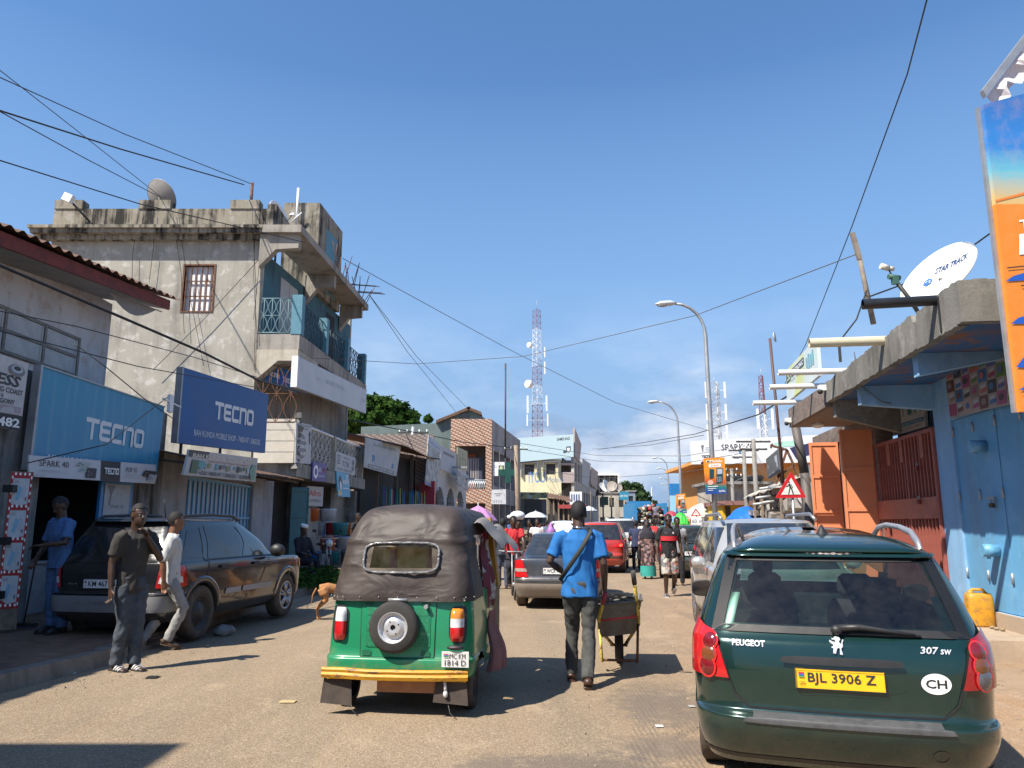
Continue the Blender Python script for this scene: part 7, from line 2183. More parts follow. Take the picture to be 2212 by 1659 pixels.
s=NT('crinkled_silver_tape');f_=s.noise(40,4,.7,s.mapped((1,3,6)));s.bump(f_,1.0,.02);tape=s.done(s.mix(s.ramp(s.noise(9,4,.6,s.mapped((1,1,8))),.5,.62),(.62,.58,.56),(.16,.06,.035)),.3,.3)
m=MB();m.grid(lambda a,b:V((lerp(-.17,.21,a),.385-.02*(2*a-1)**2*-1-.03*sin(b*pi)-.004*sin(a*60),lerp(1.388,1.432,b)+.004*sin(a*31+b*5))),40,6);P3(pg,'taped_brake_light',m,tape)
m=MB();bd.patch([(-.625,1.375),(.625,1.375),(.59,1.415),(-.59,1.415)],.03,26,3,.3,m);P3(pg,'rear_spoiler',m,gp)
for sg in(-1,1):
 m=MB();loft(m,[[V((sg*.91+q.x,2.72+y_,1.0+q.y))for q in sq(.105*k_,.075*k_,0,20,3.5)]for y_,k_ in((-.045,.96),(-.03,1),(.03,.85),(.06,.4))][::-1]);m.bar((sg*.78,2.72,.96),(sg*.86,2.72,.97),.05);mir=P3(pg,'door_mirror',m,M['black'])
 m=MB();m.add([V((q.x*.9+sg*.91,2.673,1.0+q.y*.88))if False else V((q.x*.9+sg*.91,2.673,1.0+q.y*.88))for q in sq(.105,.075,0,20,3.5)],[tuple(range(20))]);P3(mir,'mirror_glass',m,plain('mirror_dark',(.12,.12,.13),.05,1.0,var=.02))
m=MB();seatm=plain('dark_seat_cloth',(.028,.028,.03),.9)
for y,xs,z0 in((1.35,(-.40,.40),.95),(2.15,(-.36,.36),.98)):
 for x in xs:
  mm=MB();loft(mm,[[V((x+p.x,y+p.y,p.z))for p in sq(.235*k_,.07,z,16,3)]for z,k_ in((.45,1),(z0-.08,1),(z0,.8))]);loft(mm,[[V((x+p.x,y+.02+p.y,p.z))for p in sq(.135*k_,.05,z,16,3)]for z,k_ in((z0+.02,.8),(z0+.07,1.05),(z0+.17,1),(z0+.205,.7))]);P3(pg,'seat',mm,seatm)
m=MB();m.bb((-.75,.75,.3),(.75,3.2,.42));m.bb((-.7,3.0,.5),(.7,3.35,.93));P3(pg,'cabin_floor',m,M['black'])
jl=[(.30,.82,.12,4.25,.2,.35,0),(.42,.88,.0,4.38,.22,.42,0),(.62,.90,-.03,4.40,.23,.45,0),(.655,.90,-.03,4.40,.23,.45,0),(.665,.90,.05,4.40,.22,.45,0),(.90,.905,.05,4.38,.2,.45,.02),(1.03,.89,.07,4.30,.18,.45,.03),(1.08,.865,.09,3.35,.17,.4,.02),(1.30,.80,.22,2.95,.16,.36,0),(1.55,.70,.38,2.4,.15,.3,0),(1.61,.66,.42,2.2,.14,.25,0),(1.645,.5,.5,2.0,.1,.2,0),(1.66,.05,1.0,1.7,.02,.02,0)]
jb=Body(jl,.05,.05,.07)
jp=car_paint('near_black_paint',(.011,.013,.017),.2,.1,dust=.08,dustz=.6)
gA,gB=G(427,1386),G(613,1336);dj=(gB-gA).normalized();jrz=atan2(dj.y,dj.x)-pi/2
right=V((dj.y,-dj.x,0));jloc=gA-dj*.86-right*.86
jc_=car('parked_suv','dark sport-utility car with grey rear bumper parked half on the left pavement','car',(jloc.x,jloc.y,.03),jrz,jb,jp,[(.86,.365),(3.5,.365)],.365,.22,('steel','alloy'), None,archr=.43)
dg_=dark_glass('suv_dark_glass')
P3(jc_,'rear_window',jb.patch([(-.70,1.06),(.70,1.06),(.58,1.54),(-.58,1.54)],.006,18,8,.08),dg_)
for sg in(-1,1):
 q=[(.34,1.10),(.86,1.10),(.86,1.48),(.62,1.48)];P3(jc_,'quarter_window',jb.patch(q,.005,8,6,.15,side=sg),dg_)
 P3(jc_,'rear_door_window',jb.patch([(.98,1.08),(1.84,1.08),(1.84,1.53),(1.04,1.53)],.005,8,6,.06,side=sg),dg_)
 P3(jc_,'front_door_window',jb.patch([(1.94,1.08),(3.0,1.08),(2.45,1.53),(1.94,1.53)],.005,8,6,.06,side=sg),dark_glass('greenish_window',(.06,.085,.08)))
 m=MB()
 for y,z0,z1 in((.92,.75,1.52),(1.89,.42,1.52),(2.95,.45,1.08)):jb.patch([(y,z0),(y+.014,z0),(y+.014,z1),(y,z1)],.004,1,8,0,m,0,sg)
 jb.patch([(.92,1.055),(3.1,1.055),(3.1,1.075),(.92,1.075)],.004,16,1,0,m,0,sg);P3(jc_,'door_seam',m,M['black'])
 for y0,y1 in((1.42,1.87),(1.91,2.9)):P3(jc_,'sill_strip',jb.patch([(y0,.56),(y1,.56),(y1,.64),(y0+.03,.64)],.012,6,2,.2,side=sg),plain('grey_sill_strip',(.30,.29,.28),.5))
 for y in(1.25,2.2):mm=MB();jb.patch([(y,.94),(y+.17,.94),(y+.17,.985),(y,.985)],.03,4,2,.5,mm,0,sg);P3(jc_,'door_handle',mm,M['black'])
 q=[(sg*.68,.74),(sg*12.05,.74),(sg*12.03,1.02),(sg*.72,1.06)]
 if sg<0:q=[q[1],q[0],q[3],q[2]]
 tl=P3(jc_,'tail_light',jb.patch(q,.014,8,8,.08),M['red_lens'])
 q=[(sg*.71,.80),(sg*12.02,.80),(sg*12.015,.88),(sg*.73,.88)]
 if sg<0:q=[q[1],q[0],q[3],q[2]]
 P3(tl,'reversing_lens',jb.patch(q,.02,6,3,0),M['clear_lens'])
 m=MB();m.tube([V((sg*.62,y,z))for y,z in((.55,1.61),(.7,1.67),(1.4,1.695),(2.0,1.68),(2.2,1.62))],.022,8);P3(jc_,'roof_rail',m,M['black'])
 m=MB();m.ball((sg*1.02,2.78,1.14),(.13,.09,.105),14,10);P3(jc_,'door_mirror',m,M['black'])
 P3(jc_,'indicator',jb.patch([(3.72,.96),(3.8,.96),(3.8,.99),(3.72,.99)],.006,2,2,0,side=sg),M['clear_lens'])
 q=[(3.95,.82),(4.18,.82),(4.12,.98),(3.95,.98)];P3(jc_,'headlight',jb.patch(q,.008,5,4,.2,side=sg),M['amber_lens'])
P3(jc_,'bumper_pad',jb.patch([(-.86,.44),(.86,.44),(.86,.645),(-.86,.645)],.012,24,4,.1),plain('grey_bumper',(.21,.21,.215),.55,var=.12))
m=MB();jb.patch([(-.8,.656),(.8,.656),(.8,.664),(-.8,.664)],.02,20,1,0,m);P3(jc_,'bumper_step',m,M['trim'])
m=MB();m.grid(lambda a,b:V((lerp(-.60,.60,a),lerp(.30,.50,b)+.06*(2*a-1)**2,1.60+.03*b)),12,3);P3(jc_,'rear_spoiler',m,jp)
m=MB();m.tube([(.3,.75,1.65),(.3,.68,1.9)],.008,5);P3(jc_,'aerial',m,M['black'])
P3(jc_,'plate_recess',jb.patch([(-.40,.70),(.40,.70),(.40,.92),(-.40,.92)],.008,12,4,.2),M['black'])
plate(jc_,'number_plate',-.33,.19,.735,.85,.028,M['white'],'KM 4671 B',.0)
m=MB();m.text('4x4',V((-.58,.055,.775)),(1,0,0),(0,0,1),.03,width=.14);m.text('COMPASS',V((-.35,-.055,.535)),(1,0,0),(0,0,1),.05,width=.7);P3(jc_,'badge',m,M['alloy'])
def sedan_lv(h,w_,L_,notch):
 if notch:return[(.22,w_-.08,.1,L_-.1,.2,.35,0),(.45,w_,-.02,L_,.24,.45,0),(.55,w_,-.02,L_,.24,.45,0),(.57,w_-.01,.03,L_,.22,.45,0),(.90,w_-.01,.06,L_-.1,.2,.45,.05),(.945,w_-.05,.12,L_-.5,.18,.4,.06),(.965,w_-.10,.62,L_-1.3,.2,.4,.0),(h-.12,w_-.24,1.12,L_-1.9,.2,.3,0),(h-.03,w_-.30,1.3,L_-2.1,.16,.25,0),(h,.05,1.7,L_-2.4,.02,.02,0)]
 k=h/1.6
 return[(.26,w_-.08,.12,L_-.1,.2,.35,0),(.42,w_,.0,L_,.22,.42,0),(.58*k,w_,-.02,L_,.22,.45,0),(.60*k,w_,.04,L_,.2,.45,0),(.90*k,w_,.05,L_-.06,.18,.45,.06),(1.0*k,w_-.02,.08,L_-1.0,.17,.4,.05),(1.25*k,w_-.10,.16,L_-1.45,.16,.35,0),(1.5*k,w_-.20,.32,L_-1.95,.15,.3,0),(1.565*k,w_-.25,.38,L_-2.2,.13,.25,0),(h,.05,1.0,L_-2.5,.02,.02,0)]
def traffic(name,label,cat,loc,rz,h,w_,L_,paint,notch=False,light='tall',wr=.31,style='alloy',win=None,pl=None,rails=False,group=None):
 b_=Body(sedan_lv(h,w_,L_,notch),.05,.05,.08);k=h/1.6
 r_=car(name,label,cat,loc,rz,b_,paint,[(.85,wr),(L_-.88,wr)],wr,.2,style,group=group)
 win=win or dark_glass('car_dark_glass')
 if notch:
  P3(r_,'rear_window',b_.patch([(-w_+.18,.985),(w_-.18,.985),(w_-.30,h-.1),(-w_+.30,h-.1)],.006,16,6,.1),win)
  zb,zt2=1.0,h-.13
 else:
  P3(r_,'rear_window',b_.patch([(-w_+.14,1.04*k),(w_-.14,1.04*k),(w_-.24,1.5*k),(-w_+.24,1.5*k)],.006,16,6,.1),win);zb,zt2=1.04*k,1.47*k
 y0=1.25 if notch else .55
 for sg in(-1,1):
  P3(r_,'side_window',b_.patch([(y0-.15,zb),(L_*.46,zb),(L_*.46,zt2),(y0+.1,zt2)],.005,8,4,.08,side=sg),win);P3(r_,'side_window',b_.patch([(L_*.48,zb),(L_*.66,zb),(L_*.56,zt2),(L_*.48,zt2)],.005,6,4,.06,side=sg),win)
  m=MB();m.ball((sg*(w_+.11),L_*.63,1.02*k),(.11,.07,.08),12,8);P3(r_,'door_mirror',m,paint if light!='tall' else M['black'])
  m=MB()
  for y in(L_*.30,L_*.47):b_.patch([(y,.42),(y+.012,.42),(y+.012,zb),(y,zb)],.004,1,6,0,m,0,sg)
  P3(r_,'door_seam',m,M['black'])
  for y in(L_*.33,L_*.5):mm=MB();b_.patch([(y,.82*k),(y+.16,.82*k),(y+.16,.86*k),(y,.86*k)],.025,3,2,.4,mm,0,sg);P3(r_,'door_handle',mm,paint)
  if light=='tall':q=[(sg*(w_-.22),.68*k),(sg*12.04,.68*k),(sg*12.02,1.08*k),(sg*(w_-.2),1.06*k)]
  elif light=='wedge':q=[(sg*(w_-.33),.60),(sg*12.04,.60),(sg*12.02,.90),(sg*(w_-.19),.92)]
  elif light=='slim':q=[(sg*(w_-.14),.66*k),(sg*12.0,.66*k),(sg*12.0,.98*k),(sg*(w_-.14),.98*k)]
  else:q=[(sg*(w_-.42),.80*k),(sg*12.07,.82*k),(sg*12.07,.96*k),(sg*(w_-.38),.92*k)]
  if sg<0:q=[q[1],q[0],q[3],q[2]]
  P3(r_,'tail_light',b_.patch(q,.012,8,6,.08),M['red_lens'])
  if rails:
   m=MB();m.tube([V((sg*(w_-.27),y,z))for y,z in((.7,h-.03),(.85,h+.05),(L_*.5,h+.06),(L_*.56,h-.02))],.025,8);P3(r_,'roof_rail',m,M['alloy'])
 P3(r_,'bumper_strip',b_.patch([(-w_+.08,.50),(w_-.08,.50),(w_-.08,.55),(-w_+.08,.55)],.01,16,2,.3),M['trim'])
 if pl:plate(r_,'number_plate',-.26,.26,.66 if notch else .68,.775 if notch else .795,.025,M['white'],pl)
 if not notch:m=MB();m.tube([b_.S(0,b_.tz(1.06*k))+V((0,-.02,0)),b_.S(b_.ux(.35,1.1*k),b_.tz(1.1*k))+V((0,-.02,0))],.012,5);P3(r_,'rear_wiper',m,M['black'])
 return r_,b_
def at_ground(u,v,back=0.0):
 g=G(u,v);return(g.x,g.y-back,0)
yw=-R(9)
gm=car_paint('grey_metallic',(.055,.06,.07),.3,.5,dust=.3)
g_=G(1128,1310)
mb_,b_=traffic('saloon_car','dusty dark grey saloon car with plate WCR ahead of the man with the wheelbarrow','car',(g_.x+.64,g_.y-.75,0),-R(7),1.42,.86,4.5,gm, True,'wedge',pl='WCR 4173 D',win=dark_glass('saloon_glass',(.02,.025,.032),.08))
P3(mb_,'lower_bumper',b_.patch([(-.84,.26),(.84,.26),(.85,.49),(-.85,.49)],.008,20,4,.05),car_paint('bumper_grey',(.16,.15,.145),.45,.2,dust=.4,dustz=.7))
for sg in(-1,1):
 q=[(sg*.56,.70),(sg*12.03,.70),(sg*12.03,.76),(sg*.585,.76)]
 if sg<0:q=[q[1],q[0],q[3],q[2]]
 P3(mb_,'reversing_lens',b_.patch(q,.016,6,2,0),lens('dusty_lens',(.36,.28,.24)))
g_=G(1337,1236)
es,b_=traffic('red_suv','bright red compact sport-utility car with lit brake lights behind the grey saloon','car',(g_.x-.80,g_.y-.8,0),-R(11),1.66,.88,4.1,car_paint('red_paint',(.42,.022,.012),.25,.2,dust=.25), False,'low',wr=.33)
s=NT('lit_brake_lamp');s.b.inputs['Emission Color'].default_value=(1,.06,.03,1);s.b.inputs['Emission Strength'].default_value=2.2;lit=s.done((.6,.02,.02,1),.2)
P3(es,'brake_light',b_.patch([(-.3,1.575),(-.05,1.575),(-.05,1.60),(-.3,1.60)],.02,4,1,0),lit);P3(es,'lit_tail_lamp',b_.patch([(.70,.86),(.80,.87),(.80,.95),(.70,.94)],.024,4,3,.6),lit)
m=MB();m.grid(lambda a,b:V((.62+.30*sin(b*1.4)*.9,lerp(1.0,2.6,a),1.70-b*1.0+.04*sin(a*20)*b)),14,8)
tag(m.build('patterned_cloth',printed('brown_gold_cloth',(.36,.22,.10),(.12,.05,.03),(.55,.48,.40),7), None),'brown and gold patterned cloth bundle draped over the side of the red car','cloth').matrix_basis=es.matrix_basis.copy()
g_=G(1372,1205)
traffic('silver_suv','pale silver sport-utility car with a roof rack in front of the red car','car',(g_.x-.85,g_.y-.9,0),-R(11),1.85,.88,4.6,car_paint('pale_silver',(.50,.52,.50),.3,.3,dust=.2), False,'slim',wr=.36,rails=True)
g_=G(1240,1175)
traffic('white_van','white car facing this way with a large windscreen, left of the red car','car',(P(1232,1150,38).x+.1,41.5,0),pi-R(9),1.75,.88,4.3,car_paint('white_car_paint',(.74,.74,.72),.3,0,dust=.15), False,'low',wr=.33)
g_=G(1416,1248)
pg2,b_=traffic('green_hatchback','dark green hatchback parked on the right beyond the walking man in black and red','car',(g_.x+.82,g_.y-.75,0),-R(11),1.56,.84,4.2,car_paint('dark_green_paint',(.012,.04,.036),.28,.35,dust=.2), False,'tall',wr=.31,pl='BJL 2209 A',win=glass('hatch_glass',(.25,.33,.30)))
P3(pg2,'inner_cabin',MB().bb((-.6,.5,.4),(.6,2.4,.95)),M['black'])
sv,b_=traffic('silver_car','silver sport-utility car facing this way, parked behind the dark green estate car','car',(3.98,13.6,0),pi-R(7),1.68,.92,4.55,car_paint('silver_paint',(.46,.455,.44),.28,.4,dust=.35), False,'low',wr=.36,rails=True)
P3(sv,'sunroof',MB().grid(lambda a,b:(lambda u,t:b_.S(u,t)+V((0,0,.012)))((2.15+.75*a)*(1 if b>.5 else-1),8.15+.8*(1-abs(2*b-1))),8,10),dg_)
m=MB();n=12
for i in range(n):
 for j in range(6):
  q=[]
  for a,b in((i,j),(i+1,j),(i+1,j+1),(i,j+1)):
   t=b_.tz(lerp(1.06,1.60,b/6));u=lerp(3.55,5,a/(n/2))if a<=n/2 else-lerp(5,3.55,(a-n/2)/(n/2));q.append(b_.S(u,t)+b_.N(u,t)*.006)
  m.add(q,[(0,1,2,3)],0, True)
P3(sv,'windscreen',m,dark_glass('windscreen_dark',(.015,.02,.024),.04))
u,t=4.62,b_.tz(1.30);c=b_.S(u,t);m=MB();m.box(c+b_.N(u,t)*.012,(.13,.004,.09),rot=Matrix.Rotation(-.9,3,'X'));P3(sv,'windscreen_sticker',m,flat('pale_sticker',(.55,.72,.68)))
# --- three-wheeled taxi
gL,gR=G(757,1521),G(1018,1529)
dt=(gR-gL).normalized();trz=atan2(dt.y,dt.x);tc_=(gL+gR)/2
fw=V((-dt.y,dt.x,0))
TW=(gR-gL).length/1.16
tloc=tc_-fw*.42-dt*.02
tk=thing('auto_rickshaw','green three-wheeled taxi with a dark canvas hood, yellow bumper and spare wheel','rickshaw',(tloc.x,tloc.y,0),trz)
s=NT('taxi_green');sp=s.n('ShaderNodeSeparateXYZ');s.l(s.tc.outputs['Object'],sp.inputs[0])
f_=s.math('MULTIPLY',s.ramp(s.noise(6,6,.7),.5,.7),s.ramp(sp.outputs[2],.62,.25));tgreen=s.done(s.mix(s.math('MULTIPLY',f_,.8),(.010,.20,.085),(.24,.17,.09)),.35,0,.5)
tl_=[(.30,.60,.05,1.2,.12,.1,0),(.34,.645,-.015,1.25,.13,.1,0),(.46,.655,-.02,1.25,.14,.1,0),(.485,.645,.005,1.25,.14,.1,0),(.75,.635,.02,1.25,.15,.1,0),(1.0,.615,.05,1.25,.15,.1,0)]
tb=Body(tl_,.04,.0,.0)
m=MB();us=None
tb.shell(m, lambda c:(c.y-.42)**2+(c.z-.2)**2<.075 and abs(c.x)>.45,3);P3(tk,'body',m,tgreen)
m=MB();m.bb((-.55,.12,.3),(.55,1.2,.36));m.bb((-.5,.2,.36),(.5,.75,.55));P3(tk,'floor',m,M['black'])
hl=[(0.94,0.64,-0.005,1.15,0.17,0.1,0),(1.0,0.638,-0.0,1.2,0.17,0.1,0),(1.25,0.587,0.06,1.6,0.17,0.1,0),(1.42,0.559,0.12,1.95,0.17,0.12,0),(1.58,0.52,0.2,2.0,0.18,0.14,0),(1.69,0.458,0.27,2.02,0.17,0.16,0),(1.745,0.382,0.36,2.0,0.14,0.14,0.02),(1.775,0.21,0.5,1.95,0.1,0.1,0.04),(1.785,0.029,0.7,1.85,0.02,0.02,0.05)]
hb=Body(hl,.045,.0,.06)
m=MB();wnd=[(-.30,1.20),(.30,1.20),(.27,1.40),(-.27,1.40)]
hb.shell(m, lambda c:(c.y<.5 and poly_in(c.x,c.z,wnd))or(c.y>.62 and c.z<1.50 and abs(c.x)>.3)or(c.y>1.9 and c.z<1.6),7)
def wr_(p):
 q=V(p);sag=.016*sin(q.x*9+3*q.z)*max(0,1-abs(q.z-1.12)*4)
 q+=V((0,-1,0))*(sag+.020*mnoise.noise(V((q.x*2.2+q.z*2.5,q.z*5-q.x*2,q.y)))+.005*mnoise.noise(V((q.x*4+q.z*3,q.z*9+q.x*6,3))))*(1 if q.y<.6 else .3)
 ridge=.020*math.exp(-((q.z-1.47+.05*abs(q.x))/.025)**2);n_=V((q.x*.6,-.6 if q.y<.5 else 0,.3));q+=n_.normalized()*ridge
 for sx in(-.42,.42):q+=V((0,-1,.2))*.035*math.exp(-((q.x-sx-.10*(q.z-1.55))/.045)**2)*max(0,1-abs(q.z-1.57)/.16)
 return q
m.v=[tuple(wr_(p))for p in m.v]
s=NT('dark_brown_canvas');sp=s.n('ShaderNodeNewGeometry');n1=s.noise(4,6,.65);sz_=s.n('ShaderNodeSeparateXYZ');s.l(sp.outputs['Normal'],sz_.inputs[0])
s.bump(s.math('ADD',s.noise(2.6,2,.5,s.mapped((1,1,2.0),rot=(0,.6,0)),1.0),s.math('MULTIPLY',s.noise(90,2,.6),.02)),.35,.08)
canvas=s.done(s.mix(s.ramp(n1,.35,.7),(.036,.026,.022),(.066,.050,.043)),s.math('MULTIPLY_ADD',n1,.22,.46),spec=.4)
P3(tk,'hood',m,canvas)
m=MB();hb.patch([(-.33,1.18),(.33,1.18),(.30,1.42),(-.30,1.42)],.012,24,8,.22,m);hw_=P3(tk,'hood_window',m,glass('creased_clear_plastic',(.95,.92,.85),-2.0,dust=.05))
m=MB();pts=[]
for k in range(41):
 a=2*pi*k/40;ca,sa=cos(a),sin(a);r_=(abs(ca)**5+abs(sa)**5)**-.2;x,z=.335*r_*ca,1.30+.125*r_*sa;u,t=hb.ux(x,z),hb.tz(z);pts.append(hb.S(u,t)+hb.N(u,t)*(.018+.006*sin(k*2.4)))
m.tube(pts,[.010+.003*(k%2)for k in range(41)],6);P3(hw_,'window_rim',m,plain('creased_plastic_rim',(.16,.16,.165),.18,var=.6,scale=30))
m=MB()
for k in range(11):u=lerp(-1.8,1.8,k/10);t=hb.tz(.975);c=hb.S(u,t)+hb.N(u,t)*.012;m.ball(c,.006,6,4)
tag(P3(tk,'hood_stud',m,M['steel']),kind='stuff')
yb=plain('taxi_yellow_vinyl',(.80,.54,.03),.5,var=.15);rb_=plain('taxi_red_trim',(.42,.03,.03),.5)
m=MB();m.bb((-.5,.55,.9),(.5,.62,1.38));P3(tk,'seat_back',m,yb)
for x in(-.2,.16):mm=MB();mm.hexa([V((x-.06,.53,.9)),V((x+.05,.53,.9)),V((x+.05,.548,.9)),V((x-.06,.548,.9)),V((x-.03,.53,1.36)),V((x+.02,.53,1.36)),V((x+.02,.548,1.36)),V((x-.03,.548,1.36))]);P3(tk,'red_strap',mm,rb_)
P3(tk,'hatch_seam',tb.patch([(-.325,.475),(.325,.475),(.335,.985),(-.335,.985)],.002,14,6,.06),M['black'])
ht=P3(tk,'hatch',tb.patch([(-.318,.482),(.318,.482),(.328,.978),(-.328,.978)],.007,14,6,.06),tgreen)
P3(ht,'hatch_panel',tb.patch([(-.285,.56),(.285,.56),(.285,.90),(-.285,.90)],.012,14,6,.10),tgreen)
s=NT('vent_mesh');v_=s.n('ShaderNodeTexVoronoi');v_.inputs['Scale'].default_value=150;s.l(s.tc.outputs['Object'],v_.inputs['Vector']);vm=s.done(s.mix(s.ramp(v_.outputs['Distance'],.3,.5),(.002,.03,.014),(.012,.20,.09)),.5)
for x0,x1,z0,z1 in((-.275,-.16,.82,.885),(-.275,-.16,.69,.81),(-.275,-.10,.57,.66),(.16,.275,.82,.885),(.17,.275,.69,.81),(.10,.275,.57,.66)):P3(ht,'vent',tb.patch([(x0,z0),(x1,z0),(x1,z1),(x0,z1)],.015,4,3),vm)
for x,z in((-.265,.925),(.24,.925),(-.265,.515),(.25,.515)):P3(ht,'handle_recess',tb.patch([(x-.04,z-.022),(x+.04,z-.022),(x+.04,z+.022),(x-.04,z+.022)],.014,3,3,.4),plain('shadow_green',(.006,.10,.045),.5))
m=MB();m.tube([(-.08,-.02,.955),(.09,-.02,.955)],.014,6);m.tube([(.25,.03,.90),(.25,-.02,.90)],.018,8);P3(ht,'latch',m,M['steel'])
c=V((-.015,-.05,.735));m=MB();m.lathe([(.13,.05),(.185,.045),(.212,.03),(.216,0),(.212,-.04),(.185,-.06),(.13,-.06)],c,(0,-1,0),40);sw=P3(tk,'spare_wheel',m,M['rubber'])
m=MB();m.lathe([(.135,.045),(.122,.052),(.116,.02),(.085,.015),(.075,.04),(.05,.042),(.022,.038)],c,(0,-1,0),32);P3(sw,'rim',m,plain('worn_silver_rim',(.55,.55,.56),.4,.5,var=.15))
m=MB();m.lathe([(.001,.02),(.024,.02),(.024,.039)],c,(0,-1,0),16)
for k in range(4):a=pi*k/2+.5;m.ball(c+V((.055*cos(a),-.042,.055*sin(a))),.007,6,4)
P3(sw,'hub_hole',m,M['black'])
for sg,parts in((-1,(('clear',0,.42,'clear_lens'),('red',.42,1,'red_lens'))),(1,(('amber',0,.30,'amber_lens'),('clear',.30,.56,'clear_lens'),('red',.56,1,'red_lens')))):
 x=sg*.515;u0=None
 P3(tk,'lamp_socket',tb.patch([(x-.07,.60),(x+.07,.60),(x+.07,.90),(x-.07,.90)],.012,6,8,.5),M['black'])
 tl=None
 for nm,a,b,mt in parts:
  z1,z0=lerp(.885,.615,a),lerp(.885,.615,b)
  mm=MB();mm.grid(lambda p,q:(lambda xx,zz,e:tb.S(tb.ux(xx,zz),tb.tz(zz))+V((0,-1,0))*(.02+.035*e))(x+(p-.5)*.115*(1-.25*abs(2*((lerp(z0,z1,q)-.615)/.27)-1)**4),lerp(z0,z1,q),max(0,1-(2*p-1)**4)*max(0,1-(2*((lerp(z0,z1,q)-.615)/.27)-1)**6)),10,6)
  o=P3(tk if tl is None else tl,'tail_light' if tl is None else nm+'_lens',mm,M[mt]);tl=tl or o
pl=plate(tk,'number_plate',.40,.63,.42,.545,-.045,plain('worn_plate_white',(.60,.60,.57),.5,var=.1),'',two=('MC KM','1814 D'))
m=MB();m.ball((.515,-.04,.575),(.075,.03,.022),12,6);P3(tk,'plate_lamp',m,M['black'])
s=NT('chipped_yellow_paint');n1=s.noise(8,6,.7,s.mapped((1,1,4)));s.bump(n1,.4,.02);ybm=s.done(s.mix(s.ramp(n1,.56,.62),(.54,.26,.010),(.15,.07,.035)),.5)
m=MB();prof=[(0,.045),(-.03,.045),(-.04,.03),(-.03,.008),(-.042,-.01),(-.03,-.04),(0,-.045)]
xs=[-.655+1.275*k/24 for k in range(25)]
vs=[V((x,-.04+.06*(x/.66)**2+p[0]+.006*mnoise.noise(V((x*6,p[1]*9,1))),.345+p[1]+.008*mnoise.noise(V((x*3,2,1)))+.012*(x>.3)*(x-.3)))for x in xs for p in prof]
m.add(vs,[(i*7+j,i*7+j+1,(i+1)*7+j+1,(i+1)*7+j)for i in range(24)for j in range(6)],0, False);m.bb((-.6,-.02,.30),(.6,.02,.385));P3(tk,'bumper',m,ybm)
m=MB();m.bb((-.18,.05,.19),(.40,.07,.31));P3(tk,'skirt',m,plain('dusty_orange_steel',(.34,.15,.06),.7,var=.25))
for x0,x1,z0 in((-.64,-.40,.10),(.34,.60,.13)):mm=MB();mm.hexa([V((x0-.02,-.0,z0)),V((x1+.02,.0,z0-.02)),V((x1+.02,.012,z0-.02)),V((x0-.02,.012,z0)),V((x0,.02,.31)),V((x1,.02,.31)),V((x1,.03,.31)),V((x0,.03,.31))]);P3(tk,'mud_flap',mm,plain('dusty_rubber_flap',(.055,.042,.034),.9,var=.4))
m=MB();m.tube([(.42,.0,.3),(.43,-.01,.22)],.014,6);m.ball((.43,-.01,.2),(.022,.022,.03),8,6);P3(tk,'small_lamp',m,M['clear_lens'])
m=MB()
for x in(-.4,.44):m.tube([(x,.02,.14),(x+.03,-.01,.05),(x+.09,-.03,.012)],.003,4)
P3(tk,'loose_cord',m,M['greywire'])
for sg in(-1,1):wheel(tk,(sg*.555,.42,.205),.205,.11,sg,'steel')
wheel(tk,(0,2.25,.205),.205,.1,1,'steel')
m=MB();m.text('RE',V((-.005,-.005,.965)),(1,0,0),(0,0,1),.03,width=.001);m=MB();m.text('KING',V((.42,.035,.945)),(1,0,.0),(0,0,1),.024,width=.16,bold=.02);m.text('Bajaj',V((-.56,.04,.955)),(1,0,0),(0,0,1),.02,width=.1,bold=.02);P3(tk,'badge',m,M['steel'])
m=MB();cb=Body([(.32,.40,1.9,2.55,.1,.3,0),(.7,.50,1.75,2.5,.1,.35,0),(1.0,.52,1.7,2.3,.1,.3,0),(1.02,.1,1.8,2.1,.05,.05,0)],.02,0,0);cb.shell(m, None,2);P3(tk,'front_cowl',m,tgreen)
yp=plain('mustard_pillar',(.42,.22,.012),.5,var=.15)
for sg in(-1,1):
 m=MB();m.hexa([V((sg*.60-.035,1.62,.95)),V((sg*.60+.035,1.62,.95)),V((sg*.60+.035,1.78,.95)),V((sg*.60-.035,1.78,.95)),V((sg*.50-.03,1.72,1.66)),V((sg*.50+.03,1.72,1.66)),V((sg*.50+.03,1.84,1.66)),V((sg*.50-.03,1.84,1.66))]);P3(tk,'pillar',m,yp)
 m=MB();m.bb((sg*.60-.03,1.2,.32),(sg*.60+.03,1.75,.96));P3(tk,'side_panel',m,plain('black_green_panel',(.012,.03,.02),.5))
m=MB();m.bb((.60,.85,.42),(.635,1.25,.98));P3(tk,'half_door',m,tgreen)
def cloth(nm,lab,o,x,z,amp,mat,folds=5,tagit='cloth'):
 o,x,z=V(o),V(x),V(z);n_=x.cross(z).normalized()
 mm=MB();mm.grid(lambda a,b:o+x*(a-.5)*(.5+.5*b)+z*b+n_*amp*sin(a*folds*pi)*(.3+b)+n_*.02*sin(b*7),16,12)
 ob=mm.build(nm,mat);ob.matrix_basis=tk.matrix_basis.copy();tag(ob,lab,tagit);return ob
cloth('hung_cloth','dusty pink cloth hanging from the right side of the green taxi',(.68,.95,.78),(.05,.34,0),(.05,0,-.55),.05,plain('dusty_pink_cloth',(.26,.13,.12),.9,var=.2),4)
cloth('hung_cloth','dark red and white cloth hung in the side opening of the green taxi',(.60,1.0,1.52),(.02,.5,0),(.0,0,-.72),.05,printed('dark_red_print',(.16,.02,.03),(.5,.46,.44),(.10,.01,.02),9),4)
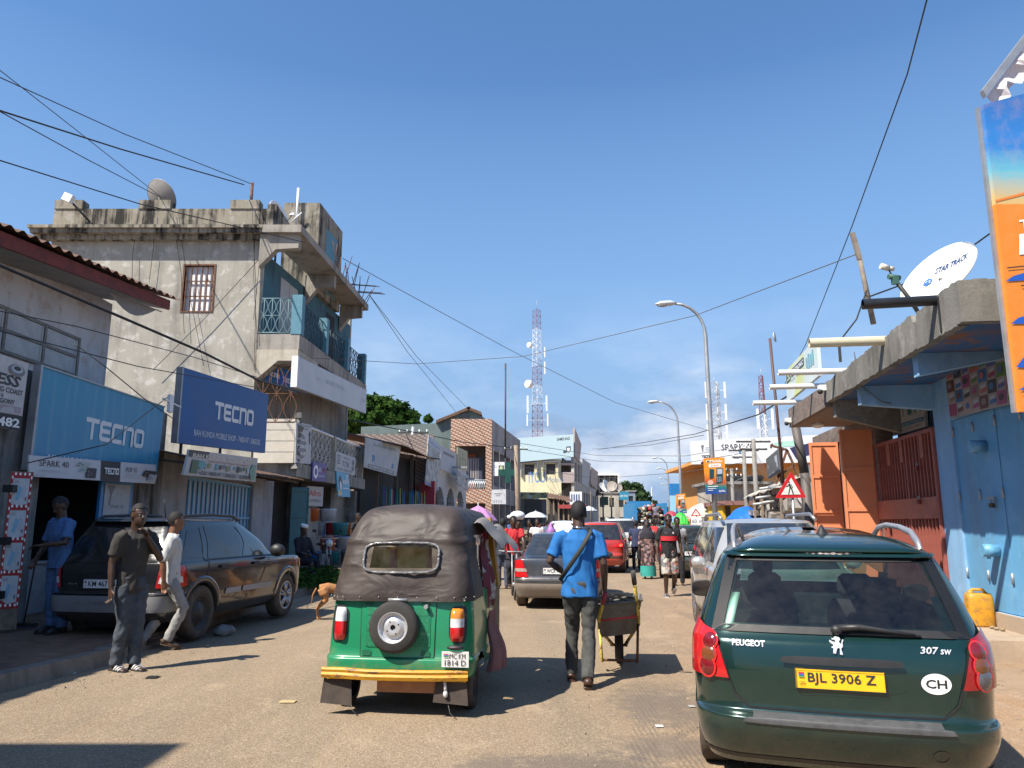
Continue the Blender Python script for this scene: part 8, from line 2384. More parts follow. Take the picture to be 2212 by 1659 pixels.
m=MB();m.grid(lambda a,b:V((.52+.28*a,.75+1.3*b,1.60-.26*a*a+.05*sin(b*6)+.02*sin(a*8))),8,10);P3(tk,'side_flap',m,plain('pale_grey_flap',(.20,.185,.17),.7,var=.2))
# --- people
def remeshed(mb,name,mat,parent,vox,sm=4,wr=0.0,wsc=(9,9,5),world=False):
 o=mb.build(name,mat, None)
 COL.objects.unlink(o)
 md=o.modifiers.new('r','REMESH');md.mode='VOXEL';md.voxel_size=vox;md.use_smooth_shade=True
 ms=o.modifiers.new('s','SMOOTH');ms.factor=.5;ms.iterations=sm
 dg=side_graph(o);me=bpy.data.meshes.new_from_object(o.evaluated_get(dg));old=o.data;o.modifiers.clear();o.data=me;bpy.data.meshes.remove(old)
 if wr:
  for v in me.vertices:
   p=v.co;v.co=p+v.normal*wr*(mnoise.noise(V((p.x*wsc[0],p.y*wsc[1],p.z*wsc[2]+p.x*6)))+.6*mnoise.noise(V((p.x*wsc[0]*2.3+p.z*9,p.y*wsc[1]*2.3,p.z*wsc[2]*2.0))))
 if not me.materials:me.materials.append(mat)
 SIDE.collection.objects.unlink(o);COL.objects.link(o)
 o.parent=parent
 return o
skin_d=plain('dark_skin',(.058,.031,.020),.42,var=.15,scale=5);skin_m=plain('brown_skin',(.19,.085,.045),.5,var=.12,scale=5);hair_m=plain('black_hair',(.008,.007,.007),.75,var=.3,bump=.6,bscale=90)
def person(label,loc,face,shirt,legs_m,H=1.75,skin=None,arms=None,legs=None,head=(0,0),vox=.012,sleeve=.55,legw=1.0,shorts=False,dress=None,scarf=None,shoes=None,lean=(0,0),group=None,hair=True,cap=None,girth=1.0,seated=False,detail=False,cat='person'):
 """one figure: continuous body (head, arms, hands, lower legs, feet) with hair and clothes as children"""
 skin=skin or skin_d
 root=thing('person',label,cat,loc,atan2(-face[0],face[1]),group)
 k=H/1.75;root.scale=(k,k,k)
 lx,ly=lean
 A={-1:[(.24,-.03,1.15),(.26,.05,.90)],1:[(.24,-.03,1.15),(.26,.05,.90)]}
 Lg={-1:[(.10,.02,.50),(.10,-.03,.085),0.0],1:[(.10,.02,.50),(.10,-.03,.085),0.0]}
 for d_,src in((A,arms),(Lg,legs)):
  if src:d_.update(src)
 pel=V((0,0,.93))if not seated else V((0,-.05,.52));ch=pel+V((lx,ly,.40));nk=pel+V((lx*1.2,ly*1.25,.58));hd=nk+V((0,.03+ly*.1,.142))
 def wp(p,sg,base):return V((p[0]*sg,p[1],p[2]))+(V((lx,ly,0))if base=='a' else V((0,0,0)))
 b=MB();n=10
 hr=Matrix.Rotation(head[0],3,'Z')@Matrix.Rotation(head[1],3,'X')
 Hp=lambda x,y,z:hd+hr@V((x,y,z))
 b.tube([nk+V((0,-.01,-.08)),nk+V((0,0,.0)),hd+V((0,-.01,-.04))],[.070,.064,.062],n)
 b.ball(hd+hr@V((0,-.012,.025)),(.080,.099,.108),14,10,rot=hr);b.ball(Hp(0,.02,-.045),(.062,.072,.080),12,8,rot=hr);b.ball(Hp(0,.055,-.092),(.034,.032,.026),8,6,rot=hr)
 b.tube([Hp(0,.082,.012),Hp(0,.103,-.030),Hp(0,.085,-.042)],[.011,.018,.012],6);b.ball(Hp(0,.082,-.068),(.026,.014,.012),8,5,rot=hr);b.ball(Hp(0,.078,.022),(.05,.014,.011),8,5,rot=hr)
 for sg in(-1,1):b.ball(Hp(sg*.077,-.01,-.012),(.011,.02,.032),8,6,rot=hr)
 sh={}
 for sg in(-1,1):
  s_=ch+V((sg*.185,0,.09));e_,w_=wp(A[sg][0],sg,'a'),wp(A[sg][1],sg,'a');sh[sg]=(s_,e_,w_)
  if seated:e_,w_=e_+V((0,-.05,-.41)),w_+V((0,-.05,-.41));sh[sg]=(s_,e_,w_)
  b.tube([s_,s_.lerp(e_,.5),e_,e_.lerp(w_,.35),w_],[.05,.047,.040,.041,.027],n)
  d_=(w_-e_).normalized();fwd=V((0,1,0))if abs(d_.y)<.8 else V((0,0,1));sd_=d_.cross(fwd).normalized();fn=sd_.cross(d_)
  pc=w_+d_*.05;b.tube([w_-d_*.01,w_+d_*.03,w_+d_*.085],[(.030,.020),(.044,.019),(.040,.016)],8,up=fn)
  for q,ln in enumerate((.062,.072,.070,.055)):
   f0=w_+d_*.08+fn*(.030-.020*q);cu=-sd_*sg*(-1)*.018;b.tube([f0,f0+d_*ln*.55+cu*.4,f0+d_*ln*.85+cu*1.8,f0+d_*ln*.9+cu*3],[.0095,.009,.008,.006],6)
  b.tube([w_+d_*.025+fn*.025,w_+d_*.055+fn*.058,w_+d_*.09+fn*.066],[.013,.011,.008],6)
  hp=pel+V((sg*.09,0,0));kn,an,lift=wp(Lg[sg][0],sg,'l'),wp(Lg[sg][1],sg,'l'),Lg[sg][2]
  b.tube([kn,kn.lerp(an,.3),an],[.056,.055,.036],n)
  ft=Matrix.Rotation(-lift,3,'X');h_=an+V((0,0,-.04))
  b.tube([an+ft@V((0,-.05,-.045)),an+ft@V((0,.04,-.045)),an+ft@V((0,.13,-.062)),an+ft@V((0,.185,-.068))],[(.032,.034),(.036,.036),(.024,.046),(.014,.034)],8,up=(0,0,1));b.tube([an,an+ft@V((0,-.03,-.05))],.036,8)
  if shoes:
   z_=MB();z_.tube([an+ft@V((0,-.07,-.072)),an+ft@V((0,.03,-.074)),an+ft@V((0,.12,-.078)),an+ft@V((0,.205,-.080))],[(.014,.042),(.014,.046),(.013,.052),(.012,.036)],10,up=(0,0,1));so_=P3(root,'shoe',z_,shoes[0])
   if len(shoes)>1:
    for q in range(3):z_=MB();z_.tube([an+ft@V((-.055,.055+q*.034,-.06)),an+ft@V((-.03,.06+q*.034,-.025-.012*q)),an+ft@V((.03,.06+q*.034,-.025-.012*q)),an+ft@V((.055,.055+q*.034,-.06))],.011,5);P3(so_,'strap_stripe',z_,shoes[1])
   else:
    z_=MB();z_.tube([an+ft@V((0,.03,-.035)),an+ft@V((0,.13,-.05)),an+ft@V((0,.195,-.062))],[(.045,.046),(.034,.05),(.02,.04)],10,up=(0,0,1));z_.tube([an+V((0,-.01,-.01)),an+ft@V((0,-.06,-.05))],.042,8);P3(so_,'upper',z_,shoes[0])
  if shorts or dress:b.tube([hp,kn],[.07,.056],n)
 body=remeshed(b,'body',skin,root,vox if not detail else .0088,3)
 if detail:
  m=MB()
  for sg in(-1,1):m.ball(Hp(sg*.030,.079,.004),(.013,.007,.006),8,6,rot=hr)
  ey=P3(root,'eyes',m,plain('eye_white',(.45,.42,.38),.3));m=MB()
  for sg in(-1,1):m.ball(Hp(sg*.030,.085,.004),(.006,.003,.006),6,5,rot=hr)
  P3(ey,'pupils',m,M['black_print'])
 if hair is not False and not scarf:
  m=MB();b2=MB();b2.ball(V((0,0,0)),(.085,.105,.1135),26,18);h0=.012+(hair if isinstance(hair,float)else 0)
  keep=lambda c:c[2]>(-.055 if c[1]<-.02 else .012 if c[1]<.05 else .05+.25*(c[1]-.05))
  fs=[f for f in b2.f if keep([sum(b2.v[i][q]for i in f)/len(f)for q in range(3)])]
  m.add([Hp(0,-.012,.025)+hr@(V(q)*(1+h0*max(0,q[2])*9))for q in b2.v],fs,0, True);P3(root,'hair',m,hair_m)
 if cap:m=MB();m.tube([Hp(0,-.01,.075),Hp(0,-.012,.145)],[(.098,.085),(.09,.08)],16,up=hr@V((0,1,0)));P3(root,'cap',m,cap)
 if scarf:
  m=MB();m.ball(Hp(0,-.025,.02),(.098,.112,.122),14,10,rot=hr);m.tube([hd+V((0,-.03,-.02)),nk+V((0,-.01,-.02)),ch+V((0,0,.06)),ch+V((0,0,-.12))],[(.09,.10),(.14,.17),(.16,.235),(.15,.25)],14,up=(0,1,0));m.ball(Hp(0,.1,-.02),(.001,.001,.001),4,3);remeshed(m,'headscarf',scarf,root,max(vox,.016),3,.008)
  m=MB();m.ball(Hp(0,.068,-.02),(.05,.03,.07),10,8,rot=hr);P3(root,'face',m,skin)
 t=MB();g=girth
 t.tube([pel+V((0,0,-.10 if not seated else .0)),pel+V((0,0,.02)),pel+V((lx*.4,ly*.4,.16)),ch+V((0,0,-.05)),ch+V((0,0,.07)),nk+V((0,-.005,-.045)),nk+V((0,-.005,-.01))],[(.128*g,.185*g),(.122*g,.175*g),(.115*g,.165*g),(.125*g,.182*g),(.105,.188),(.07,.11),(.055,.065)],16,up=(0,1,0))
 for sg in(-1,1):
  s_,e_,w_=sh[sg]
  if sleeve<=1:t.tube([s_+V((-sg*.06,0,.02)),s_,s_.lerp(e_,sleeve*.6),s_.lerp(e_,sleeve)],[.070,.069,.066,.070],n)
  else:t.tube([s_+V((-sg*.06,0,.02)),s_,s_.lerp(e_,.6),e_,e_.lerp(w_,sleeve-1)],[.075,.072,.062,.056,.048],n)
 remeshed(t,'shirt',shirt,root,vox,2,.017 if vox<.02 else .008,(10,10,4))
 t=MB()
 if dress:t.tube([pel+V((0,0,.12)),pel+V((0,0,-.05)),V((0,.01,.45)),V((0,.02,.10))],[(.13,.17),(.17,.20),(.19,.22),(.22,.25)],16,up=(0,1,0));remeshed(t,'dress',dress,root,vox,2,.012,(14,14,2))
 else:
  t.tube([pel+V((0,0,.06)),pel+V((0,0,-.06))],[(.115,.160),(.12,.165)],14,up=(0,1,0))
  for sg in(-1,1):
   hp=pel+V((sg*.085,0,-.03));kn,an=wp(Lg[sg][0],sg,'l'),wp(Lg[sg][1],sg,'l')
   if shorts:t.tube([hp,hp.lerp(kn,.5),kn+(hp-kn)*-.06],[.105*legw,.105*legw,.10*legw],n)
   else:t.tube([hp,hp.lerp(kn,.5),kn,kn.lerp(an,.5),an+(kn-an).normalized()*-.015],[.098*legw,.086*legw,.07*legw,.066*legw,.062*legw],n)
  remeshed(t,'trousers',legs_m,root,vox,2,.015 if vox<.02 else .008,(9,9,10))
 return root,dict(hd=hd,hr=hr,sh=sh,ch=ch,nk=nk)
def fabric(name,c,var=.18):return plain(name,c,.88,var=var,scale=5,bump=.25,bscale=14)
denim=fabric('worn_blue_denim',(.050,.060,.075),.5);sandal=(plain('black_sandal',(.02,.02,.02),.7),flat('white_stripe',(.65,.63,.6)))
gm_=G(1262,1492);gq=G(1243,1468)
pos=(gm_.lerp(gq,.5)+V((.02,.05,0)))
bm,K=person('man in a blue T-shirt seen from behind, pushing the wheelbarrow with one hand',pos,(.12,.99),fabric('bright_blue_jersey',(.012,.125,.36),.10),fabric('dark_grey_denim',(.052,.053,.050),.55),1.80,arms={1:[(.245,-.06,1.16),(.25,.10,.90)],-1:[(.30,-.04,1.18),(.15,.20,1.04)]},legs={1:[(.085,.00,.50),(.075,-.27,.11),-.25],-1:[(.085,.16,.51),(.10,.13,.085),0.0]},vox=.0125,sleeve=.78,shoes=(plain('brown_leather_shoe',(.06,.03,.02),.4),),girth=1.02,detail=True)
m=MB();pts=[K['sh'][1][0]+V((-.06,-.10,.06)),K['ch']+V((.03,-.155,-.02)),K['ch']+V((-.10,-.15,-.2)),K['ch']+V((-.19,-.06,-.33)),K['ch']+V((-.15,.1,-.36))]
m.tube([K['sh'][1][0]+V((-.09,.06,.075))]+pts,[(.007,.022)]*6,6,up=(0,-1,0));P3(bm,'bag_strap',m,plain('dark_webbing',(.022,.022,.018),.7))
m=MB();m.lathe([(.068,-.006),(.072,0),(.068,.006)],K['nk']+V((0,-.01,.0)),(0,.1,1),20);P3(bm,'necklace',m,M['chrome'])
q_=root_matrix(pg)@V((-.37,2.1,0));person('driver with close-cropped hair seated in the dark green estate car',q_,(sin(R(17)),cos(R(17))),fabric('dark_shirt',(.02,.02,.022)),fabric('dark_shirt',(.02,.02,.022)),1.74,seated=True,vox=.02)
pA,K=person('thin man in a dark T-shirt at the kerb with a hand at his chin',G(268,1449),(.86,-.5),fabric('faded_black_jersey',(.035,.031,.027),.35),denim,1.79,arms={-1:[(.225,-.04,1.14),(.235,.0,.87)],1:[(.235,.13,1.17),(.04,.15,1.42)]}if False else{-1:[(.235,.13,1.17),(.04,.15,1.42)],1:[(.225,-.04,1.14),(.235,.0,.87)]},legs={1:[(.075,.03,.5),(.065,-.06,.085),0],-1:[(.075,.05,.5),(.065,.06,.085),0]},head=(-.15,0.0),vox=.0125,sleeve=.72,shoes=sandal,girth=.95,detail=True,legw=1.08)
pB,K=person('man in a pale grey sweatshirt and trousers stepping along the kerb',G(342,1402)+V((.10,-.05,0)),(.93,.36),fabric('pale_grey_sweat',(.46,.46,.45),.06),fabric('grey_cotton',(.26,.255,.245),.12),1.72,skin=skin_m,arms={-1:[(.22,.05,1.15),(.20,.22,.96)],1:[(.24,-.09,1.15),(.23,-.06,.88)]},legs={1:[(.085,.20,.53),(.085,.03,.14),.25],-1:[(.09,-.06,.5),(.09,-.26,.13),-.4]},head=(.12,0),vox=.0125,sleeve=1.05,shoes=(plain('brown_sandal',(.06,.035,.022),.7),),hair=.012,detail=True)
pC,K=person('man in a blue polo shirt and jeans sweeping the pavement outside the phone shop',G(115,1366,KZ),(-.45,-.88),fabric('dusty_blue_polo',(.055,.125,.27),.12),fabric('mid_blue_denim',(.06,.11,.22),.4),1.76,arms={1:[(.27,.02,1.14),(.16,.20,.95)],-1:[(.27,.10,1.17),(.06,.28,1.14)]},head=(-.1,-.55),vox=.011,sleeve=.8,shoes=(plain('black_shoe',(.02,.02,.022),.5),),girth=1.1,lean=(0,.04),legw=1.1)
bt_=thing('broom','purple push broom with a thin handle held by the man sweeping the pavement','broom',G(50,1357,KZ))
c=G(50,1357,KZ);hh=root_matrix(pC)@V((.16,.24,.93));m=MB();m.tube([c+V((0,0,.06)),hh,hh+(hh-c).normalized()*.15],.011,6);P3(bt_,'handle',MB(),M['black'])if False else m.build('handle',plain('dark_stick',(.05,.045,.04),.7),bt_)
m=MB();m.box(c+V((0,0,.05)),(.36,.07,.035));m.build('head',M['black'],bt_);m=MB();rg=random.Random(4)
for k in range(220):q=c+V((rg.uniform(-.18,.18),rg.uniform(-.04,.04),.035));m.add([q,q+V((.006,0,0)),q+V((rg.uniform(-.03,.03),rg.uniform(-.03,.03),-.035))],[(0,1,2)])
m.build('bristles',plain('purple_bristle',(.06,.025,.12),.8),bt_)['kind']='stuff'
pD,K=person('man in a black shirt with a red chest band and sunglasses walking towards the camera',G(1449,1289),(-.05,-1),fabric('black_football_shirt',(.012,.012,.014),.2),printed('cream_print_shorts',(.42,.40,.34),(.30,.12,.10),(.12,.12,.14),12),1.78,arms={1:[(.25,-.02,1.15),(.27,.06,.9)],-1:[(.25,-.02,1.15),(.27,.04,.9)]},legs={1:[(.10,.10,.50),(.10,.02,.085),0],-1:[(.10,.03,.5),(.10,-.24,.14),-.5]},vox=.014,sleeve=.75,shorts=True,shoes=(flat('white_slide',(.6,.6,.6)),M['ink_grey']),girth=1.05,detail=True)
m=MB();m.tube([K['ch']+V((0,0,-.13)),K['ch']+V((0,0,-.03))],[(.145,.196),(.147,.204)],20,up=(0,1,0),caps=False);P3(pD,'red_band',m,flat('shirt_red',(.5,.02,.03),.8))
m=MB();hd,hr=K['hd'],K['hr'];m.tube([hd+V((-.075,.06,.008)),hd+V((-.03,.098,.004)),hd+V((.03,.098,.004)),hd+V((.075,.06,.008))],[(.012,.006),(.02,.006),(.02,.006),(.012,.006)],8,up=(0,0,1));P3(pD,'sunglasses',m,M['black'])
m=MB();c=K['ch']+V((-.08,.142,.04));m.add([c+V((-.022,0,.02)),c+V((.022,0,.02)),c+V((.02,0,-.01)),c+V((0,0,-.028)),c+V((-.02,0,-.01))],[(4,3,2,1,0)]);m.add([c+V((.13,0,.005)),c+V((.16,.0,-.008)),c+V((.19,0,.02)),c+V((.16,0,-.0))],[(3,2,1,0)]);P3(pD,'shirt_crest',m,flat('crest_pale',(.5,.4,.45)))
pE,K=person('man in dark robe and white cap sitting outside the shop beside the teal door',G(642,1262,KZ)+V((0,.4,0)),(.85,-.5),fabric('navy_robe',(.010,.011,.02),.3),fabric('navy_robe',(.010,.011,.02),.3),1.78,seated=True,vox=.02,sleeve=1.5,hair=False,cap=M['white'],arms={1:[(.24,.10,1.15),(.15,.34,1.08)],-1:[(.24,.12,1.15),(.10,.36,1.10)]},legs={1:[(.12,.40,.5),(.12,.40,.09),0],-1:[(.12,.38,.5),(.12,.42,.09),0]},head=(0,-.3))
m=MB();q=pE.location;m.box((q.x,q.y,.30),(.4,.4,.28));tag(m.build('stool',M['darkwood']),'low dark stool under the man in the white cap','stool')
# --- the wheelbarrow
gw_=G(1338,1432);hv=root_matrix(bm)@V((.25,.10,.84))
wbr=thing('wheelbarrow','worn grey wheelbarrow with yellow and red tubing and a black tyre','wheelbarrow',(gw_.x,gw_.y,0))
fw_=(V((gw_.x,gw_.y,0))-V((hv.x+.14,hv.y,0)));LB_=fw_.length;fw_.normalize();rt_=V((fw_.y,-fw_.x,0))
wpnt=lambda a,b,z:V((gw_.x,gw_.y,0))-fw_*a+rt_*b+V((0,0,z))
tray=render_wall('worn_grey_tray',(.16,.155,.14),(.10,.065,.04),amount=.5,scale=3,rough=.6)
m=MB();roll=.13
def tp_(a,b,z):return wpnt(a,b,z+roll*b)
bot=[tp_(.66,-.19,.40),tp_(.66,.17,.40),tp_(.02,.19,.36),tp_(.02,-.19,.36)];top=[tp_(.88,-.27,.76),tp_(.88,.25,.76),tp_(-.22,.27,.72),tp_(-.22,-.27,.72)]
m.add(bot+top,[(3,2,1,0),(0,1,5,4),(1,2,6,5),(2,3,7,6),(3,0,4,7)]);inn=[q+V((0,0,.012))+(wpnt(.33,0,q.z)-q)*.03 for q in bot+top];m.add(inn,[(0,1,2,3),(4,5,1,0),(5,6,2,1),(6,7,3,2),(7,4,0,3)])
m.tube(top+[top[0]],.014,6);m.build('tray',tray,wbr)
yt=NT('flaking_yellow_tube');n1=yt.noise(14,5,.7);ytm=yt.done(yt.mix(yt.ramp(n1,.5,.58),(.60,.47,.08),(.14,.06,.035)),.6)
for sg in(-1,1):
 m=MB();hz=hv.z if sg<0 else hv.z+.22
 m.tube([wpnt(-.02,sg*.07,.2),tp_(.45,sg*.22,.46),tp_(.85,sg*.21,.62),V((hv.x,hv.y,hz))if sg<0 else wpnt(LB_+.02,.16,hz)],.019,8);m.build('handle_tube',ytm,wbr)
 m=MB();e_=V((hv.x,hv.y,hz))if sg<0 else wpnt(LB_+.02,.16,hz);d_=(e_-tp_(.85,sg*.21,.62)).normalized();m.tube([e_-d_*.13,e_+d_*.03],.026,8);m.build('grip',plain('red_grip',(.3,.03,.05),.5)if sg<0 else M['dusky'],wbr)
 m=MB();m.tube([tp_(.55,sg*.21,.48),wpnt(.62,sg*.19,.12),wpnt(.5,sg*.19,.10)],.016,6);m.build('leg',M['rust']if sg>0 else ytm,wbr)
 m=MB();m.tube([wpnt(0,sg*.085,.2),tp_(.08,sg*.2,.42)],.014,6);m.build('fork',M['rust'],wbr)
m=MB();m.tube([tp_(.76,-.21,.60),tp_(.76,.19,.60)],.026,8);m.build('red_bar',plain('pinkish_red_tube',(.42,.045,.07),.5),wbr)
m=MB();m.tube([wpnt(.6,-.19,.13),wpnt(.6,.19,.13)],.014,6);m.tube([wpnt(0,-.1,.2),wpnt(0,.1,.2)],.016,8);m.build('axle',M['rust'],wbr)
t=MB();t.lathe([(.10,-.035),(.17,-.05),(.195,-.03),(.20,0),(.195,.03),(.17,.05),(.10,.035)],wpnt(0,0,.2),rt_,28);wh=t.build('wheel',M['rubber'],wbr);m=MB();m.lathe([(.001,-.03),(.11,-.03),(.11,.03),(.001,.03)],wpnt(0,0,.2),rt_,18);m.build('rim',M['rust'],wh)
m=MB();rg=random.Random(9)
for k in range(5):m.tube([tp_(.70+.02*k+.02*sin(a*3),-.05+.22*cos(a),.77+.012*k+.03*sin(a*2+k))+rt_*.1*sin(a)for a in[i*2*pi/14 for i in range(15)]],.011,5)
tag(m.build('rope',plain('pale_rope',(.30,.24,.17),.9)),'loose coil of pale rope lying on the wheelbarrow','rope')
# --- dog
gd_=G(690,1338);dog=thing('dog','thin tan dog half hidden behind the green taxi','dog',(gd_.x,gd_.y,0),-R(72))
b=MB();b.tube([(0,-.02,.50),(0,.12,.52),(0,.30,.48),(0,.45,.47),(0,.62,.50),(0,.72,.56),(0,.84,.68)],[(.075,.07),(.085,.08),(.075,.07),(.10,.085),(.115,.09),(.08,.07),(.05,.05)],12,up=(0,0,1))
b.ball((0,.90,.72),(.055,.08,.06));b.tube([(0,.94,.71),(0,1.05,.68)],[.04,.022],8)
for sg in(-1,1):
 b.tube([(sg*.05,.02,.50),(sg*.07,.06,.42),(sg*.075,.09,.32),(sg*.07,-.02,.21),(sg*.07,-.05,.17),(sg*.07,-.02,.03)],[.08,.085,.05,.028,.022,.018],8);b.tube([(sg*.07,-.05,.02),(sg*.07,.03,.015)],.02,6)
 b.tube([(sg*.07,.60,.44),(sg*.075,.58,.25),(sg*.07,.60,.03)],[.055,.028,.018],8);b.tube([(sg*.07,.59,.02),(sg*.07,.66,.015)],.02,6);b.tube([(sg*.045,.87,.76),(sg*.065,.86,.82)],[.025,.008],6)
b.tube([(0,-.07,.52),(0,-.13,.40),(0,-.14,.24)],[.02,.016,.008],6)
remeshed(b,'body',plain('tan_fur',(.36,.165,.06),.85,var=.25,scale=4,bump=.4,bscale=60),dog,.011,3)
# --- street lamps, poles, road signs
for k,(u,v,Y,up_)in enumerate(((1441,656,27,1540),(1411,868,50,1469),(1415,989,92,1442),(1423,1012,112,1444),(1427,1033,140,1445),(1430,1046,168,1447))):
 h_=P(u,v,Y);xb=P(up_,1000,Y).x;zt_=h_.z
 t_=thing('street_lamp',['nearest and tallest looking street lamp carrying the orange phone poster','second street lamp from the camera, by the blue house','third street lamp, leftmost head of the far row','fourth street lamp in the far row above the truck','fifth street lamp in the far row','sixth and smallest street lamp at the end of the row'][k],'street lamp',(xb,Y,0),group='curved street lamps along the right side')
 R_=xb-h_.x;m=MB();pts=[V((xb,Y,0)),V((xb-.02,Y,zt_*.5)),V((xb-.05,Y,zt_-R_*.85))]+[V((xb-.05-R_*.75*(1-cos(a)),Y,zt_-R_*.85+R_*.85*sin(a)))for a in[i*pi/2/6 for i in range(1,7)]]
 m.tube(pts,[.10,.085,.07]+[.055]*5+[.045],8);m.build('pole',M['steel'],t_)
 m=MB();e_=pts[-1];m.tube([e_+V((.05,0,.02)),e_+V((-.2,0,.02)),e_+V((-.55,0,.0)),e_+V((-.75,0,-.03))],[(.05,.05),(.10,.13),(.09,.14),(.02,.05)],10,up=(0,0,1));m.build('lamp_head',plain('lamp_grey',(.52,.53,.54),.45),t_)
 m=MB();m.ball(e_+V((-.48,0,-.07)),(.2,.11,.06),10,6);m.build('lamp_glass',plain('lamp_glass',(.35,.36,.36),.2),t_)
s=NT('orange_green_poster');gx=s.n('ShaderNodeSeparateXYZ');s.l(s.tc.outputs['Object'],gx.inputs[0])
def poster_mat(h):
 s=NT('orange_to_green_print');gx=s.n('ShaderNodeSeparateXYZ');s.l(s.tc.outputs['Object'],gx.inputs[0]);f_=s.math('ADD',s.math('DIVIDE',gx.outputs[2],h),s.math('MULTIPLY',gx.outputs[0],.05))
 c=s.mix(s.ramp(f_,.12,.25),(.02,.07,.28),(.03,.20,.16));c=s.mix(s.ramp(f_,.25,.36),c,(.50,.09,.02));return s.done(s.mix(s.ramp(f_,.36,.6),c,(.75,.27,.02)),.45)
def phone_poster(nm,lab,us,vs,Y):
 q=[P(u,v,Y)for u,v in zip(us,vs)];t_=thing(nm,lab,'poster',q[0]);p=Panel(*q,.06);p.board('board',poster_mat(p.h),t_)
 tg=flat('phone_teal',(.01,.06,.07));p.text('QMobile',.1,.86,.085,M['white_print'],width=.78,bold=.02);p.ellipse(.2,.9,.06,.03,flat('olive_q',(.12,.10,.02)))
 p.poly([(.25,.74),(.78,.74),(.82,.80),(.78,.84),(.25,.84),(.2,.79)],M['white_print']);p.text('D600',.32,.76,.055,flat('orange_ink',(.65,.2,.02)),width=.4,bold=.02)
 p.poly([(.22,.42),(.42,.44),(.46,.68),(.24,.70)],tg);p.poly([(.52,.28),(.82,.31),(.90,.70),(.58,.72)],tg);p.poly([(.60,.54),(.84,.55),(.86,.68),(.62,.69)],M['ink_pale']);p.rects([(.58+.08*i,.34+.05*j,.62+.08*i,.365+.05*j)for i in range(3)for j in range(3)],M['ink_pale'])
 p.ellipse(.25,.32,.14,.07,flat('stamp_pale',(.75,.4,.3)));p.rects([(.1,.2,.6,.22),(.1,.15,.5,.165),(.1,.1,.35,.115)],M['white_print']);p.text('QCELL',.62,.04,.06,M['white_print'],width=.33,bold=.02);p.prints(t_,'print')
phone_poster('phone_poster','orange and green QMobile phone poster on the nearest street lamp',(1525,1570,1565,1520),(1068,1066,988,990),26.8)
phone_poster('phone_poster','smaller orange phone poster on the second street lamp',(1461,1484,1480,1460),(1110,1108,1066,1068),49.5)
def tri_sign(lab,apex,left,right,Y,ped=True,posth=0):
 A_,L_,R_=P(*apex,Y),P(*left,Y),P(*right,Y);c=(A_+L_+R_)/3;W_=(R_-L_).length
 t_=thing('warning_sign',lab,'road sign',(c.x+.05,Y,0));q=[L_,R_,A_]
 def rt(k,r_=.06):
  o=[]
  for i in range(3):a,b,d=q[i]+(c-q[i])*k,q[(i+2)%3]+(c-q[(i+2)%3])*k,q[(i+1)%3]+(c-q[(i+1)%3])*k;o+=[a.lerp(b,r_),a+(c-a)*r_*.7,a.lerp(d,r_)]
  return o
 m=MB();pts=rt(0);n_=V((0,-1,0));m.add(pts+[p-n_*.03 for p in pts],[tuple(range(9)),tuple(range(17,8,-1))]+[(i,9+i,9+(i+1)%9,(i+1)%9)for i in range(9)]);pn=m.build('plate',flat('sign_red',(.55,.02,.025),.35),t_)
 m=MB();m.add([p+n_*.003 for p in rt(.36,.03)],[tuple(range(9))]);m.build('white_field',flat('sign_white_field',(.78,.76,.70),.35),pn)
 p=Panel(L_,R_,R_+V((0,0,W_)),L_+V((0,0,W_)))
 if ped:
  B_=M['black_print'];p.ellipse(.47,.50,.028,.032,B_,10)
  for pl in([(.455,.46),(.50,.46),(.535,.33),(.47,.31)],[(.475,.33),(.51,.32),(.48,.22),(.45,.12),(.415,.12)],[(.50,.33),(.54,.33),(.58,.22),(.60,.12),(.56,.12),(.54,.21)],[(.46,.45),(.47,.42),(.42,.36),(.36,.35),(.36,.37),(.40,.39)],[(.50,.45),(.56,.40),(.575,.31),(.55,.31),(.54,.38)]):p.poly(pl,B_)
  p.rects([(.28,.185,.40,.19),(.60,.185,.72,.19),(.22,.10,.78,.107)],B_)
 else:p.rects([(.47,.2,.53,.36)],M['black_print'])
 p.prints(pn,'pictogram')
 m=MB();m.tube([(c.x+.05,Y+.06,0),(c.x+.05,Y+.06,c.z+.2)],.035,8);m.build('post',M['steel'],t_)
 if not ped:m=MB();z_=L_.z;m.bb((L_.x,Y-.02,z_-.5),(R_.x,Y,z_-.06));b_=m.build('distance_plate',M['white'],t_);m=MB();m.text('160 m',V((c.x,Y-.024,z_-.4)),(1,0,0),(0,0,1),.22,align='C');m.build('lettering',M['black_print'],b_)
tri_sign('red-bordered triangular pedestrian sign on a post before the orange doors',(1709,1018),(1675,1076),(1742,1075),20)
tri_sign('small far red triangular sign with a distance plate among the umbrellas',(1503,1098),(1492,1115),(1515,1114),46, False)
def pole(nm,lab,u,vt,Y,r_,mat,arms=(),lean=0.0):
 tp=P(u,vt,Y);t_=thing(nm,lab,'pole',(tp.x+lean,Y,0));m=MB();m.tube([(tp.x+lean,Y,0),tp],[r_*1.3,r_],8);m.build('shaft',mat,t_)
 for dz,w_ in arms:
  m=MB();m.bar(tp+V((-w_,0,-dz)),tp+V((w_,0,-dz)),.09);ar=m.build('cross_arm',M['dusky'],t_)
  for f_ in(-.9,-.4,.4,.9):m=MB();m.tube([tp+V((w_*f_,0,-dz)),tp+V((w_*f_,0,-dz+.18))],.04,6);m.build('insulator',M['white'],ar)
 return tp
pole('utility_pole','brown wooden pole with cables at the corner of the brown tiled building',1114,962,57,.16,M['wood'],((.3,.9),),.25)
pole('utility_pole','pale steel pole with a crossbar in front of the grey tiled house',893,922,45,.12,M['steel'],((.35,.9),),-.3)
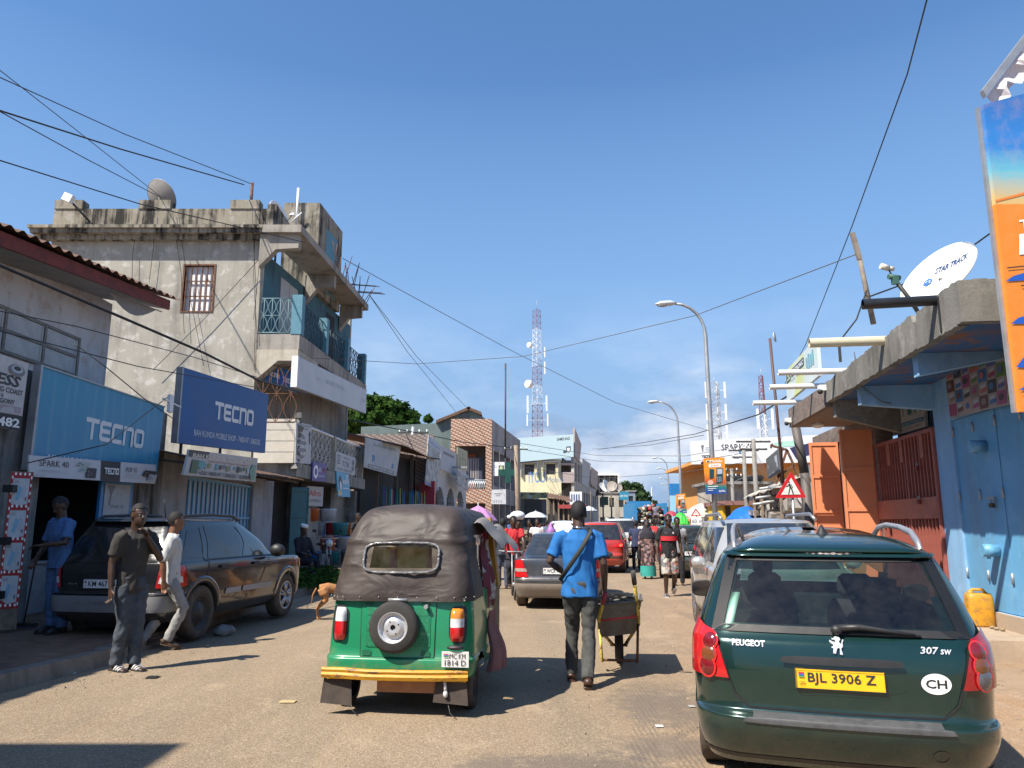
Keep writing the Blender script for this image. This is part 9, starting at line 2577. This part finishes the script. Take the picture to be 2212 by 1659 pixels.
for(u,vt,Y,lab)in((1627,948,40,'tallest concrete utility pole in front of the orange building'),(1606,968,46,'middle concrete utility pole in front of the orange building'),(1580,1012,52,'shortest concrete utility pole, in front of the yellow shop'),(1276,1060,100,'slim dark pole in front of the cream building side'),(1320,1062,120,'dark wooden pole in front of the far white house')):
 pole('utility_pole',lab,u,vt,Y,.11,plain('pole_concrete',(.22,.21,.19),.85,var=.2)if u>1500 else M['darkwood'],((.15,.9),(.55,.7))if u>1500 else())
# --- cables
def cable(lab,pts,r_=.012,mat=None,name='overhead_cable',sag=.0,n=6,group=None):
 q=[P(*p)for p in pts];o=[]
 for a,b in zip(q,q[1:]):
  for i in range(n):f_=i/n;o.append(a.lerp(b,f_)-V((0,0,sag*4*f_*(1-f_))))
 m=MB();m.tube(o+[q[-1]],r_*(.75 if q[0].y>20 else .9),5);return tag(m.build(name,mat or M['wire']),lab,'cable',group)
cable('upper thin cable running from the top left to the roof post of the grey building',[(-60,140,14),(270,290,19),(545,398,24)],.014)
cable('twisted thick cable running from the left edge to the roof post of the grey building',[(-60,220,13),(260,322,18),(527,399,24)],.022)
cable('steep thin cable from the top left corner down to the large grey dish',[(-60,105,14),(170,285,19),(347,425,24)],.012)
cable('shallower thin cable from the left edge to the large grey dish',[(-60,208,13),(180,340,18),(348,427,24)],.014)
cable('lowest long cable crossing from the left edge past the parapet of the grey building',[(-60,328,12),(300,440,17),(660,524,23.4)],.015)
cable('heaviest black cable slanting down across the grey wall behind the blue signs',[(-60,548,10),(250,680,12.5),(440,762,14.5),(560,822,17),(660,850,21)],.028)
cable('thin cable crossing the white shutter panels and the grey wall',[(-60,660,9),(165,705,12),(420,772,16),(640,842,23)],.010)
cable('thin cable sagging across the top of the light blue sign',[(-60,700,9),(300,792,13),(560,838,18),(640,846,23)],.010)
cable('loose cable drooping over the face of the light blue sign',[(160,742,10.9),(225,790,11),(310,860,11.4),(375,905,14)],.009)
cable('black cable crossing the lower right of the light blue sign',[(60,1000,10.6),(230,960,11),(320,890,13),(362,858,15)],.009)
cable('long cable from the roof slab rebar across the sky towards the second lamp',[(740,558,30),(1100,755,40),(1330,870,50),(1548,935,60)],.020,M['greywire'])
cable('long cable rising across the sky to the leaning wooden pole on the right',[(655,772,24),(900,786,27),(1130,770,27),(1500,682,20),(1850,549,12.6)],.013,M['greywire'])
cable('thin cable from the top right corner down behind the awning',[(2010,-30,8),(1960,160,10),(1840,490,15),(1740,745,22),(1690,840,28)],.012)
cable('cable fanning from the balcony roof to the sloping green roof, upper one',[(800,640,32),(900,770,42),(1012,884,60)],.020,M['greywire'])
cable('cable fanning from the balcony roof to the sloping green roof, lower one',[(797,636,32),(880,760,42),(985,890,60)],.020,M['greywire'])
cable('heavy cable bundle along the left shops to the brown wooden pole',[(745,905,34),(900,935,45),(1000,955,52),(1110,968,57)],.04)
cable('twisted service cable sweeping from the awning tip to the far left pole',[(1712,848,17),(1640,895,24),(1500,938,45),(1290,972,95)],.025)
cable('second service cable just below the twisted one over the street',[(1520,940,45),(1400,962,70),(1280,970,95)],.03,M['greywire'])
for k,(v0,v1)in enumerate(((978,985),(990,1000),(1028,1020))):cable(['highest','middle','lowest'][k]+' of three level cables over the street in front of the far lamps',[(1125,v0-20,57),(1290,v0+6,80),(1480,v1,62),(1610,v1-22,46)],.028,M['greywire'])
for k,(u0,u1,vb)in enumerate(((545,549,800),(552,556,740),(560,548,690),(385,440,790),(372,398,720),(300,285,640),(330,322,610))):
 cable(['left','middle','right','long slack','short','leftmost','second'][k]+' hanging wire on the %s of the grey wall'%('corner edge' if k<3 else 'middle' if k<5 else 'left part'),[(u0,455,23.85),((u0+u1)/2+6*(-1)**k,(455+vb)/2,23.85),(u1,vb,23.85)],.012,name='hanging_wire')
cable('diagonal wire crossing the grey wall from the window down to the left',[(560,560,23.8),(440,690,23.8),(330,800,23.8)],.014,name='hanging_wire')
for k in range(5):cable('drooping wires in front of the blue iYOU lettering',[(1165+8*k,1075-14*k,104),(1215,1062+3*k,103),(1258,1010+9*k,100)],.03,M['greywire'],'hanging_wire',.4,group='wires in front of the cream building')
for k in range(7):cable('dark tangle of wires on the concrete poles in front of the billboard',[(1627,960+6*k,40),(1655+5*k,1000+7*k,38),(1690,940+12*k,34)],.012,M['greywire'],'hanging_wire',.3,group='wires at the concrete poles')
cable('black twin cable clamped across the air behind the orange banner',[(1880,640,12),(1990,600,13),(2110,525,12),(2200,460,11)],.016)
cable('loose black cable from the leaning pole to the cream spout',[(1872,628,12.6),(1850,690,12.4),(1810,742,12.6)],.015)
cable('grey cable looping below the blue bracket',[(1845,760,11.8),(1855,830,11.8),(1905,868,11.9),(1930,872,12)],.010,M['greywire'])
# --- umbrellas, truck, goods
def umbrella(lab,u,v,Y,r_,mat,h=.42):
 c=P(u,v,Y);t_=thing('umbrella',lab,'umbrella',(c.x,Y,0));m=MB();m.lathe([(.01,0),(r_*.5,-h*.3),(r_*.85,-h*.75),(r_,-h)],c,(0,0,1),8,smooth=False);m.build('canopy',mat,t_)
 m=MB();m.tube([(c.x,Y,max(0,c.z-2.3)),c+V((0,0,.08))],.02,6);m.build('shaft',M['steel'],t_)
silv=plain('silver_cloth',(.50,.52,.56),.5)
for a in(('large silver umbrella in front of the roller-shutter kiosk',1157,1104,52,.85,silv),('small pale umbrella beyond the head of the man in blue',1272,1093,70,.8,silv),('dark red umbrella above the walking man in black and red',1450,1103,58,.62,plain('wine_red_cloth',(.32,.04,.06),.6)),('white flowered umbrella beside the far triangular sign',1537,1096,60,.62,plain('white_cloth',(.66,.64,.64),.6)),('pink umbrella left of the far triangular sign',1490,1110,62,.9,plain('pink_cloth',(.55,.22,.22),.6)),('peach umbrella right of the white flowered umbrella',1556,1106,60,.6,plain('peach_cloth',(.66,.36,.22),.6)),('lilac umbrella showing just above the right of the taxi hood',1033,1092,22,.55,plain('lilac_cloth',(.45,.22,.42),.6))):umbrella(*a)
def lump_sheet(nm,lab,cat,u,v,Y,w_,h_,d_,mat):
 c=P(u,v,Y);m=MB();m.grid(lambda a,b:V((c.x+w_*(a-.5),Y+d_*(b-.5),c.z-h_*(1-sqrt(max(0,sin(pi*min(1,max(0,a)))*sin(pi*b))))+.10*mnoise.noise(V((a*7,b*6,Y))))),24,10);return tag(m.build(nm,mat),lab,cat)
lump_sheet('blue_tarpaulin','bright blue tarpaulin over a stall behind the silver car','tarpaulin',1612,1094,38,2.3,1.3,2.5,plain('blue_tarp',(.015,.13,.50),.35,var=.2))
lump_sheet('bundle','pale cloth-covered bundle heaped above the umbrellas beside the lamp','bundle',1527,1086,55,3.0,1.0,3,plain('pale_tarp',(.45,.42,.36),.7,var=.4))
lump_sheet('green_sack','bright green sack carried above the heads of the crowd','sack',1470,1107,33,.6,.5,.6,plain('green_sack_plastic',(.05,.45,.05),.5))
YT=62;tr_=thing('lorry','blue framed lorry piled high with bundles far down the street','lorry',P(1405,1150,YT));xl_,xr_=P(1373,1100,YT).x,P(1438,1100,YT).x;ztr=P(1405,1081,YT).z;tblue=plain('lorry_blue',(.03,.20,.42),.5,var=.2)
for x in(xl_,xr_):m=MB();m.bb((x-.12,YT,.9),(x+.12,YT+6,ztr-.2));m.build('side_frame',tblue,tr_)
m=MB();m.bb((xl_+.2,YT+5.5,ztr-1.0),(xr_-.2,YT+5.7,ztr+.1));m.build('front_board',tblue,tr_);m=MB();m.bb((xl_,YT,.8),(xr_,YT+7.5,1.0));m.build('bed',M['dusky'],tr_)
for x in(xl_+.3,xr_-.3):m=MB();m.tube([(x-.15,YT+1.2,.5),(x+.15,YT+1.2,.5)],.5,18);m.build('wheel',M['rubber'],tr_)
rg=random.Random(31);bc=[(.30,.22,.14),(.42,.36,.28),(.14,.16,.10),(.30,.04,.04),(.10,.14,.26),(.5,.46,.42),(.16,.11,.08)];m=MB()
for k in range(240):
 x=rg.uniform(xl_+.15,xr_-.15);z=rg.uniform(1.0,ztr-.3-.5*abs((x-(xl_+xr_)/2)/1.3));m.ball((x,YT+.2+rg.uniform(0,1.2),z),(rg.uniform(.1,.26),.22,rg.uniform(.08,.2)),7,5,rg.randrange(7))
tag(m.build('load',[plain('load_%d'%k,c,.9,var=.3)for k,c in enumerate(bc)],tr_),kind='stuff')
# --- people further off
fb=lambda c:fabric('cloth_%.3f_%.3f_%.3f'%c,c)
dk_=fb((.015,.015,.02));jn=fb((.05,.06,.09))
def walker(lab,u,Y,shirt,legm,face=(0,1),H=1.72,**k):x=P(u,1131,Y).x;return person(lab,(x,Y,k.pop('z',0)),face,shirt,legm,H,vox=k.pop('vox',.026),group=k.pop('group', None),**k)
st_={1:[(.10,.14,.5),(.10,.12,.09),0],-1:[(.10,.02,.5),(.10,-.24,.13),-.4]}
walker('woman in a black flowered robe carrying a white sack on her head',1121,20,printed('black_flower_print',(.02,.018,.016),(.45,.38,.22),(.05,.05,.04),16), None,(-.1,-1),1.7,dress=printed('black_flower_print2',(.02,.018,.016),(.45,.38,.22),(.05,.05,.04),16),sleeve=1.5,vox=.022,girth=1.25)
c=P(1118,1118,20);m=MB();m.ball((c.x,20,1.80),(.20,.18,.125),14,10);m.ball((c.x-.2,20,1.77),(.08,.04,.05),8,6);o=m.build('white_sack',plain('white_sack_plastic',(.72,.73,.76),.4,var=.08));tag(o,'bulging white sack on the head of the woman in the flowered robe','sack')
walker('man in a white collared shirt walking in the road towards the camera',1160,27,fb((.62,.58,.57)),dk_,(.05,-1),1.74,legs=st_)
walker('woman in a lilac headscarf left of the white car',1191,34,fb((.32,.14,.42)),dk_,(.5,-.8),1.62,scarf=fb((.42,.2,.55)))
walker('person in dark clothes under the large silver umbrella',1143,29,dk_,dk_,(0,-1))
walker('person in a grey-blue top behind the man in white',1181,37,fb((.10,.13,.2)),dk_,(0,1))
walker('person in black at the market stall left of the lilac scarf',1205,44,dk_,dk_,(.3,-1))
walker('person with a dark backpack just right of the taxi',1086,19.5,fb((.02,.025,.04)),jn,(-.1,1),1.7,vox=.018)
cy,K=walker('cyclist in a red shirt riding beside the taxi',1109,17.2,fb((.46,.02,.025)),dk_,(.05,-1),1.62,legs={1:[(.11,.28,.62),(.10,.12,.22),0],-1:[(.11,.26,.50),(.10,.10,.12),0]},arms={1:[(.24,.18,1.15),(.22,.40,1.02)],-1:[(.24,.18,1.15),(.22,.40,1.02)]},z=.12,vox=.018)
def two_wheeler(nm,lab,cat,loc,face,r_,motor=False):
 t_=thing(nm,lab,cat,loc,atan2(-face[0],face[1]));b_=lambda n_,mb,mt,p=None:mb.build(n_,mt,p or t_,world=False)
 for y in(-.52,.55):
  m=MB();m.lathe([(r_*.88,-.03),(r_,-.035),(r_*1.02,0),(r_,.035),(r_*.88,.03)]if motor else[(r_*.95,-.015),(r_,0),(r_*.95,.015)],(0,y,r_),(1,0,0),26);wh=b_('wheel',m,M['rubber']);m=MB()
  for k in range(8):a=pi*k/8;m.tube([V((0,y+r_*.9*cos(a),r_+r_*.9*sin(a))),V((0,y-r_*.9*cos(a),r_-r_*.9*sin(a)))],.006,4)
  m.tube([(-.05,y,r_),(.05,y,r_)],.04,8);b_('spokes',m,M['steel'],wh)
 m=MB();rr=.03 if motor else .017
 for a,b in(((0,-.52,r_),(0,-.15,.78)),((0,-.15,.78),(0,.33,.82)),((0,.33,.82),(0,-.05,.32)),((0,-.05,.32),(0,-.52,r_)),((0,-.15,.82),(0,-.05,.32))):m.tube([a,b],rr,6)
 b_('frame',m,M['dusky']);m=MB();m.tube([(-.05,.55,r_),(-.05,.36,.95)],rr,6);m.tube([(.05,.55,r_),(.05,.36,.95)],rr,6);b_('fork',m,M['steel']);m=MB();m.tube([(-.33,.22,1.02),(-.15,.36,1.0),(.15,.36,1.0),(.33,.22,1.02)],.016,6);b_('handlebar',m,M['steel'])
 m=MB();m.tube([(0,-.62 if motor else-.28,.83),(0,.05 if motor else-.05,.84)],[(.05,.13),(.05,.08)],8,up=(0,0,1));b_('saddle',m,M['black'])
 if motor:
  m=MB();m.ball((0,.22,.86),(.14,.24,.12),12,8);b_('tank',m,plain('tank_blue',(.02,.04,.14),.25));m=MB();m.lathe([(.001,.1),(.09,.09),(.11,.0),(.05,-.1)],(0,.48,.88),(0,1,0),18);b_('headlight',m,M['clear_lens']);m=MB();m.box((0,.05,.42),(.26,.36,.3));m.tube([(.14,.1,.3),(.16,-.5,.32)],.045,8);b_('engine',m,M['steel'])
  for sg in(-1,1):m=MB();m.tube([(sg*.28,.26,1.02),(sg*.36,.24,1.2)],.008,5);m.ball((sg*.38,.24,1.23),(.07,.02,.045),10,6);b_('mirror',m,M['black']);m=MB();m.ball((sg*.16,.47,.86),(.04,.03,.03),8,6);b_('indicator',m,M['amber_lens'])
x_=P(1109,1131,17.2).x;two_wheeler('bicycle','bicycle under the cyclist in red beside the taxi','bicycle',(x_,17.2,0),(.05,-1),.33)
g_=G(700,1240,KZ);two_wheeler('motorcycle','dark motorcycle with a round headlight parked before the plastic goods','motorcycle',(g_.x,g_.y,KZ),(.45,-.9),.29, True)
two_wheeler('bicycle','bicycle standing behind the woman in the black veil','bicycle',(P(1384,1131,29).x,29,0),(.2,-1),.33)
walker('woman in a long black veil and patterned wrap with a turquoise hem',1397,23,printed('pink_black_wrap',(.03,.025,.025),(.34,.20,.18),(.08,.05,.05),14), None,(-.2,-1),1.66,dress=printed('pink_black_wrap',(.03,.025,.025),(.34,.20,.18),(.08,.05,.05),14),scarf=fb((.022,.022,.03)),sleeve=1.6,vox=.022,girth=1.2)
c=P(1397,1131,23);m=MB();m.tube([(c.x,23,.08),(c.x,23,.38)],[.24,.225],14,caps=False);tag(m.build('skirt_hem',fb((.03,.28,.24))),'turquoise skirt hem below the wrap of the veiled woman','skirt')
walker('person in a loose red shirt bending behind the veiled woman',1404,31,fb((.52,.03,.035)),dk_,(.4,.9),1.75,girth=1.2,lean=(.06,.12))
walker('person in a pale blue-grey shirt right of the red shirt',1415,33,fb((.22,.27,.36)),jn,(-.2,1),1.7)
walker('person in navy with a bag left of the veiled woman',1373,27,fb((.03,.04,.09)),dk_,(.1,1),1.68)
walker('person close behind the shoulder of the man in black and red',1462,20.5,fb((.30,.30,.31)),dk_,(0,-1),1.74)
walker('person in green further along the road centre',1424,38,fb((.06,.16,.1)),jn,(0,1))
walker('person in white cap and pale top far along the road',1388,41,fb((.5,.48,.45)),dk_,(0,1),cap=M['white'])
walker('man in a striped shirt standing on the load of the lorry',1417,61,printed('striped_top',(.12,.12,.18),(.4,.3,.28),(.2,.2,.25),5),dk_,(0,1),1.7,z=ztr-2.0)
walker('person in dark clothes under the dark red umbrella',1440,34,dk_,jn,(-.1,-1))
walker('person in a yellow top by the far stalls',1484,40,fb((.5,.4,.05)),dk_,(0,-1))
walker('person standing behind the silver car near the blue tarpaulin',1591,36,dk_,dk_,(-.4,-1))
walker('person with dark top in the doorway left of the plastic goods',772,24,dk_,dk_,(.8,-.5),z=KZ)
rg=random.Random(77);cm=[(.02,.02,.025),(.3,.28,.27),(.35,.04,.05),(.06,.09,.2),(.5,.48,.46),(.25,.12,.25),(.08,.18,.1),(.45,.33,.06),(.028,.017,.012)];m=MB()
for k in range(170):
 Y=rg.uniform(40,105);f_=rg.random();x=lerp(at_y(KERB,Y)-.5,at_y(REDGE,Y)+1,f_**.6 if k%3 else f_);h=rg.uniform(1.55,1.8);c_=rg.randrange(8)
 if xl_-1<x<xr_+1 and YT-1<Y<YT+9:continue
 m.tube([(x,Y,0),(x,Y,h*.45),(x,Y,h*.62),(x,Y,h*.80),(x,Y,h*.86)],[(.13,.2),(.14,.19),(.12,.19),(.12,.22),(.05,.07)],7,c_);m.ball((x,Y,h*.93),(.085,.1,.12),7,5,8)
tag(m.build('crowd',[plain('crowd_%d'%k,c,.9)for k,c in enumerate(cm)]),'far crowd of shoppers filling the end of the street',kind='stuff')
for k,(u,Y,c,h,lab)in enumerate(((1330,75,(.6,.6,.58),1.5,'white car far down the street in the left lane'),(1352,58,(.05,.05,.06),1.6,'dark car with roof bars beyond the silver sport-utility car'),(1300,50,(.4,.4,.4),1.55,'pale grey car just above the roof of the red car'),(1440,40,(.02,.05,.04),1.5,'dark car among the crowd left of the green sack'))):
 traffic('far_car',lab,'car',(P(u,1131,Y).x,Y,0),-R(11),h,.85,4.2,car_paint('far_paint_%d'%k,c), False,'tall',rails=k==1)
# --- goods and litter on the left
rg=random.Random(12);tc4=[('blue',(.03,.12,.35)),('clear white',(.5,.52,.53)),('orange',(.5,.12,.03)),('red',(.4,.03,.03)),('grey',(.25,.27,.3)),('teal',(.03,.2,.22))]
for k in range(14):
 nm,c_=tc4[(k*5+k//6)%6];x,y,z=-6.9+.42*(k%3)-.2*(k//9),27.3+.75*(k%4),KZ+.5*(k//4)+.02;m=MB();loft(m,[[V((x,y,z))+p for p in sq(.26*s_,.22*s_,dz,12,5)]for dz,s_ in((0,.85),(.36,1),(.40,1.06),(.44,1.0))])
 tag(m.build('plastic_tub',plain('tub_'+nm.replace(' ','_'),c_,.4)),nm+' plastic tub, %s in the %s layer of the stack outside the shop'%(['nearest','second','third','farthest'][k%4],['lowest','second','third','top'][k//4]),'tub','plastic tubs outside the shop')
g_=G(712,1262,KZ);m=MB();rg=random.Random(14)
for k in range(1500):
 a=rg.uniform(0,6.28);rr=sqrt(rg.random());x,y=g_.x-.45+1.25*rr*cos(a),g_.y+.3+1.5*rr*sin(a);z=KZ+.40*(1-rr**2)*rg.random()+.02;d_=V((rg.gauss(0,1),rg.gauss(0,1),rg.gauss(0,.6))).normalized()*.10;e_=d_.orthogonal().normalized()*.035;c=V((x,y,z));m.add([c-d_,c-e_,c+d_,c+e_],[(0,1,2,3)])
tag(m.build('leaf_heap',M['leaf']),'heap of fresh green leaves on the kerb beside the dog',kind='stuff')
g_=G(655,1254,KZ);m=MB();m.lathe([(.001,.02),(.30,.02),(.42,.2),(.44,.2),(.31,0)],g_,(0,0,1),24);tag(m.build('basin',plain('purple_plastic',(.20,.08,.28),.4)),'purple plastic basin on the kerb beyond the parked car','basin')
for lab,u,v,w_,l_,mt in(('crumpled yellow wrapper in the left gutter',50,1477,.10,.16,plain('yellow_wrapper',(.45,.38,.05),.4)),('white paper scrap beside the yellow wrapper',66,1477,.05,.16,M['white']),('long white paper scrap in the gutter left of the thin man',144,1456,.05,.22,M['white']),('flat dark disc lying on the asphalt right of the thin man',330,1465,.07,.12,M['black']),('pale leaf lying on the asphalt left of the taxi',622,1518,.05,.14,plain('dry_leaf',(.5,.36,.18),.8)),('grey stone on the dirt left of the estate car',1494,1528,.04,.06,plain('grey_stone',(.3,.29,.28),.9)),('pale chip on the dirt left of the estate car',1424,1571,.03,.06,M['white'])):
 g_=G(u,v);m=MB();m.grid(lambda a,b:g_+V((l_*(a-.5),w_*(b-.5)*2,.012+.05*w_*6*abs(mnoise.noise(V((a*5,b*5,u)))))),5,4);tag(m.build('litter',mt),lab,'litter')
g_=G(478,1376);m=MB();m.ball(g_+V((0,.1,.06)),(.17,.12,.08),14,10);m.v=[tuple(V(p)+V((0,0,1))*.05*mnoise.noise(V(p)*9)+V((1,0,0))*.08*mnoise.noise(V(p)*7))for p in m.v];tag(m.build('rag',plain('dirty_pale_rag',(.24,.22,.20),.9,var=.4)),'crumpled dirty rag by the rear wheel of the parked car','rag')
rg=random.Random(44);m=MB()
for k in range(1500):
 y=3.6+18*rg.random()**1.6;x=at_y(REDGE,y)-4.6*rg.random()**1.4 if k%4 else rg.uniform(at_y(KERB,y)+.1,at_y(KERB,y)+.7);r_=rg.uniform(.006,.02)*(1.6 if k%19==0 else 1);c=V((x,y,.006));a=rg.uniform(0,6)
 e=[c+V((r_*cos(a+q*2.1),r_*.8*sin(a+q*2.1),0))for q in range(3)];m.add(e+[c+V((0,0,r_*.8))],[(0,1,3),(1,2,3),(2,0,3)])
tag(m.build('gravel',plain('road_grit',(.24,.19,.14),.95,var=.5,scale=3)),'loose grit scattered along both road edges',kind='stuff')
nh=thing('shadow_caster_house','plain house block added out of frame on the left to cast the foreground shadow','building',(-11,-2,0));m=MB();m.bb((-15,-9,0),(-7.7,1.6,8.5));m.build('wall',M['wallwhite'],nh)  # unseen block, added and sized for the shadow it throws on the road
bpy.data.scenes.remove(SIDE)
